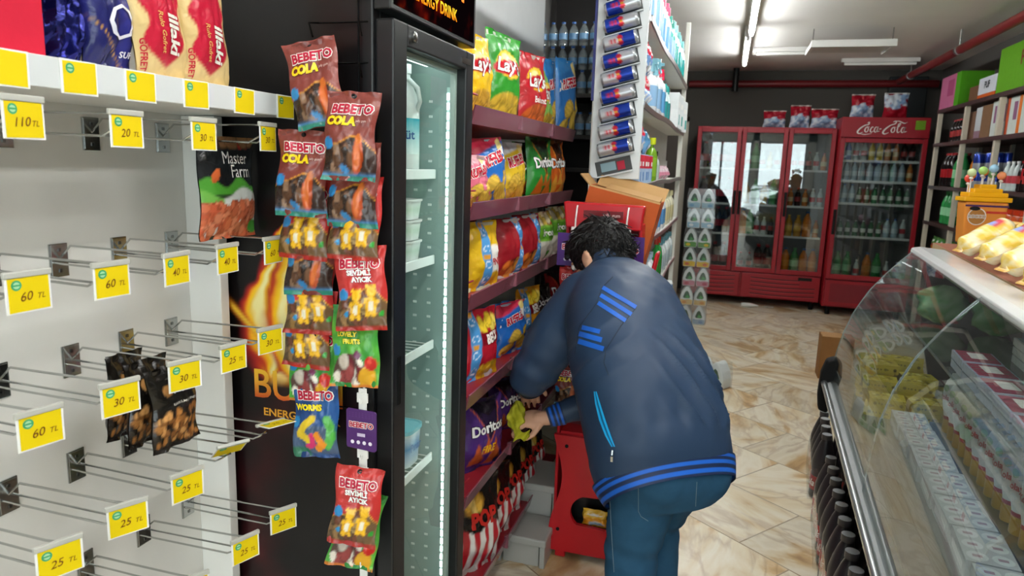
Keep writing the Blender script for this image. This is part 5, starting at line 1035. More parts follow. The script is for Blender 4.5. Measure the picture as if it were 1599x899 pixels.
# near part: rows along the glass
def wrap_pack():
    g = G(); g.box(-.052, -.085, 0, .052, .085, .05, H('b9bdc0')); r = random.Random(3)
    for k in range(3):
        for j in range(2): g.flat(disc(.022, 12, (j - .5) * .05, (k - 1) * .055), XY(.0504), H('d3d7da')); g.flat(rect(.02, .012), lambda p: XY(.0508)(p + np.array([(j - .5) * .05, (k - 1) * .055])), H('a9909c'))
    g.box(-.0524, -.06, .012, -.0522, .06, .03, H('d8dcdf')); return g
rep(wrap_pack, 'yogurt_multipack', 'wrapf', 9, lambda i: (.228, -.60 - i * .178, Z0, .03 * math.sin(i * 2)), 'silver grey wrapped yogurt pack, first row behind the counter glass', 'yogurt pack', 'wrapped packs along the glass', 0)
def drink_bottle(foot, ring, txt):
    def f():
        g = G(); g.lathe([(.024, 0), (.026, .004), (.0255, .046), (.0262, .047), (.0262, .057), (.0255, .058), (.034, .10), (.036, .15), (.03, .175), (.018, .19), (.018, .202), (0, .202)], np.array([foot, foot, foot, ring, ring, WHT, WHT, H('d8e0e0'), H('dfe6e6'), H('dfe6e6'), WHT, WHT]) * .74, 16, sx=1., sy=.85)
        g.text(txt, .024, lambda p: np.stack([-.0362 * np.cos(p[:, 0] / .036 + .5), .0362 * .86 * -np.sin(p[:, 0] / .036 + .5), p[:, 1] + .122], 1), H('b8404a'), .03); g.flat(disc(.012, 10), lambda p: np.stack([-.037 * np.cos(p[:, 0] / .036 + .5), .0366 * .86 * -np.sin(p[:, 0] / .036 + .5), p[:, 1] + .155], 1), H('8fb08f')); return g
    return f
rep(drink_bottle(H('d9aa1c'), H('b8242e'), 'Kolay'), 'yogurt_drink', 'plastic', 15, lambda i: (.335, -.66 - i * .071, Z0 + .0432, .12 * math.sin(i * 2.4)), 'white drink bottle with yellow foot and red ring in the counter', 'bottle', 'yellow footed bottles in the counter')
rep(drink_bottle(H('3f7fb8'), H('b8242e'), 'Kolay'), 'yogurt_drink', 'plastic', 12, lambda i: (.335, -1.735 - i * .071, Z0 + .0432, .12 * math.sin(i * 2.1)), 'white drink bottle with blue foot and red ring in the counter', 'bottle', 'blue footed bottles in the counter')
rep(drink_bottle(H('c3cdc8'), H('c8b8b8'), 'Kolay'), 'yogurt_drink', 'plastic', 15, lambda i: (.412, -.66 - i * .071, Z0 + .0432, .12 * math.sin(i * 1.7)), 'all white drink bottle in the third counter row', 'bottle', 'white bottles in the counter')
def milk_carton(pr, txt=None, wd=.062, ht=.165, top=.07):
    def f():
        g = G(); w, d, h = wd, wd * .95, ht; g.box(-w/2, -d/2, 0, w/2, d/2, h, H('c3c9c9')); g.prism([(-w/2, h), (w/2, h), (0, h + .032)], d, lambda a, b, dd: (dd - d/2, a, b), H('dbe2e2')); g.box(-.003 - w/2 + .003, -.0015, h + .03, w/2, .0015, h + .048, H('cfd8d8')); g.box(-w/2 - .0005, -d/2 - .0005, .02, w/2 + .0005, d/2 + .0005, top, pr); g.lathe([(.011, 0), (.011, .012), (0, .012)], pr, 10, (0, -.012, h + .018))
        for q in (-1, 1): g.text(txt or 'SÜT', .03, lambda p: np.stack([np.full(len(p), -w/2 - .0008), -p[:, 0], p[:, 1] + .105], 1), H('b8303c') if txt else H('2f5f9a'), .03)
        g.text(txt or 'SÜT', .03, XZ(-d/2 - .0008, 0, .105), H('b8303c') if txt else H('2f5f9a'), .03); return g
    return f
rep(milk_carton(H('c9b4b8'), 'MİLK'), 'milk_carton', 'paper', 14, lambda i: (.485, -.70 - i * .067, Z0 + .0432, .0), 'small milk carton with red lettering in the counter', 'milk carton', 'red lettered cartons in the counter')
rep(milk_carton(H('b9cdb9'), 'MİLK'), 'milk_carton', 'paper', 10, lambda i: (.57, -.9 - i * .067, Z0 + .0432, .0), 'small milk carton with pale green band in the counter', 'milk carton', 'green banded cartons in the counter')
rep(milk_carton(H('4a5a4a'), None, .095, .19, .14), 'milk_carton', 'paper', 9, lambda i: (.495, -1.70 - i * .108, Z0 + .0432, .0), 'big milk carton with olive green panel in the counter', 'milk carton', 'big olive cartons in the counter')
rep(milk_carton(H('3f5a6a'), None, .095, .19, .14), 'milk_carton', 'paper', 9, lambda i: (.61, -1.65 - i * .108, Z0 + .0432, .0), 'big milk carton with grey blue panel in the counter', 'milk carton', 'big grey blue cartons in the counter')
# upper glass shelf: flat packs in rows, bags of salad at the far end
def slab(a, b): 
    def f():
        g = G(); g.box(-.05, -.07, 0, .05, .07, .022, a); g.box(-.044, -.06, .0222, .044, .06, .024, b); g.box(-.02, -.03, .0242, .02, .04, .0246, WHT); return g
    return f
for L in range(2): rep(slab(H('a8b4c8'), H('a03a58')), 'salami_pack', 'wrapf', 7, lambda i, L=L: (.31, -1.0 - i * .15, .9515 + L * .026, .05 * math.sin(i)), 'blue and crimson flat meat pack, %s layer, front of glass shelf' % ('lower', 'upper')[L], 'meat pack', 'crimson meat packs %s layer' % ('lower', 'upper')[L], 0)
for L in range(3): rep(slab(H('dfe6e6'), H('5f9aa0')), 'salami_pack', 'wrapf', 7, lambda i, L=L: (.50, -.85 - i * .15, .9515 + L * .026, .06 * math.sin(i * 2)), 'white and teal flat meat pack, %s layer, rear of glass shelf' % ('lower', 'middle', 'upper')[L], 'meat pack', 'teal meat packs %s layer' % ('lower', 'middle', 'upper')[L], 0)
def salad():
    g = G(); n = 16; u, v = np.meshgrid(np.linspace(0, 2 * math.pi, n + 1), np.linspace(0, math.pi, 11), indexing='ij'); r = 1 + .14 * np.sin(u * 3 + v * 5) + .1 * np.sin(u * 7); P = np.stack([.085 * np.sin(v) * np.cos(u) * r, .075 * np.sin(v) * np.sin(u) * r, .075 + .075 * np.cos(v)], -1); c = mix(CA(u, H('4f8f4f')), H('a8c8a0'), sm(fbm(u, v, 2, 5) * 2 - .6)); return g.grid(P, c, flip=True)
for i, (x, y) in enumerate(((.35, -.26), (.50, -.40))): cput(tag(salad().build('salad_bag', 'wrapf', smooth=60), ('bag of green salad, nearer the glass, far end of the glass shelf', 'bag of green salad at the back, far end of the glass shelf')[i], 'salad bag', 'green salad bags in the counter'), x, y, .9515)
g = G(); g.box(-.07, -.11, 0, .07, .11, .11, H('2c2c4a')); cput(tag(g.build('dark_tub', 'plastic', bevel=.012, seg=3), 'dark blue box behind the salad bags on the glass shelf', 'box'), .60, -.66, .9515)
# --- cola bottles standing in shrink-wrapped blocks under the bumper
def cola():
    g = G(); r = .052; g.lathe([(r * .8, 0), (r, .012), (r, .10), (r * .93, .125), (r, .15), (r * .98, .185), (r * .82, .22), (r * .55, .262), (r * .38, .282), (r * .36, .292)], H('2c282c'), 18); g.lathe([(r * .42, .288), (r * .42, .312)], H('4a4648'), 14); g.lathe([(r * .42, .312), (0, .3125)], H('a9adb0'), 14); g.lathe([(r * 1.01, .045), (r * 1.01, .112)], H('a01c20'), 18); g.text('Cola', .045, lambda p: np.stack([-r * 1.02 * np.cos(p[:, 0] / r), -r * 1.02 * np.sin(p[:, 0] / r), p[:, 1] + .078], 1), H('e6dcd8'), .02, .3); return g
c0 = None
def colas(y0, n, lbl, grp):
    global c0
    for i in range(n):
        for j in range(2):
            if c0 is None: o = c0 = cola().build('cola_bottle', 'plastic', smooth=40)
            else: o = c0.copy(); COL.objects.link(o)
            cput(o, .043 + j * .108, y0 - i * .113, 0, .05 * math.sin(i * 3)); tag(o, nth(lbl[j], i, n, 'from far end'), 'bottle', grp[j])
colas(-.16, 13, ('dark cola bottle, outer row under the counter bumper', 'dark cola bottle, inner row under the counter bumper'), ('cola bottles, outer row', 'cola bottles, inner row'))
colas(.46, 4, ('dark cola bottle, outer row past the counter end', 'dark cola bottle, inner row past the counter end'), ('cola bottles past the counter, outer row', 'cola bottles past the counter, inner row'))
for i, (y0, n) in enumerate(((.52, 4), (-.10, 4), (-.555, 4), (-1.01, 4))):
    y1 = y0 - n * .113; g = G(); sx_ = float(shear(0, (y0 + y1) / 2, 0)); zz = [(0.002, 0), (.06, 0), (.11, .001), (.155, .004)]; xa, xb = -.0135 + sx_, .207 + sx_; rs = []
    for z, s in zz: rs.append([(xa + s, y1 + .004 + s, z), (xb - s, y1 + .004 + s, z), (xb - s, y0 - .004 - s, z), (xa + s, y0 - .004 - s, z), (xa + s, y1 + .004 + s, z)])
    g.grid(np.array(rs), WHT, flip=True); g.xf(CM); tag(g.build('shrink_wrap', 'film'), 'clear shrink wrap round the %s block of cola bottles by the counter' % ('farthest', 'second farthest', 'third farthest', 'nearest')[i], 'shrink wrap', 'wraps of the cola blocks')
g = G(); b1 = at(1275, 590, Z=0.); g.box(-.0, 0, 0, .22, .17, .32, H('8a6138')); g.box(.006, .006, .32, .214, .164, .3205, H('a9825a')); g.box(-.0002, .08, .0, .2202, .09, .3203, H('a67c50')); tag(g.build('cardboard_box', 'card', bevel=.003, loc=(.75, 5.45, 0)), 'brown cardboard box on the floor past the end of the counter', 'box')
# --- on top of the counter: wrapped cake rolls and the lollipop bin
def roll():
    g = G(); n, m_ = 20, 40; u, v = np.meshgrid(np.linspace(0, 2 * math.pi, n + 1), np.linspace(-1, 1, m_), indexing='ij'); e = np.sin(np.clip((.9 - np.abs(v)) / .26, 0, 1) * math.pi / 2) ** .8; fl = sm((np.abs(v) - .78) / .12)
    r = .046 * e * (1 + .05 * np.sin(u * 4 + v * 7)); rz = np.maximum(r * .82, .0012); rx = np.maximum(r, .034 * fl) + .003 * fl * np.sin(v * 90)
    P = np.stack([rx * np.cos(u), v * .105, .039 + rz * np.sin(u)], -1); c = mix(CA(u, H('ecc848')), H('f5ecc8'), sm(fbm(u * .8, v * 3, 1.6, 9) * 2.4 - .8)); c = mix(c, H('dba858'), band(v, -1, -.9, .1)); c = mix(c, H('dba858'), band(v, .86, 1, .1)); top = band(u, .7, 2.5, .3) * band(v, .25, .6, .1); c = mix(c, H('d04a58'), top); c = mix(c, H('8fa0d8'), band(u, 1.1, 2.0, .2) * band(v, .2, .42, .08)); return g.grid(P, c, flip=True)  # pale blotches: glints of the clear film, painted into the wrap colour
lean = Vector((.80, .10, .50)).normalized(); flatx = Vector((.97, .22, 0)).normalized(); flaty = Vector((-.08, 1, 0)).normalized()
P_ = [Vector(at(px, py, Z=1.2085 + .042)) for px, py in ((1497, 390), (1532, 403), (1566, 420), (1602, 442))]
rls = [(P_[0] + lean * .095, lean, 'leftmost wrapped yellow cake roll leaning on the pile on the counter board'), (P_[1] + lean * .095, lean, 'second wrapped yellow cake roll from the left, leaning on the pile'), (P_[2] + lean * .095, lean, 'third wrapped yellow cake roll from the left, leaning on the pile'), (P_[3] + lean * .095, lean, 'fourth wrapped yellow cake roll from the left, at the photo edge'),
 ((P_[0] + P_[1]) / 2 + Vector((.165, .03, -.003)), flaty, 'added wrapped yellow cake roll lying as support under the two leftmost leaning ones'), ((P_[2] + P_[3]) / 2 + Vector((.165, .03, -.003)), flaty, 'added wrapped yellow cake roll lying as support under the leaning ones at the photo edge'),  # these two flat rolls are added as supports for the leaning ones
 (P_[0] + Vector((.20, .12, .06)), flatx, 'wrapped yellow cake roll lying on top behind the leftmost ones'), (P_[1] + Vector((.29, .02, .075)), flatx, 'wrapped yellow cake roll lying on top at the photo edge')]
ro = None
for c_, dv, lb in rls:
    if ro is None: o = ro = roll().build('cake_roll', 'wrapf', smooth=60)
    else: o = ro.copy(); COL.objects.link(o)
    R_ = dv.to_track_quat('Y', 'Z'); o.rotation_euler = R_.to_euler(); o.location = c_ - R_ @ Vector((0, 0, .039)); tag(o, lb, 'cake roll', 'wrapped cake rolls on the counter')
t2 = thing('lollipop_bin', 'orange lollipop bin with stepped yellow top at the far end of the counter', 'candy bin', tuple(at(1525, 381, Z=1.2085)), CTH + .2)
ob = H('d88a3a'); g = G(); g.prism([(-.075, 0), (.075, 0), (.088, .19), (-.088, .19)], .09, lambda a, b, d: (a, d - .045, b), ob); bd = g.build('bin_body', 'gloss', t2, bevel=.01, seg=3)
g = G(); g.box(-.087, -.0462, .168, .087, -.0456, .176, H('4a2a5a')); g.box(.0, -.0462, .14, .084, -.0456, .15, H('c23a2a')); q = XZ(-.0465, -.036, .125); g.flat(disc(.038, 24), q, H('e6e2d8')); g.flat(disc(.034, 24), XZ(-.0469, -.036, .125), H('a8763a')); g.text('ROCCO', .0195, XZ(-.0474, -.036, .125), H('f0ece4'), .09); g.text('ROCCO', .0195, XZ(-.0477, -.036, .125), H('5a5048'), .01); g.flat(disc(.022, 14, 0, 0, .009), XZ(-.0474, -.048, .16), BLK); g.build('bin_print', 'poster', bd)
g = G(); yc = H('e6a814')
for k, (w, z0) in enumerate(((.096, .19), (.08, .21), (.058, .228), (.034, .246))): g.box(-w, -.05 + k * .006, z0, w, .05 - k * .006, z0 + .02, yc)
g.build('stepped_top', 'gloss', t2, bevel=.004)
r = random.Random(5)
for i, (x, z, col) in enumerate(((-.07, .315, 'c8d8a0'), (-.052, .305, 'e07a3a'), (-.026, .325, '9fc86a'), (-.004, .32, 'e07a3a'), (.016, .335, '8fb8d0'), (.03, .312, '7ab87a'), (.05, .305, 'e08a5a'), (-.062, .29, 'd84a3a'))):
    zb = .2302 if abs(x) > .058 else .2482 if abs(x) > .034 else .2662
    if abs(x) > .08: zb = .2102
    t3 = thing('lollipop', 'lollipop stuck in the yellow stepped top, ' + ('leftmost one', 'second from the left', 'third from the left', 'fourth from the left', 'fifth from the left, highest', 'sixth from the left', 'rightmost one', 'low red one')[i], 'lollipop', Matrix.Translation(t2.location) @ Matrix.Rotation(CTH + .2, 4, 'Z') @ Vector((x, (.02 if i % 2 else -.02), zb)), 0, 'lollipops on the bin'); L = z - zb
    g = G(); g.tube([(0, 0, 0), (0, 0, L - .01)], .0022, WHT, 6); g.build('stick', 'plastic', t3); g = G(); g.sph((0, 0, L), .0185, H(col), 12); g.lathe([(.005, L - .03), (.01, L - .024), (.004, L - .017)], H('e6e2da'), 8); g.build('candy_ball', 'wrapf', t3, smooth=50)
# ================================================================== red drinks coolers along the back wall
cred, cdk = H('920f1e'), H('3a0a0e')
_BT = {}
def bottle(kind):
    if kind in _BT: return _BT[kind]
    D = dict(cola=(.047, .29, '170f10', 'a31a22', 'a01a22'), orange=(.045, .28, 'c8701c', '2a5fa0', 'd8862a'), green=(.045, .28, '2f8a4a', '2f8a4a', '8fd0a0'), amber=(.04, .24, 'b8862a', 'c8a23a', 'd8a83a'), water=(.033, .2, 'a9c0cc', '2f6ab0', 'cfe0ea'), soda=(.026, .17, '4a7a5a', 'c8ccd0', 'dfe6e0'), juice=(.03, .19, 'c87a3a', 'b83a2a', 'e6c89a'), dark=(.03, .2, '201818', 'b02028', '9a2a2a'), blue=(.03, .2, '2a5fae', 'dfe6ee', '9fc0e0'), clear=(.03, .2, 'c3cfcf', 'd8dcdc', 'b83a44'), yel=(.03, .19, 'd8b82a', 'c8a01c', 'e6d88a'))
    r, h, b, c, l = D[kind]; g = pet(r, h, H(b), H(c), H(l), n=10); return _BT.setdefault(kind, (g, r, h))
_BM = {}
def bot(kind, loc, lb, grp):
    g, r, h = bottle(kind)
    if kind not in _BM: o = g.build('bottle', ['gloss', 'plastic'], smooth=40); o.name = 'drink_bottle'; _BM[kind] = o.data
    else: o = bpy.data.objects.new('drink_bottle', _BM[kind]); COL.objects.link(o)
    o.location = loc; return tag(o, lb, 'bottle', grp)
def cooler(name, label, x0, x1, yf, dep, ztop, ndoor, zdoor0, zdoor1, header):
    t = thing(name, label, 'cooler', ((x0 + x1) / 2, yf, 0)); w = (x1 - x0); hx = w / 2
    g = G(); g.box(-hx, .03, .09, -hx + .03, dep, ztop, cred); g.box(hx - .03, .03, .09, hx, dep, ztop, cred); g.box(-hx + .03, dep - .03, .09, hx - .03, dep, ztop, cred); g.box(-hx + .03, .03, ztop - .05, hx - .03, dep - .03, ztop, cred); g.box(-hx + .03, .03, .09, hx - .03, dep - .03, zdoor0, cred); cb = g.build('cabinet', 'satin', t, bevel=.004)
    g = G(); li = H('a2a6a6'); g.box(-hx + .031, .05, zdoor0 + .001, -hx + .035, dep - .031, ztop - .051, li); g.box(hx - .035, .05, zdoor0 + .001, hx - .031, dep - .031, ztop - .051, li); g.box(-hx + .035, dep - .036, zdoor0 + .001, hx - .035, dep - .031, ztop - .051, H('7c7f80')); g.box(-hx + .035, .05, zdoor0 + .001, hx - .035, dep - .036, zdoor0 + .006, li); g.build('inner_lining', 'satin', cb)
    for i in range(4):
        g = G(); g.tube([((-1 if i % 2 else 1) * (hx - .07), .08 if i < 2 else dep - .08, 0), ((-1 if i % 2 else 1) * (hx - .07), .08 if i < 2 else dep - .08, .09)], .025, BLK, 10); g.build('foot', 'rubber', t)
    dw = w / ndoor; fr = .045
    for d in range(ndoor):
        a, b = -hx + d * dw + .004, -hx + (d + 1) * dw - .004
        g = G(); g.box(a, -.012, zdoor0, a + fr, .028, zdoor1, cred); g.box(b - fr, -.012, zdoor0, b, .028, zdoor1, cred); g.box(a + fr, -.012, zdoor1 - fr, b - fr, .028, zdoor1, cred); g.box(a + fr, -.012, zdoor0, b - fr, .028, zdoor0 + fr * 1.1, cred); dr = g.build('door', 'satin', t, bevel=.004)
        g = G(); g.box(a + fr - .004, .004, zdoor0 + fr - .004, b - fr + .004, .009, zdoor1 - fr + .004, WHT); g.build('door_glass', 'coolerglass', dr)
        hxp = (b - fr / 2) if d == 0 and ndoor > 1 else a + fr / 2
        g = G(); zc = 1.15 if ndoor > 1 else 1.0; g.box(hxp - .014, -.03, zc - .13, hxp + .014, -.0125, zc + .13, BLK); g.build('handle', 'rubber', dr, bevel=.004)
    return t, hx, dw
c1, hx, dw = cooler('drinks_cooler', 'wide red cooler with three glass doors against the back wall', -.375, 1.052, 8.2, .65, 1.972, 3, .385, 1.955, False)
cx0 = (-.375 + 1.052) / 2
# louvred kick panels
for j, (a, b) in enumerate(((-hx + .004, -.135), (-.115, hx - .004))):
    g = G(); g.box(a, -.005, .10, b, .028, .375, cred); kp = g.build('grille_panel', 'satin', c1, bevel=.008)
    g = G(); w = b - a
    for k in range(5):
        xs = np.linspace(a + .1, b - .05 - (.16 if j and k < 2 else 0), 14); zz = .335 - k * .045 - .02 * np.sin((xs - a) / w * math.pi); up = .005 + .004 * np.sin((xs - a) / w * math.pi)
        P = np.array([[(x, -.0062, z - u_) for x, z, u_ in zip(xs, zz, up)], [(x, -.0062, z + u_) for x, z, u_ in zip(xs, zz, up)]]); g.grid(P, cdk, flip=True); P2 = P.copy(); P2[:, :, 2] -= .011; P2[:, :, 1] -= .0004; P2[0, :, 2] += .006; g.grid(P2, H('b02a34'), flip=True)
    g.build('louvres', 'satin', kp)
g = G(); g.box(.48, -.0075, .325, .62, -.0055, .36, BLK); g.build('control_panel', 'gloss', c1)
zsh = [at(1110, 316, Y=8.3)[2], at(1110, 362, Y=8.3)[2]]; zsh = [1.52, zsh[0], zsh[1], .40]
kinds = [[['cola'] * 4, ['cola'] * 4, ['cola'] * 4, ['cola'] * 4], [['clear', 'green', 'clear', 'yel', 'clear'], ['amber', 'green', 'amber', 'green'], ['orange', 'green', 'clear', 'clear', 'dark'], ['dark', 'dark', 'cola', 'cola']], [['clear', 'clear', 'dark', 'clear', 'juice'], ['juice', 'dark', 'juice', 'clear', 'clear'], ['amber', 'amber', 'orange', 'juice'], ['orange', 'green', 'orange', 'orange']]]
DN = ('left', 'middle', 'right'); SN = ('top', 'second', 'third', 'bottom')
for d in range(3):
    xa, xb = -hx + d * dw + .05, -hx + (d + 1) * dw - .05
    for s_, z in enumerate(zsh):
        if s_ < 3:
            g = G()
            for q in np.linspace(.06, .6, 8): g.tube([(xa, q, z - .003), (xb, q, z - .003)], .0025, H('c9cccc'), 5)
            g.box(xa, .046, z - .014, xb, .05, z + .008, H('d3d6d6')); g.build('shelf', 'satin', c1)
        ks = kinds[d][s_]
        for i, k in enumerate(ks):
            bot(k, (cx0 + xa + (i + .5) * (xb - xa) / len(ks), 8.2 + .12, z + .001 if s_ < 3 else .3925), '%s bottle behind the %s door, wide cooler, %s shelf%s' % (dict(cola='dark cola', clear='clear', green='green', yel='yellow', amber='amber', orange='orange', dark='dark', juice='reddish juice')[k], DN[d], SN[s_], ', %s from left' % ORD[i]), 'bottles in the wide cooler, %s door, %s shelf' % (DN[d], SN[s_]))
            if k in ('cola',): bot(k, (cx0 + xa + (i + .5) * (xb - xa) / len(ks), 8.2 + .24, z + .001 if s_ < 3 else .3925), 'dark cola bottle in the rear row behind the %s door, %s shelf, %s from left' % (DN[d], SN[s_], ORD[i]), 'rear cola bottles, %s door, %s shelf' % (DN[d], SN[s_]))
# single door cooler with the lettered header
c2, hx2, dw2 = cooler('drinks_cooler', 'tall red cooler with white script lettering in the right back corner', 1.062, 1.872, 8.02, .8, 2.075, 1, .40, 1.865, True)
cx1 = (1.062 + 1.872) / 2
g = G(); g.box(-hx2, -.004, 1.872, hx2, .0295, 2.075, cred); hdr = g.build('header', 'satin', c2, bevel=.004)
g = G(); wc = H('e9e2dc')
def brush(pts, wds, y):
    """flat brush stroke through points with changing width"""
    p = np.array(pts, float); t_ = np.linspace(0, len(p) - 1, (len(p) - 1) * 7 + 1); 
    def cr(a):
        out = []
        for q in t_:
            i = min(int(q), len(a) - 2); f = q - i; p0, p1, p2, p3 = a[max(i - 1, 0)], a[i], a[i + 1], a[min(i + 2, len(a) - 1)]
            out.append(.5 * (2 * p1 + (p2 - p0) * f + (2 * p0 - 5 * p1 + 4 * p2 - p3) * f * f + (3 * p1 - p0 - 3 * p2 + p3) * f ** 3))
        return np.array(out)
    c = cr(p); w = cr(np.array(wds, float)); d = np.gradient(c, axis=0); n = np.stack([-d[:, 1], d[:, 0]], 1); n /= np.linalg.norm(n, axis=1)[:, None] + 1e-9; n = (n + np.array([.5, .35])) ; n /= np.linalg.norm(n, axis=1)[:, None]
    A, B = c + n * w[:, None] / 2, c - n * w[:, None] / 2; P = np.array([[(a[0], y, a[1]) for a in A], [(b[0], y, b[1]) for b in B]]); g.grid(P, wc); g.grid(P[::-1] - np.array([0, .0001, 0]), wc)
zb = 1.972; S = .001
def st(pts, wd, dx=0, dz=0, k=1.): brush([((x + dx) * S * k, zb + (z + dz) * S * k) for x, z in pts], [q * S * k for q in wd], -.0052)
# script: C o c a - C o l a, drawn as brush strokes (millimetres)
def bigC(dx, tail):
    st([(60, 44), (78, 52), (72, 30), (40, 20), (0, -10), (-22, -45), (-6, -62), (28, -48)], [4, 10, 12, 12, 16, 16, 12, 4], dx)
def oo(dx): st([(20, 4), (4, 0), (-6, -28), (6, -46), (22, -34), (24, -8), (12, 6), (36, 4)], [8, 11, 12, 9, 11, 10, 7, 4], dx)
def cc(dx): st([(28, 2), (14, 4), (0, -24), (8, -46), (34, -34)], [7, 10, 12, 9, 4], dx)
def aa(dx): st([(26, 4), (6, 2), (-4, -28), (8, -46), (24, -26), (30, 6)], [8, 10, 11, 9, 9, 8], dx); st([(30, 6), (22, -36), (46, -34)], [10, 11, 4], dx)
bigC(-230, 0); oo(-180); cc(-135); aa(-95); st([(-52, -14), (-34, -12)], [9, 9])
st([(62, 60), (86, 66), (82, 42), (40, 24), (0, -10), (-22, -45), (-6, -62), (30, -48)], [4, 10, 12, 12, 16, 16, 12, 4], 5); st([(60, 56), (110, 66), (160, 46), (190, 56)], [3, 8, 9, 3], 5)
oo(62); st([(0, 40), (-8, -20), (0, -46), (20, -34)], [11, 12, 10, 4], 118); st([(0, 40), (16, 44), (4, 10)], [8, 8, 8], 118); aa(150)
st([(-236, -62), (-180, -70), (-120, -58)], [3, 8, 3])
g.build('script_lettering', 'paper', hdr)
g = G(); g.flat([(.27, 1.955), (.36, 1.955), (.36, 2.045), (.27, 2.045)], lambda p: np.stack([p[:, 0], np.full(len(p), -.0056), p[:, 1]], 1), H('6f9a24')); g.build('green_sticker', 'paper', hdr)
g = G(); g.box(-hx2 + .05, -.0055, 1.845, -hx2 + .16, -.0045, 1.86, H('a8aaa4')); g.build('door_label', 'paper', c2) if False else None
g = G(); g.box(-hx2 + .01, -.006, .11, hx2 - .01, .028, .385, cred); g.box(-hx2 + .06, -.0068, .15, hx2 - .06, -.0058, .35, H('7a1420')); g.build('kick_panel', 'satin', c2, bevel=.005)
zs2 = [at(1370, q, Y=8.12)[2] for q in (252, 284, 319, 371)] + [.407]
ks2 = [['blue', 'clear', 'clear', 'yel', 'yel', 'juice', 'juice', 'dark', 'dark'], ['water'] * 8 + ['juice'], ['water', 'water', 'soda', 'soda', 'soda', 'soda', 'soda', 'soda', 'soda'], ['soda'] * 6 + ['water', 'water', 'clear'], ['green', 'green', 'clear', 'orange', 'green', 'clear', 'blue']]
SN2 = ('top', 'second', 'third', 'fourth', 'bottom')
for s_, z in enumerate(zs2):
    if s_ < 4:
        g = G()
        for q in np.linspace(.06, .7, 8): g.tube([(-hx2 + .04, q, z - .003), (hx2 - .04, q, z - .003)], .0025, H('c9cccc'), 5)
        g.box(-hx2 + .04, .046, z - .015, hx2 - .04, .05, z + .01, H('e0e3e3')); g.build('shelf', 'satin', c2)
    for i, k in enumerate(ks2[s_]):
        bot(k, (cx1 - hx2 + .07 + (i + .5) * (2 * hx2 - .14) / len(ks2[s_]), 8.02 + .11, z + .001), '%s bottle in the lettered cooler, %s shelf, %s from left' % (dict(blue='blue', clear='clear', yel='yellow', juice='reddish juice', dark='dark', water='water', soda='small green soda', green='large green', orange='large orange')[k], SN2[s_], ORD[i]), 'bottles in the lettered cooler, %s shelf' % SN2[s_])
# red and blue packs on top of the coolers
def ice(inv):
    def f():
        b = Bag(.26, .27, .1, 4, seal=.05, crush=.03)
        def p(u, v):
            vv = 1 - v if inv else v; m = sm((.5 + .22 * (fbm(u, v, 4, 8) - .5) * 3 - .35 * np.abs(u) - vv + .12) / .05); c = mix(CA(u, H('a3182a')), mix(CA(u, H('7f9cc0')), H('d8e0e8'), sm(fbm(u, v, 6, 3) * 3 - 1.1)), m); return mix(c, H('d8d4cc'), sm((v - .95) / .02))
        b.geom(p, H('8a1a28'), 22, 28); return b.g
    return f
ip = [((1210, 180), 8.45, 1.973, .24, .19, 'red and blue pack, first from the left on top of the wide cooler'), ((1250, 176), 8.45, 1.973, .21, .25, 'red and blue pack, second from the left on top of the wide cooler'), ((1288, 178), 8.45, 1.973, .28, .215, 'red and blue pack, third from the left on top of the wide cooler'), ((1347, 165), 8.3, 2.076, .23, .25, 'red and blue pack on the lettered cooler, left one'), ((1399, 162), 8.3, 2.076, .235, .265, 'pack upside down, blue on top, on the lettered cooler')]
for i, ((px, py), y, z, w, h, lb) in enumerate(ip):
    inv = i == 4; o = put('snack_pack', lb, 'pack', ('ice' + str(inv), ice(inv)) if i in (0, 4) else 'iceFalse', (at(px, py, Y=y)[0], y, z), (0, 0, 0), 'packs on top of the coolers'); o.scale = (w / .26, 1, h / .27)
g = G(); g.lathe([(.02, 0), (.024, .01), (.024, .1), (.015, .14), (.011, .16), (.011, .18), (0, .18)], H('d6d6d0'), 12); g.xf(Matrix.Rotation(math.pi / 2, 4, 'Y')); q = at(1170, 479, Z=0.); tag(g.build('empty_bottle', 'plastic', smooth=40, loc=(q[0] - .09, q[1] - .02, .0245)), 'small white bottle lying on the floor under the wide cooler', 'bottle')
for i, (px, py) in enumerate(((1200, 480), (1268, 487))):
    g = G(); u, v = np.meshgrid(np.linspace(-1, 1, 8), np.linspace(-1, 1, 8), indexing='ij'); P = np.stack([u * .05, v * .025, .008 + .007 * np.sin(u * 5 + i) * np.cos(v * 4)], -1); g.grid(P, H('c9c6bc'), flip=True); g.grid(P - np.array([0, 0, .001]), H('c9c6bc')); q = at(px, py, Z=0.); tag(g.build('paper_scrap', 'paper', smooth=60, loc=(q[0], q[1] - .02, .0005)), ('crumpled white scrap on the floor under the middle of the wide cooler', 'crumpled white scrap on the floor between the two coolers')[i], 'scrap')
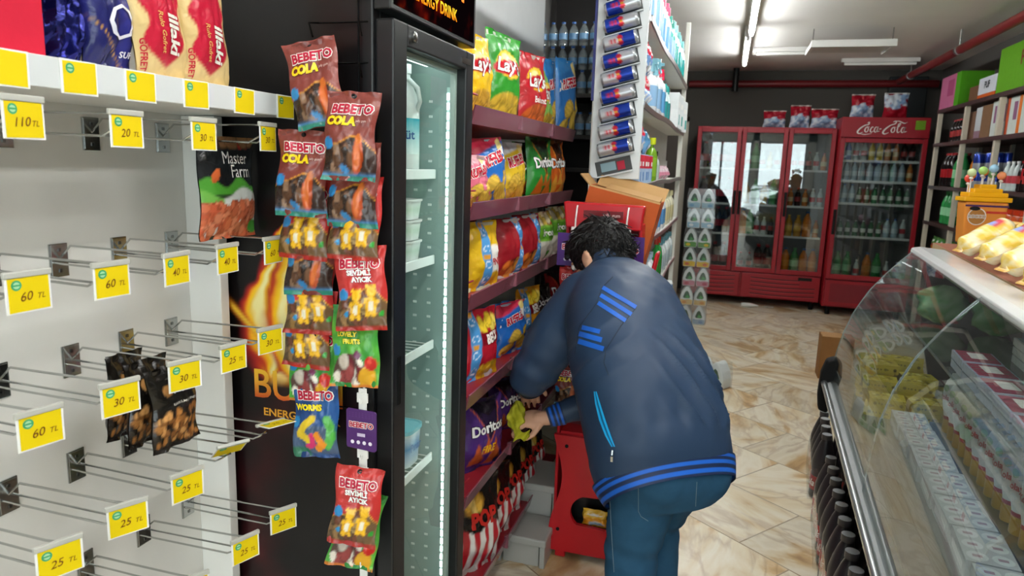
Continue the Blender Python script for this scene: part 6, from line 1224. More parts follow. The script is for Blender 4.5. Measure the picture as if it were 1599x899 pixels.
# ================================================================== tall shelving along the right wall
SX, SXB = 1.75, 2.13; SY0, SY1 = 3.2, 7.32; crm, brn = H('c2baa8'), H('3c2422')
SZ = [2.085, 1.79, 1.418, 1.10, .83, .45, .1]
t = thing('wall_shelving', 'cream post shelving with dark brown boards along the right wall', 'shelving', (1.94, 5.2, 0)); ox, oy = 1.94, 5.2
posts = [7.28, 6.52, 5.76, 5.03, 4.3, 3.5]
for y in posts:
    g = G(); g.box(SX - ox, y - .02 - oy, 0, SX + .035 - ox, y + .02 - oy, 2.058, crm); g.box(SXB - .03 - ox, y - .015 - oy, 0, SXB - ox, y + .015 - oy, 2.058, H('a39b8c')); g.build('post', 'satin', t, bevel=.003)
for k, z in enumerate(SZ):
    g = G()
    g.box(SX + .036 - ox, posts[-1] - .02 - oy, z - .0235, SXB - .031 - ox, posts[0] + .02 - oy, z, brn)
    g.box(SX - .006 - ox, posts[-1] - .03 - oy, z - .026, SX - .0005 - ox, posts[0] + .03 - oy, z + .004, brn); g.build('shelf_board', 'satin', t)
g = G(); g.box(SXB + .0005 - ox, posts[-1] - oy, .1, SXB + .008 - ox, posts[0] - oy, 2.4, H('4a4744')); g.build('back_board', 'satin', t)
def rbox(name, lb, px0, px1, z, h, cols, dep=.24, grp=None, txt=None, stripe=None, y=None, x=SX + .05):
    """carton on the shelving, its front face towards the aisle"""
    ya, yb = (at(px1, 200, X=x)[1], at(px0, 200, X=x)[1]) if y is None else y; L = yb - ya
    g = G(); g.box(0, -L/2, 0, dep, L/2, h, cols[0])
    f = lambda p: np.stack([np.full(len(p), -.0006), -p[:, 0], p[:, 1] + h / 2], 1)
    if len(cols) > 1: g.box(-.0008, -L/2 - .0008, 0, dep, L/2 + .0004, h * .28, cols[1])
    if stripe is not None: g.box(-.001, -L/2 - .001, .0, dep, -L/2 + L * .22, h * 1.0005, stripe[0]); g.flat([(-L*.12, -h*.1), (L*.2, -h*.1), (L*.2, h*.36), (-L*.12, h*.36)], lambda p: f(p) - np.array([.0006, 0, 0]), stripe[1])
    if txt: g.text(txt[0], txt[1], lambda p: f(p) - np.array([.001, 0, 0]) + np.array([0, txt[3] if len(txt) > 3 else 0, h * .15]), txt[2], .03)
    o = g.build(name, 'card', bevel=.002, loc=(x, (ya + yb) / 2, z + .0008)); return tag(o, lb, 'box', grp)
z = SZ[0]
rbox('carton', 'pink and lime carton at the left end of the top right shelf', 1462, 1490, z, .30, [H('c06a90')], stripe=(H('4f9a1c'), H('a84a74')))
rbox('carton', 'small brown carton beside the white lettered one, top right shelf', 1506, 1519, z, .13, [H('6a4a34')])
rbox('carton', 'white and orange carton with dark marks, top right shelf', 1519, 1545, z, .17, [H('c9ccd4'), H('c8581c')], txt=('PUF', .07, H('2a2c34')))
rbox('carton', 'large lime green carton on the top right shelf', 1546, 1640, z, .33, [H('5f9a1c')], txt=('Popi', .13, H('7a3a2a'), -.0), dep=.3)
z = SZ[1]
for i in range(12): bot('dark', (SX + .09 + (i % 2) * .075, 6.66 + (i // 2) * .085, z + .001), nth('dark bottle, %s row, second right shelf' % ('front', 'rear')[i % 2], i // 2, 6, 'from the left'), 'dark bottles, second right shelf')
rbox('carton', 'brown carton next to the first inner post, second right shelf', 1503, 1521, z, .225, [H('6e5040')])
rbox('carton', 'white slim carton between two brown ones, second right shelf', 1521.5, 1530, z, .245, [H('b9bcc0'), H('8a6a78')])
rbox('carton', 'brown carton left of the striped white ones, second right shelf', 1530.5, 1545, z, .25, [H('7a5a42')])
for i, (a, b, c, lb) in enumerate(((1546, 1556, '3f8a4a', 'white carton with green stripe, second right shelf'), (1556.5, 1572, 'c85a3a', 'white carton with red stripe, second right shelf'), (1572.5, 1590, 'd8702a', 'white carton with orange stripe, left one, second right shelf'), (1590.5, 1612, 'd8702a', 'white carton with orange stripe at the photo edge, second right shelf'))):
    rbox('carton', lb, a, b, z, .262, [H('c6ccc8')], stripe=(H(c), H('8a5a7a')), grp='striped white cartons')
z = SZ[2]
for i in range(6): bot('cola', (SX + .1 + (i % 2) * .1, 6.98 + (i // 2) * .1, z + .001), 'dark bottle at the left end of the third right shelf, %s row' % ('front', 'rear')[i % 2], 'dark bottles, third right shelf')
for i in range(2): bot('green', (SX + .1, 6.72 + i * .11, z + .001), 'large green bottle on the third right shelf', 'green bottles, third right shelf')
bot('orange', (SX + .09, 6.36, z + .001), 'orange bottle beside the blue packs, third right shelf', 'orange bottle, third right shelf')
def cpk(): g = G(); [g.lathe([(.026, 0), (.027, .005), (.027, .06), (.0271, .0601), (.027, .125), (.022, .133), (0, .133)], np.array([H('b0b4ba'), H('b0b4ba'), H('c2c6cc'), H('1f3a96'), H('1f3a96'), H('b0b4ba'), H('b0b4ba')]), 12, (i * .055 - .0275, j * .055 - .0275, 0)) for i in range(2) for j in range(2)]; return g
cp0 = None
for i, (y, L) in enumerate(((6.24, 0), (6.24, 1), (6.1, 0), (5.97, 0), (5.97, 1), (5.84, 0), (5.84, 1))):
    if cp0 is None: o = cp0 = cpk().build('can_pack', 'can', smooth=40)
    else: o = cp0.copy(); COL.objects.link(o)
    o.location = (SX + .09, y, z + .001 + L * .134); tag(o, 'four pack of blue silver cans, %s layer, third right shelf' % ('lower', 'upper')[L], 'can pack', 'can packs %s layer' % ('lower', 'upper')[L])
for i in range(5): bot('clear' if i < 3 else 'dark', (SX + .08, 5.66 - i * .09, z + .001), ('clear bottle with red label, third right shelf' if i < 3 else 'dark bottle beside the clear ones, third right shelf'), 'clear bottles, third right shelf' if i < 3 else 'dark pair, third right shelf')
for i in range(4): bot('cola', (SX + .1, 5.34 - i * .11 + (0 if i < 3 else -.03), z + .001), 'cola bottle near the photo edge, third right shelf', 'cola bottles near the edge, third right shelf')
z = SZ[3]
for i in range(6): bot('green', (SX + .08 + (i % 2) * .09, 6.75 + (i // 2) * .1, z + .001), 'green glass bottle on the fourth right shelf', 'green bottles, fourth right shelf')
for i in range(6): bot('green' if i % 2 else 'soda', (SX + .08, 6.4 - i * .1 + (0 if i < 6 else 0), z + .001), 'small green soda bottle, fourth right shelf' if i % 2 == 0 else 'tall green bottle beside the soda ones, fourth right shelf', 'soda bottles, fourth right shelf' if i % 2 == 0 else 'tall green bottles, fourth right shelf')
jar = None
for i in range(5):
    if jar is None: o = jar = G().lathe([(.05, 0), (.053, .01), (.053, .15), (.045, .165), (.05, .17), (.05, .2), (0, .2)], np.array([H('c8501c')] * 3 + [H('b84818')] + [H('c23a1c')] * 3), 16).build('candy_jar', 'gloss', smooth=40)
    else: o = jar.copy(); COL.objects.link(o)
    o.location = (SX + .1, 5.62 - i * .125 - (.06 if i > 3 else 0), z + .001); tag(o, 'orange candy jar on the fourth right shelf', 'jar', 'orange jars, fourth right shelf')
z = SZ[4]
for i in range(6): put('snack_pack', 'red and green snack pack on the fifth right shelf', 'snack pack', ('rg', lambda: pouch(.12, .14, (H('a8302a'), H('3f7a34'), H('d8862a')), .04, 15)) if i == 0 else 'rg', (SX + .08, 7.15 - i * .125, z + .0015), (0, 0, -FX), 'snack packs, fifth right shelf')
for i in range(5): put('tissue_pack', 'pink tissue pack on the fifth right shelf', 'pack', ('pkp', lambda: pouch(.13, .11, (H('c85a80'), H('d8a0b8'), WHT), .05, 17)) if i == 0 else 'pkp', (SX + .09, 5.6 - i * .135, z + .0015), (0, 0, -FX), 'pink packs, fifth right shelf')
z = SZ[5]
for i in range(6): rbox('carton', 'brown carton on the low right shelf', 0, 0, z, .25, [H('6e5040')], y=(5.1 + i * .33, 5.38 + i * .33), grp='brown cartons on the low right shelf') if i not in (1, 2, 4) else None
# ================================================================== the person bending towards the rack
def V3(*a): return np.array(a, float)
def nrm(a): a = np.asarray(a, float); return a / np.linalg.norm(a)
def cap(g, p0, r0, p1, r1, col, n=14):
    """tapered limb piece with round ends"""
    p0, p1 = np.asarray(p0, float), np.asarray(p1, float); d = p1 - p0; L = np.linalg.norm(d); d = d / L; pts, rr = [], []
    for a in np.linspace(-math.pi / 2, 0, 5)[:-1]: pts.append(p0 + d * math.sin(a) * r0); rr.append(max(r0 * math.cos(a), 1e-4))
    for t_ in np.linspace(0, 1, 6): pts.append(p0 + d * L * t_); rr.append(r0 + (r1 - r0) * t_)
    for a in np.linspace(0, math.pi / 2, 5)[1:]: pts.append(p1 + d * math.sin(a) * r1); rr.append(max(r1 * math.cos(a), 1e-4))
    g.tube(pts, rr, col, n); return g
LAT = nrm((-.755, -.656, .06))
def ring_pts(c, d, a, b, n=36, p=2.3, lat=LAT):
    d = nrm(d); l = nrm(lat - np.dot(lat, d) * d); nn = np.cross(d, l); nn = nn if nn[2] > 0 or nn[1] < 0 else -nn
    th = np.arange(n) * 2 * math.pi / n; cc, ss = np.cos(th), np.sin(th); e = 2 / p
    return np.asarray(c) + np.outer(a * np.sign(cc) * np.abs(cc) ** e, l) + np.outer(b * np.sign(ss) * np.abs(ss) ** e, nn)
def loft(g, secs, col, sub=4, n=36):
    """closed body through sections (centre, axis, half width, half depth), Catmull-Rom between them"""
    A = np.array([list(c) + list(nrm(d)) + [a, b] for c, d, a, b in secs], float); out = []
    for i in range(len(A) - 1):
        p0, p1, p2, p3 = A[max(i - 1, 0)], A[i], A[i + 1], A[min(i + 2, len(A) - 1)]
        for f in np.arange(sub) / sub: out.append(.5 * (2 * p1 + (p2 - p0) * f + (2 * p0 - 5 * p1 + 4 * p2 - p3) * f * f + (3 * p1 - p0 - 3 * p2 + p3) * f ** 3))
    out.append(A[-1]); R_ = [ring_pts(q[:3], q[3:6], q[6], q[7], n) for q in out]; k = len(R_)
    fs = [(i * n + j, i * n + (j + 1) % n, (i + 1) * n + (j + 1) % n, (i + 1) * n + j) for i in range(k - 1) for j in range(n)] + [tuple(range(n))[::-1], tuple(range((k - 1) * n, k * n))]
    g.add(np.concatenate(R_), fs, col); return R_
def fuse(g, name, mat, parent, voxel, it=6, disp=None, colf=None, fac=.5):
    """grow one continuous surface over the overlapping pieces"""
    o = g.build('pieces', mat); bm = bmesh.new(); bm.from_mesh(o.data); bmesh.ops.recalc_face_normals(bm, faces=bm.faces); bm.to_mesh(o.data); bm.free()
    m = o.modifiers.new('r', 'REMESH'); m.mode = 'VOXEL'; m.voxel_size = voxel
    if it: s = o.modifiers.new('s', 'SMOOTH'); s.factor = fac; s.iterations = it
    dg = bpy.context.evaluated_depsgraph_get(); dg.update(); me = bpy.data.meshes.new_from_object(o.evaluated_get(dg)); old = o.data; bpy.data.objects.remove(o); bpy.data.meshes.remove(old)
    me.name = name; nv = len(me.vertices); co = np.zeros(nv * 3); me.vertices.foreach_get('co', co); co = co.reshape(-1, 3)
    if disp is not None:
        no = np.zeros(nv * 3); me.vertex_normals.foreach_get('vector', no); co = co + no.reshape(-1, 3) * disp(co)[:, None]; me.vertices.foreach_set('co', co.ravel())
    c = colf(co) if colf else np.tile(g.c[0][0], (nv, 1))
    a = me.color_attributes.get('Col') or me.color_attributes.new('Col', 'FLOAT_COLOR', 'POINT'); a.data.foreach_set('color', np.concatenate([np.clip(c, 0, 1), np.ones((nv, 1))], 1).astype(np.float32).ravel())
    me.materials.clear(); me.materials.append(MT[mat]); me.polygons.foreach_set('use_smooth', [True] * len(me.polygons)); me.update()
    o = bpy.data.objects.new(name, me); COL.objects.link(o); o.parent = parent; return o
per = thing('person', 'person in dark blue tracksuit jacket and jeans bending over to the chip rack', 'person')
NAVY, BLUE, JEAN, SKIN = H('25374f'), H('1a58b4'), H('264a64'), H('c9987c')
# skeleton (world metres)
NECK, HEADC = V3(-.352, 2.258, 1.178), V3(-.388, 2.302, 1.192)
LSH, LEL, LWR, LHD = V3(-.425, 2.10, 1.075), V3(-.552, 2.09, .835), V3(-.60, 2.215, .742), V3(-.615, 2.275, .715)
RSH, REL, RWR, RHD = V3(-.25, 2.30, 1.05), V3(-.30, 2.25, .745), V3(-.515, 2.17, .664), V3(-.572, 2.155, .657)
LHP, LKN, LAN = V3(-.142, 1.872, .735), V3(-.180, 1.865, .43), V3(-.165, 1.80, .09)
RHP, RKN, RAN = V3(-.045, 1.965, .735), V3(-.135, 2.06, .43), V3(-.10, 2.03, .09)
FD = nrm((-.80, .30, -.52)); UD = nrm(np.array([-.42, .3, .86]) - np.dot([-.42, .3, .86], FD) * FD); LD = np.cross(UD, FD)
def hp(l, f, u): return HEADC + LD * l + FD * f + UD * u
# torso sections of the jacket
TS = [((-.094, 1.868, .640), (-.40, .54, .74), .198, .150), ((-.118, 1.878, .712), (-.38, .52, .76), .206, .162), ((-.150, 1.908, .81), (-.38, .52, .78), .206, .160), ((-.192, 1.952, .91), (-.42, .54, .74), .203, .155), ((-.242, 2.028, 1.0), (-.46, .58, .68), .198, .144), ((-.29, 2.128, 1.08), (-.5, .62, .6), .186, .128), ((-.324, 2.202, 1.132), (-.5, .62, .6), .145, .1), ((-.346, 2.25, 1.172), (-.45, .55, .7), .078, .07)]
# --- body, one continuous surface
g = G()
BS = [(c, d, a - .05, b - .05) for c, d, a, b in TS]; loft(g, BS[1:], SKIN)
cap(g, NECK - V3(.0, .03, .03) * .5, .055, HEADC - UD * .05 - FD * .02, .052, SKIN)
def ell3(g, c, l, f, u, col, A=(LD, FD, UD), n=18):
    s = G().sph((0, 0, 0), (l, f, u), col, n); v = s.v[0] @ np.array(A) + c; g.add(v, s.f, col)
ell3(g, hp(0, 0, .02), .073, .094, .098, SKIN); ell3(g, hp(0, .035, -.06), .055, .058, .062, SKIN); ell3(g, hp(0, .075, -.105), .03, .028, .02, SKIN)
cap(g, hp(0, .088, .02), .008, hp(0, .108, -.028), .013, SKIN, 8); ell3(g, hp(0, .09, -.068), .026, .012, .008, SKIN); ell3(g, hp(0, .088, -.08), .022, .012, .007, SKIN)
for s_ in (-1, 1):
    ell3(g, hp(s_ * .031, .083, .022), .017, .012, .008, SKIN); ell3(g, hp(s_ * .045, .062, -.03), .022, .02, .02, SKIN)
    ell3(g, hp(s_ * .088, -.004, -.012), .012, .019, .033, SKIN); ell3(g, hp(s_ * .096, -.014, .006), .007, .012, .02, SKIN); ell3(g, hp(s_ * .086, .0, -.04), .008, .009, .012, SKIN)
for SH, EL, WR in ((LSH, LEL, LWR), (RSH, REL, RWR)): cap(g, SH, .05, EL, .04, SKIN); cap(g, EL, .04, WR, .026, SKIN)
def hand(g, wr, hd, up, curl, side, spread=.9):
    """palm, five bent fingers and a thumb; up = back of the hand, side = thumb side"""
    f = nrm(hd - wr); u = nrm(up - np.dot(up, f) * f); s = np.cross(f, u) * side; pc = wr + f * .05
    ell3(g, pc, .038, .05, .016, SKIN, (s, f, u), 14); cap(g, wr - f * .01, .025, wr + f * .03, .024, SKIN, 10)
    for k, (o_, L) in enumerate(((.029, .068), (.0105, .078), (-.0085, .073), (-.026, .058))):
        p = pc + f * .036 + s * o_; a = 0.12; r = .0088 - .0004 * k
        for j, fr in enumerate((.45, .31, .24)):
            a += curl * (1 + .15 * k); q = p + (f * math.cos(a) - u * math.sin(a) + s * o_ * .9 * (1 - curl)) * L * fr; cap(g, p, r, q, r * .92, SKIN, 8); p = q; r *= .93
    p = wr + f * .028 + s * .026; q = p + nrm(s * .75 + f * .65 - u * .35) * .036; cap(g, p, .0125, q, .0105, SKIN, 8); r_ = q + nrm(s * .2 + f * .85 - u * .55) * .03; cap(g, q, .0105, r_, .0085, SKIN, 8)
hand(g, LWR, LHD, V3(-.1, -.4, .9), .35, 1); hand(g, RWR, RHD, V3(.1, -.55, .8), .5, -1)
BH = .015
for HP, KN, AN in ((LHP, LKN, LAN), (RHP, RKN, RAN)): cap(g, HP - V3(0, 0, .05), .07, KN, .05, SKIN); cap(g, KN, .05, AN, .034, SKIN); cap(g, AN - V3(0, 0, .03), .03, AN + V3(-.09, .10, -.06), .024, SKIN)
ell3(g, V3(-.105, 1.90, .68), .12, .09, .08, SKIN, (LAT, nrm((.656, -.755, 0)), V3(0, 0, 1)))
body = fuse(g, 'body', 'skin', per, .005, 3)
for s_ in (-1, 1):
    g = G(); g.sph(hp(s_ * .031, .088, .012), .0115, H('e8e4de'), 12); e_ = g.build('eye', 'gloss', per, smooth=60); g = G(); g.sph(hp(s_ * .031, .0975, .0105), .0045, H('2a1a12'), 8); g.build('iris', 'gloss', e_, smooth=60)
# --- hair
g = G(); HR = H('0d0b0b'); ell3(g, hp(0, -.014, .036), .094, .108, .106, HR, n=24); ell3(g, hp(0, -.06, -.022), .066, .05, .06, HR); ell3(g, hp(.068, -.04, -.02), .012, .018, .03, HR); ell3(g, hp(-.072, -.03, -.02), .012, .022, .03, HR); cap(g, hp(.074, .028, .02), .01, hp(.074, .03, -.02), .006, HR, 8); cap(g, hp(-.074, .028, .02), .01, hp(-.074, .03, -.02), .006, HR, 8)
cap(g, hp(.03, .07, .085), .022, hp(.05, .088, .05), .012, HR, 8); cap(g, hp(-.02, .075, .085), .022, hp(-.03, .095, .055), .012, HR, 8)
def hair_d(co):
    q = co - HEADC; l, f, u = q @ LD, q @ FD, q @ UD; a = np.arctan2(l, u + .03); return .0042 * (fbm(a * 3.4, f * 6, 5, 3) - .5) * 2 + .0022 * np.sin(a * 46 + 6 * fbm(f * 8, a, 4, 5))
hr_ = fuse(g, 'hair', 'hair', per, .0045, 2, hair_d)
g = G(); rr = random.Random(11); crown = nrm(UD * .75 - FD * .55 + LD * .15)
for k in range(1500):
    d = nrm(np.array([rr.gauss(0, 1) for _ in range(3)])); l, f, u = d @ LD, d @ FD, d @ UD
    if f > .42 and u < .55: continue
    if u < -.62 or (l > .5 and -.35 < f < .35 and u < .12): continue
    p = hp(0, -.016, .030) + LD * l * .095 + FD * f * .108 + UD * u * .106; n_ = nrm(LD * l / .095 + FD * f / .108 + UD * u / .106)
    t_ = (d - crown * (d @ crown)); t_ = nrm(t_ - n_ * (t_ @ n_) + np.array([rr.gauss(0, .16) for _ in range(3)])); L = rr.uniform(.03, .055); lf = rr.uniform(.0, .004); pts = [p - n_ * .003 + t_ * L * a + n_ * (lf * math.sin(a * 2.2) - (L * a) ** 2 / .19) for a in (0, .3, .6, .85, 1.0)]
    g.tube(pts, [.0016, .0022, .0018, .0011, .0004], HR * rr.uniform(.7, 1.6), 4)
g.build('hair_strands', 'hair', hr_, smooth=60)
# --- jeans
g = G(); loft(g, [((-.095, 1.905, .58), (-.05, .05, 1), .145, .115), ((-.09, 1.89, .66), (-.15, .2, .95), .168, .135), ((-.115, 1.89, .74), (-.3, .4, .87), .17, .13), ((-.14, 1.92, .82), (-.3, .4, .85), .16, .11)], JEAN)
for s_ in (.068, -.068): ell3(g, V3(-.062, 1.858, .685) + LAT * s_, .09, .088, .1, JEAN, (LAT, nrm((.656, -.755, 0)), V3(0, 0, 1)))
cap(g, LHP - V3(0, 0, .03), .108, LKN, .078, JEAN, 20); cap(g, LKN, .078, LAN, .058, JEAN, 20); cap(g, RHP - V3(0, 0, .03), .105, RKN, .078, JEAN, 20); cap(g, RKN, .078, RAN, .058, JEAN, 20)
def jean_d(co): return .004 * (fbm(co[:, 0] * 3, co[:, 2] * 2 + co[:, 1], 4, 12) - .5) + .006 * np.exp(-((co[:, 2] - .43) / .06) ** 2) * np.sin(co[:, 2] * 90 + co[:, 0] * 20) * .5
def jean_c(co):
    f = fbm(co[:, 0] * 2, co[:, 2], 5, 41)[:, None]; return JEAN * (.82 + .36 * f)
jeans = fuse(g, 'jeans', 'denim', per, .009, 5, jean_d, jean_c)
for s_, AN in (('left', LAN), ('right', RAN)):
    g = G(); d = nrm((-.65, .755, 0)); cap(g, AN + V3(0, 0, -.045) - d * .035, .042, AN + V3(0, 0, -.052) + d * .14, .034, H('2a2c30')); cap(g, AN + V3(0, 0, .0), .046, AN + V3(0, 0, -.04), .044, H('2a2c30'))
    v = np.concatenate(g.v); v[:, 2] = np.maximum(v[:, 2], .004); g.v = [v]; fuse(g, 'shoe', 'rubber', per, .007, 3)
# --- jacket
g = G(); loft(g, TS, NAVY, n=44)
cap(g, LSH + V3(.03, .03, .0), .105, (LSH + LEL) / 2 + V3(.0, 0, 0), .09, NAVY, 18); cap(g, (LSH + LEL) / 2, .09, LEL, .074, NAVY, 18); cap(g, LEL, .07, LWR + (LEL - LWR) * .2, .046, NAVY, 18)
cap(g, RSH, .07, REL, .058, NAVY, 18); cap(g, REL, .062, RWR + nrm(REL - RWR) * .035, .036, NAVY, 18)
ell3(g, V3(-.26, 2.16, 1.09), .15, .12, .05, NAVY, (LAT, nrm((-.5, .62, .6)), nrm((.41, -.48, .77))))
def collar(g): cap(g, NECK - V3(.012, .012, .03), .072, NECK + V3(-.004, .01, .012), .062, NAVY, 20)
collar(g)
D_ = nrm((-.42, .55, .72)); HEM = V3(*TS[0][0])
NB = np.cross(D_, LAT); NB = NB if NB[2] > 0 else -NB
def jk_d(co):
    q = co - HEM; s = q @ D_; l = q @ LAT; b = q @ NB; back = sm((b + .02) / .08)
    w = .05 * (fbm(l * 2, s * 2, 3, 6) - .5); on = sm((s - .045) / .07)
    gather = np.sin(l * 95 + w * 90) * .006 * sm((.17 - s) / .12) * on
    ph = (l - .6 * s + w * .8) * 50; rdg = (1 - np.abs(np.sin(ph))) ** 1.8 - .3; amp = .6 + .8 * fbm(l * 3 + 5, s * 1.5, 3, 26); fold = gather + rdg * .015 * amp * np.exp(-((s - .19) / .13) ** 4) * sm((.12 - l) / .12) * on
    rd2 = (1 - np.abs(np.sin((l * .35 + s) * 48 + w * 60))) ** 1.5 - .35; diag = rd2 * .007 * np.exp(-((s - .33) / .09) ** 2) * sm((l - .09) / .06)
    soft = .014 * on * (fbm(l * 3 + 2, s * 3, 3, 16) - .5); puff = 0 * s
    pt = co - LEL; near = np.exp(-(np.linalg.norm(pt, axis=1) / .13) ** 2); arm = near * np.sin(pt[:, 2] * 75 + pt[:, 0] * 35) * .0045
    return (fold + diag) * back + soft + arm
jk = fuse(g, 'jacket', 'cloth', per, .008, 5, jk_d)
from mathutils.bvhtree import BVHTree
def bvh(o): me = o.data; return BVHTree.FromPolygons([v.co for v in me.vertices], [tuple(p.vertices) for p in me.polygons])
BJ, BT_ = bvh(jk), bvh(jeans)
def hit(B, px, py):
    r = RC @ np.array([px - CX, py - CY, F_PX]); h = B.ray_cast(Vector(CAMP), Vector(r).normalized()); return h[0], h[1]
def patch(g, B, quad, nu, nv, off, colf):
    """panel sewn on the garment: corner points picked on the surface, then laid over it point by point"""
    q = np.array(quad, float); u, v = np.meshgrid(np.linspace(0, 1, nu), np.linspace(0, 1, nv), indexing='ij'); P = np.zeros((nu, nv, 3)); last = None
    for i in range(nu):
        for j in range(nv):
            a, b = u[i, j], v[i, j]; p = q[0] * (1 - a) * (1 - b) + q[1] * a * (1 - b) + q[2] * a * b + q[3] * (1 - a) * b; h, n_ = hit(B, *p)
            if h is None: P[i, j] = last if last is not None else 0; continue
            P[i, j] = np.array(h) + np.array(n_) * off; last = P[i, j]
    C = np.array([[colf(u[i, j], v[i, j]) for j in range(nv)] for i in range(nu)]); g.grid(P, C); g.grid(P, C, flip=True); return g
for i, (a, b, w) in enumerate((((941, 449), (993, 480), 6.5), ((938, 461), (986, 491), 6.5), ((934, 473), (977, 501), 6.5), ((909, 511), (937, 518), 7), ((904.5, 521), (940, 531), 8), ((903.5, 532.5), (943, 545), 8))):
    g = G(); d = nrm(np.array(b) - np.array(a)); n_ = np.array([-d[1], d[0]]) * w / 2; patch(g, BJ, (a - n_, b - n_, b + n_, a + n_), 14, 4, .0015, lambda u, v: BLUE); g.build('sleeve_stripe' if i > 2 else 'back_stripe', 'cloth', jk, smooth=60)
g = G(); zp = [(930, 611), (934, 630), (941, 655), (950, 680), (958, 697)]
for k in range(4): (x0, y0), (x1, y1) = zp[k], zp[k + 1]; w0, w1 = (2.2, 4, 5, 4.5, 3)[k], (2.2, 4, 5, 4.5, 3)[k + 1]; patch(g, BJ, ((x0 - w0, y0), (x1 - w1, y1), (x1 + w1, y1), (x0 + w0, y0)), 6, 5, .002, lambda u, v: H('1fa0dc') if abs(v - .5) > .2 else H('123a5a'))
zz = g.build('pocket_zip', 'plastic', jk, smooth=60)
h, n_ = hit(BJ, 957.5, 702); g = G()
if h is not None:
    h = np.array(h) + np.array(n_) * .004; g.tube([h, h + V3(0, -.004, -.012)], .0035, H('b0b2b2'), 6); g.obox(h + V3(0, -.006, -.022), (.006, .002, .016), Matrix.Rotation(.2, 4, 'X'), H('b0b2b2')); g.build('zip_puller', 'chrome', zz)
# ribbed hem and cuffs, striped
def rib(name, secs, cols, parent):
    g = G(); A = np.array([list(c) + list(nrm(d)) + [a, b] for c, d, a, b in secs], float); n, m_ = 64, 26; t_ = np.linspace(0, 1, m_); rows = []; C = []
    for q in t_:
        x = q * (len(A) - 1); i = min(int(x), len(A) - 2); f = x - i; s = A[i] * (1 - f) + A[i + 1] * f; k = 1 + .0
        R_ = ring_pts(s[:3], s[3:6], s[6], s[7], n); R_ = R_ + (R_ - s[:3]) * (.006 * np.sin(np.arange(n) * 2 * math.pi / n * 32))[:, None]; rows.append(np.concatenate([R_, R_[:1]])); c = cols(q); C.append(np.tile(c, (n + 1, 1)))
    P = np.array(rows); g.grid(P, np.array(C)); g.grid(P - (P - P.mean(1, keepdims=True)) * .012, np.array(C), flip=True); return g.build(name, 'cloth', parent, smooth=50)
DKN = H('1b2744')
def hemc(q): return BLUE if (.08 < q < .28 or .4 < q < .6 or .72 < q < .92) else DKN
s0, s1 = TS[0], TS[1]
c0_ = np.array(s0[0]); d0 = nrm(s0[1])
rib('hem_band', [(c0_ - d0 * .028, s0[1], .192, .146), (c0_ + d0 * .005, s0[1], .204, .157), (c0_ + d0 * .030, s0[1], .210, .166)], hemc, jk)
dc = nrm(RWR - REL); rib('cuff', [(RWR - dc * .055, dc, .039, .039), (RWR - dc * .03, dc, .036, .036), (RWR - dc * .002, dc, .031, .031)], lambda q: BLUE if (.1 < q < .25 or .4 < q < .55 or .7 < q < .85) else DKN, jk)
dc = nrm(LWR - LEL); rib('cuff', [(LWR - dc * .045, dc, .05, .05), (LWR - dc * .02, dc, .042, .042), (LWR + dc * .004, dc, .036, .036)], lambda q: BLUE if (.1 < q < .25 or .4 < q < .55 or .7 < q < .85) else DKN, jk)
g = G(); R1 = ring_pts(NECK - V3(.0, -.002, .006), (-.45, .55, .7), .071, .068, 40); R2 = ring_pts(NECK + V3(-.008, .012, .022), (-.45, .55, .7), .066, .063, 40); P = np.array([np.concatenate([R1, R1[:1]]), np.concatenate([R2, R2[:1]])]); g.grid(P, NAVY); g.grid(P * .998 + np.array(NECK) * .002, NAVY, flip=True); g.build('collar', 'cloth', jk, smooth=50)
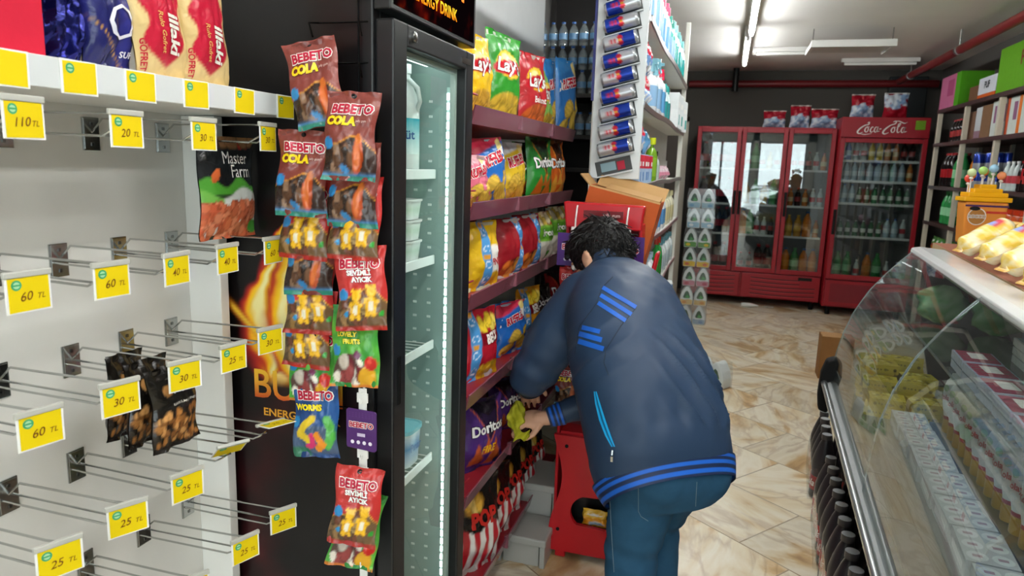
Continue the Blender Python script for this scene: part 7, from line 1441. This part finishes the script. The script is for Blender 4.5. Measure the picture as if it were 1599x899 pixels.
for pl in (((957, 432), (940, 449), (931, 474), (905, 510), (896, 560)), ((993, 481), (970, 508), (946, 546), (943, 566), (952, 590))):
    g = G(); L_ = []
    for (x0, y0), (x1, y1) in zip(pl[:-1], pl[1:]):
        for t_ in np.linspace(0, 1, 7)[:-1]:
            h, n_ = hit(BJ, x0 + (x1 - x0) * t_, y0 + (y1 - y0) * t_)
            if h is not None: L_.append(np.array(h) + np.array(n_) * .0003)
    g.tube(L_, .0011, H('141d2c'), 5); g.build('seam', 'cloth', jk, smooth=60)
# pocket stitching on the jeans
stc = H('6f8088')
for nm, pl in (('pocket_stitching', ((997, 742), (997, 798), (1001, 806), (1012, 813))), ('pocket_stitching', ((1088, 752), (1086, 790))), ('seam_stitching', ((952, 764), (955, 830), (959, 893)))):
    g = G(); L_, R_ = [], []
    for (x0, y0), (x1, y1) in zip(pl[:-1], pl[1:]):
        for t_ in np.linspace(0, 1, 9):
            x, y = x0 + (x1 - x0) * t_, y0 + (y1 - y0) * t_; h, n_ = hit(BT_, x, y)
            if h is not None: L_.append(np.array(h) + np.array(n_) * .0006)
    g.tube(L_, .0008, stc, 5); g.build(nm, 'fabric', jeans, smooth=60)
# yellow cloth in the right hand
g = G(); n, m_ = 40, 26; u, v = np.meshgrid(np.linspace(0, 2 * math.pi, n + 1), np.linspace(0, math.pi, m_), indexing='ij'); r = 1 + .22 * np.sin(u * 3 + 2 * v) * np.sin(v) + .14 * np.sin(u * 7 - v * 5) * np.sin(v) + .1 * np.sin(u * 2 + v * 9); r[-1] = r[0]
P = np.stack([.026 * np.sin(v) * np.cos(u) * r, .036 * np.sin(v) * np.sin(u) * r, .054 * np.cos(v) * (1 + .1 * np.sin(3 * u))], -1); g.grid(P, mix(CA(u, H('8c8a1c')), H('c2bc3a'), sm(r - .6)), flip=True)
g2 = G(); u2, v2 = np.meshgrid(np.linspace(0, 1, 14), np.linspace(0, 1, 14), indexing='ij'); P2 = np.stack([.0 + .055 * u2, -.03 + .008 * np.sin(u2 * 9 + v2 * 4), -.03 - .045 * v2 * (1 - .5 * u2) + .006 * np.sin(u2 * 7)], -1); g.grid(P2, H('aaa62a')); g.grid(P2 + np.array([0, .002, 0]), H('aaa62a'), flip=True)
tag(g.build('cleaning_cloth', 'fabric', smooth=60, loc=tuple(RHD + V3(-.042, -.012, .004))), "crumpled yellow cleaning cloth held in the person's hand", 'cloth')
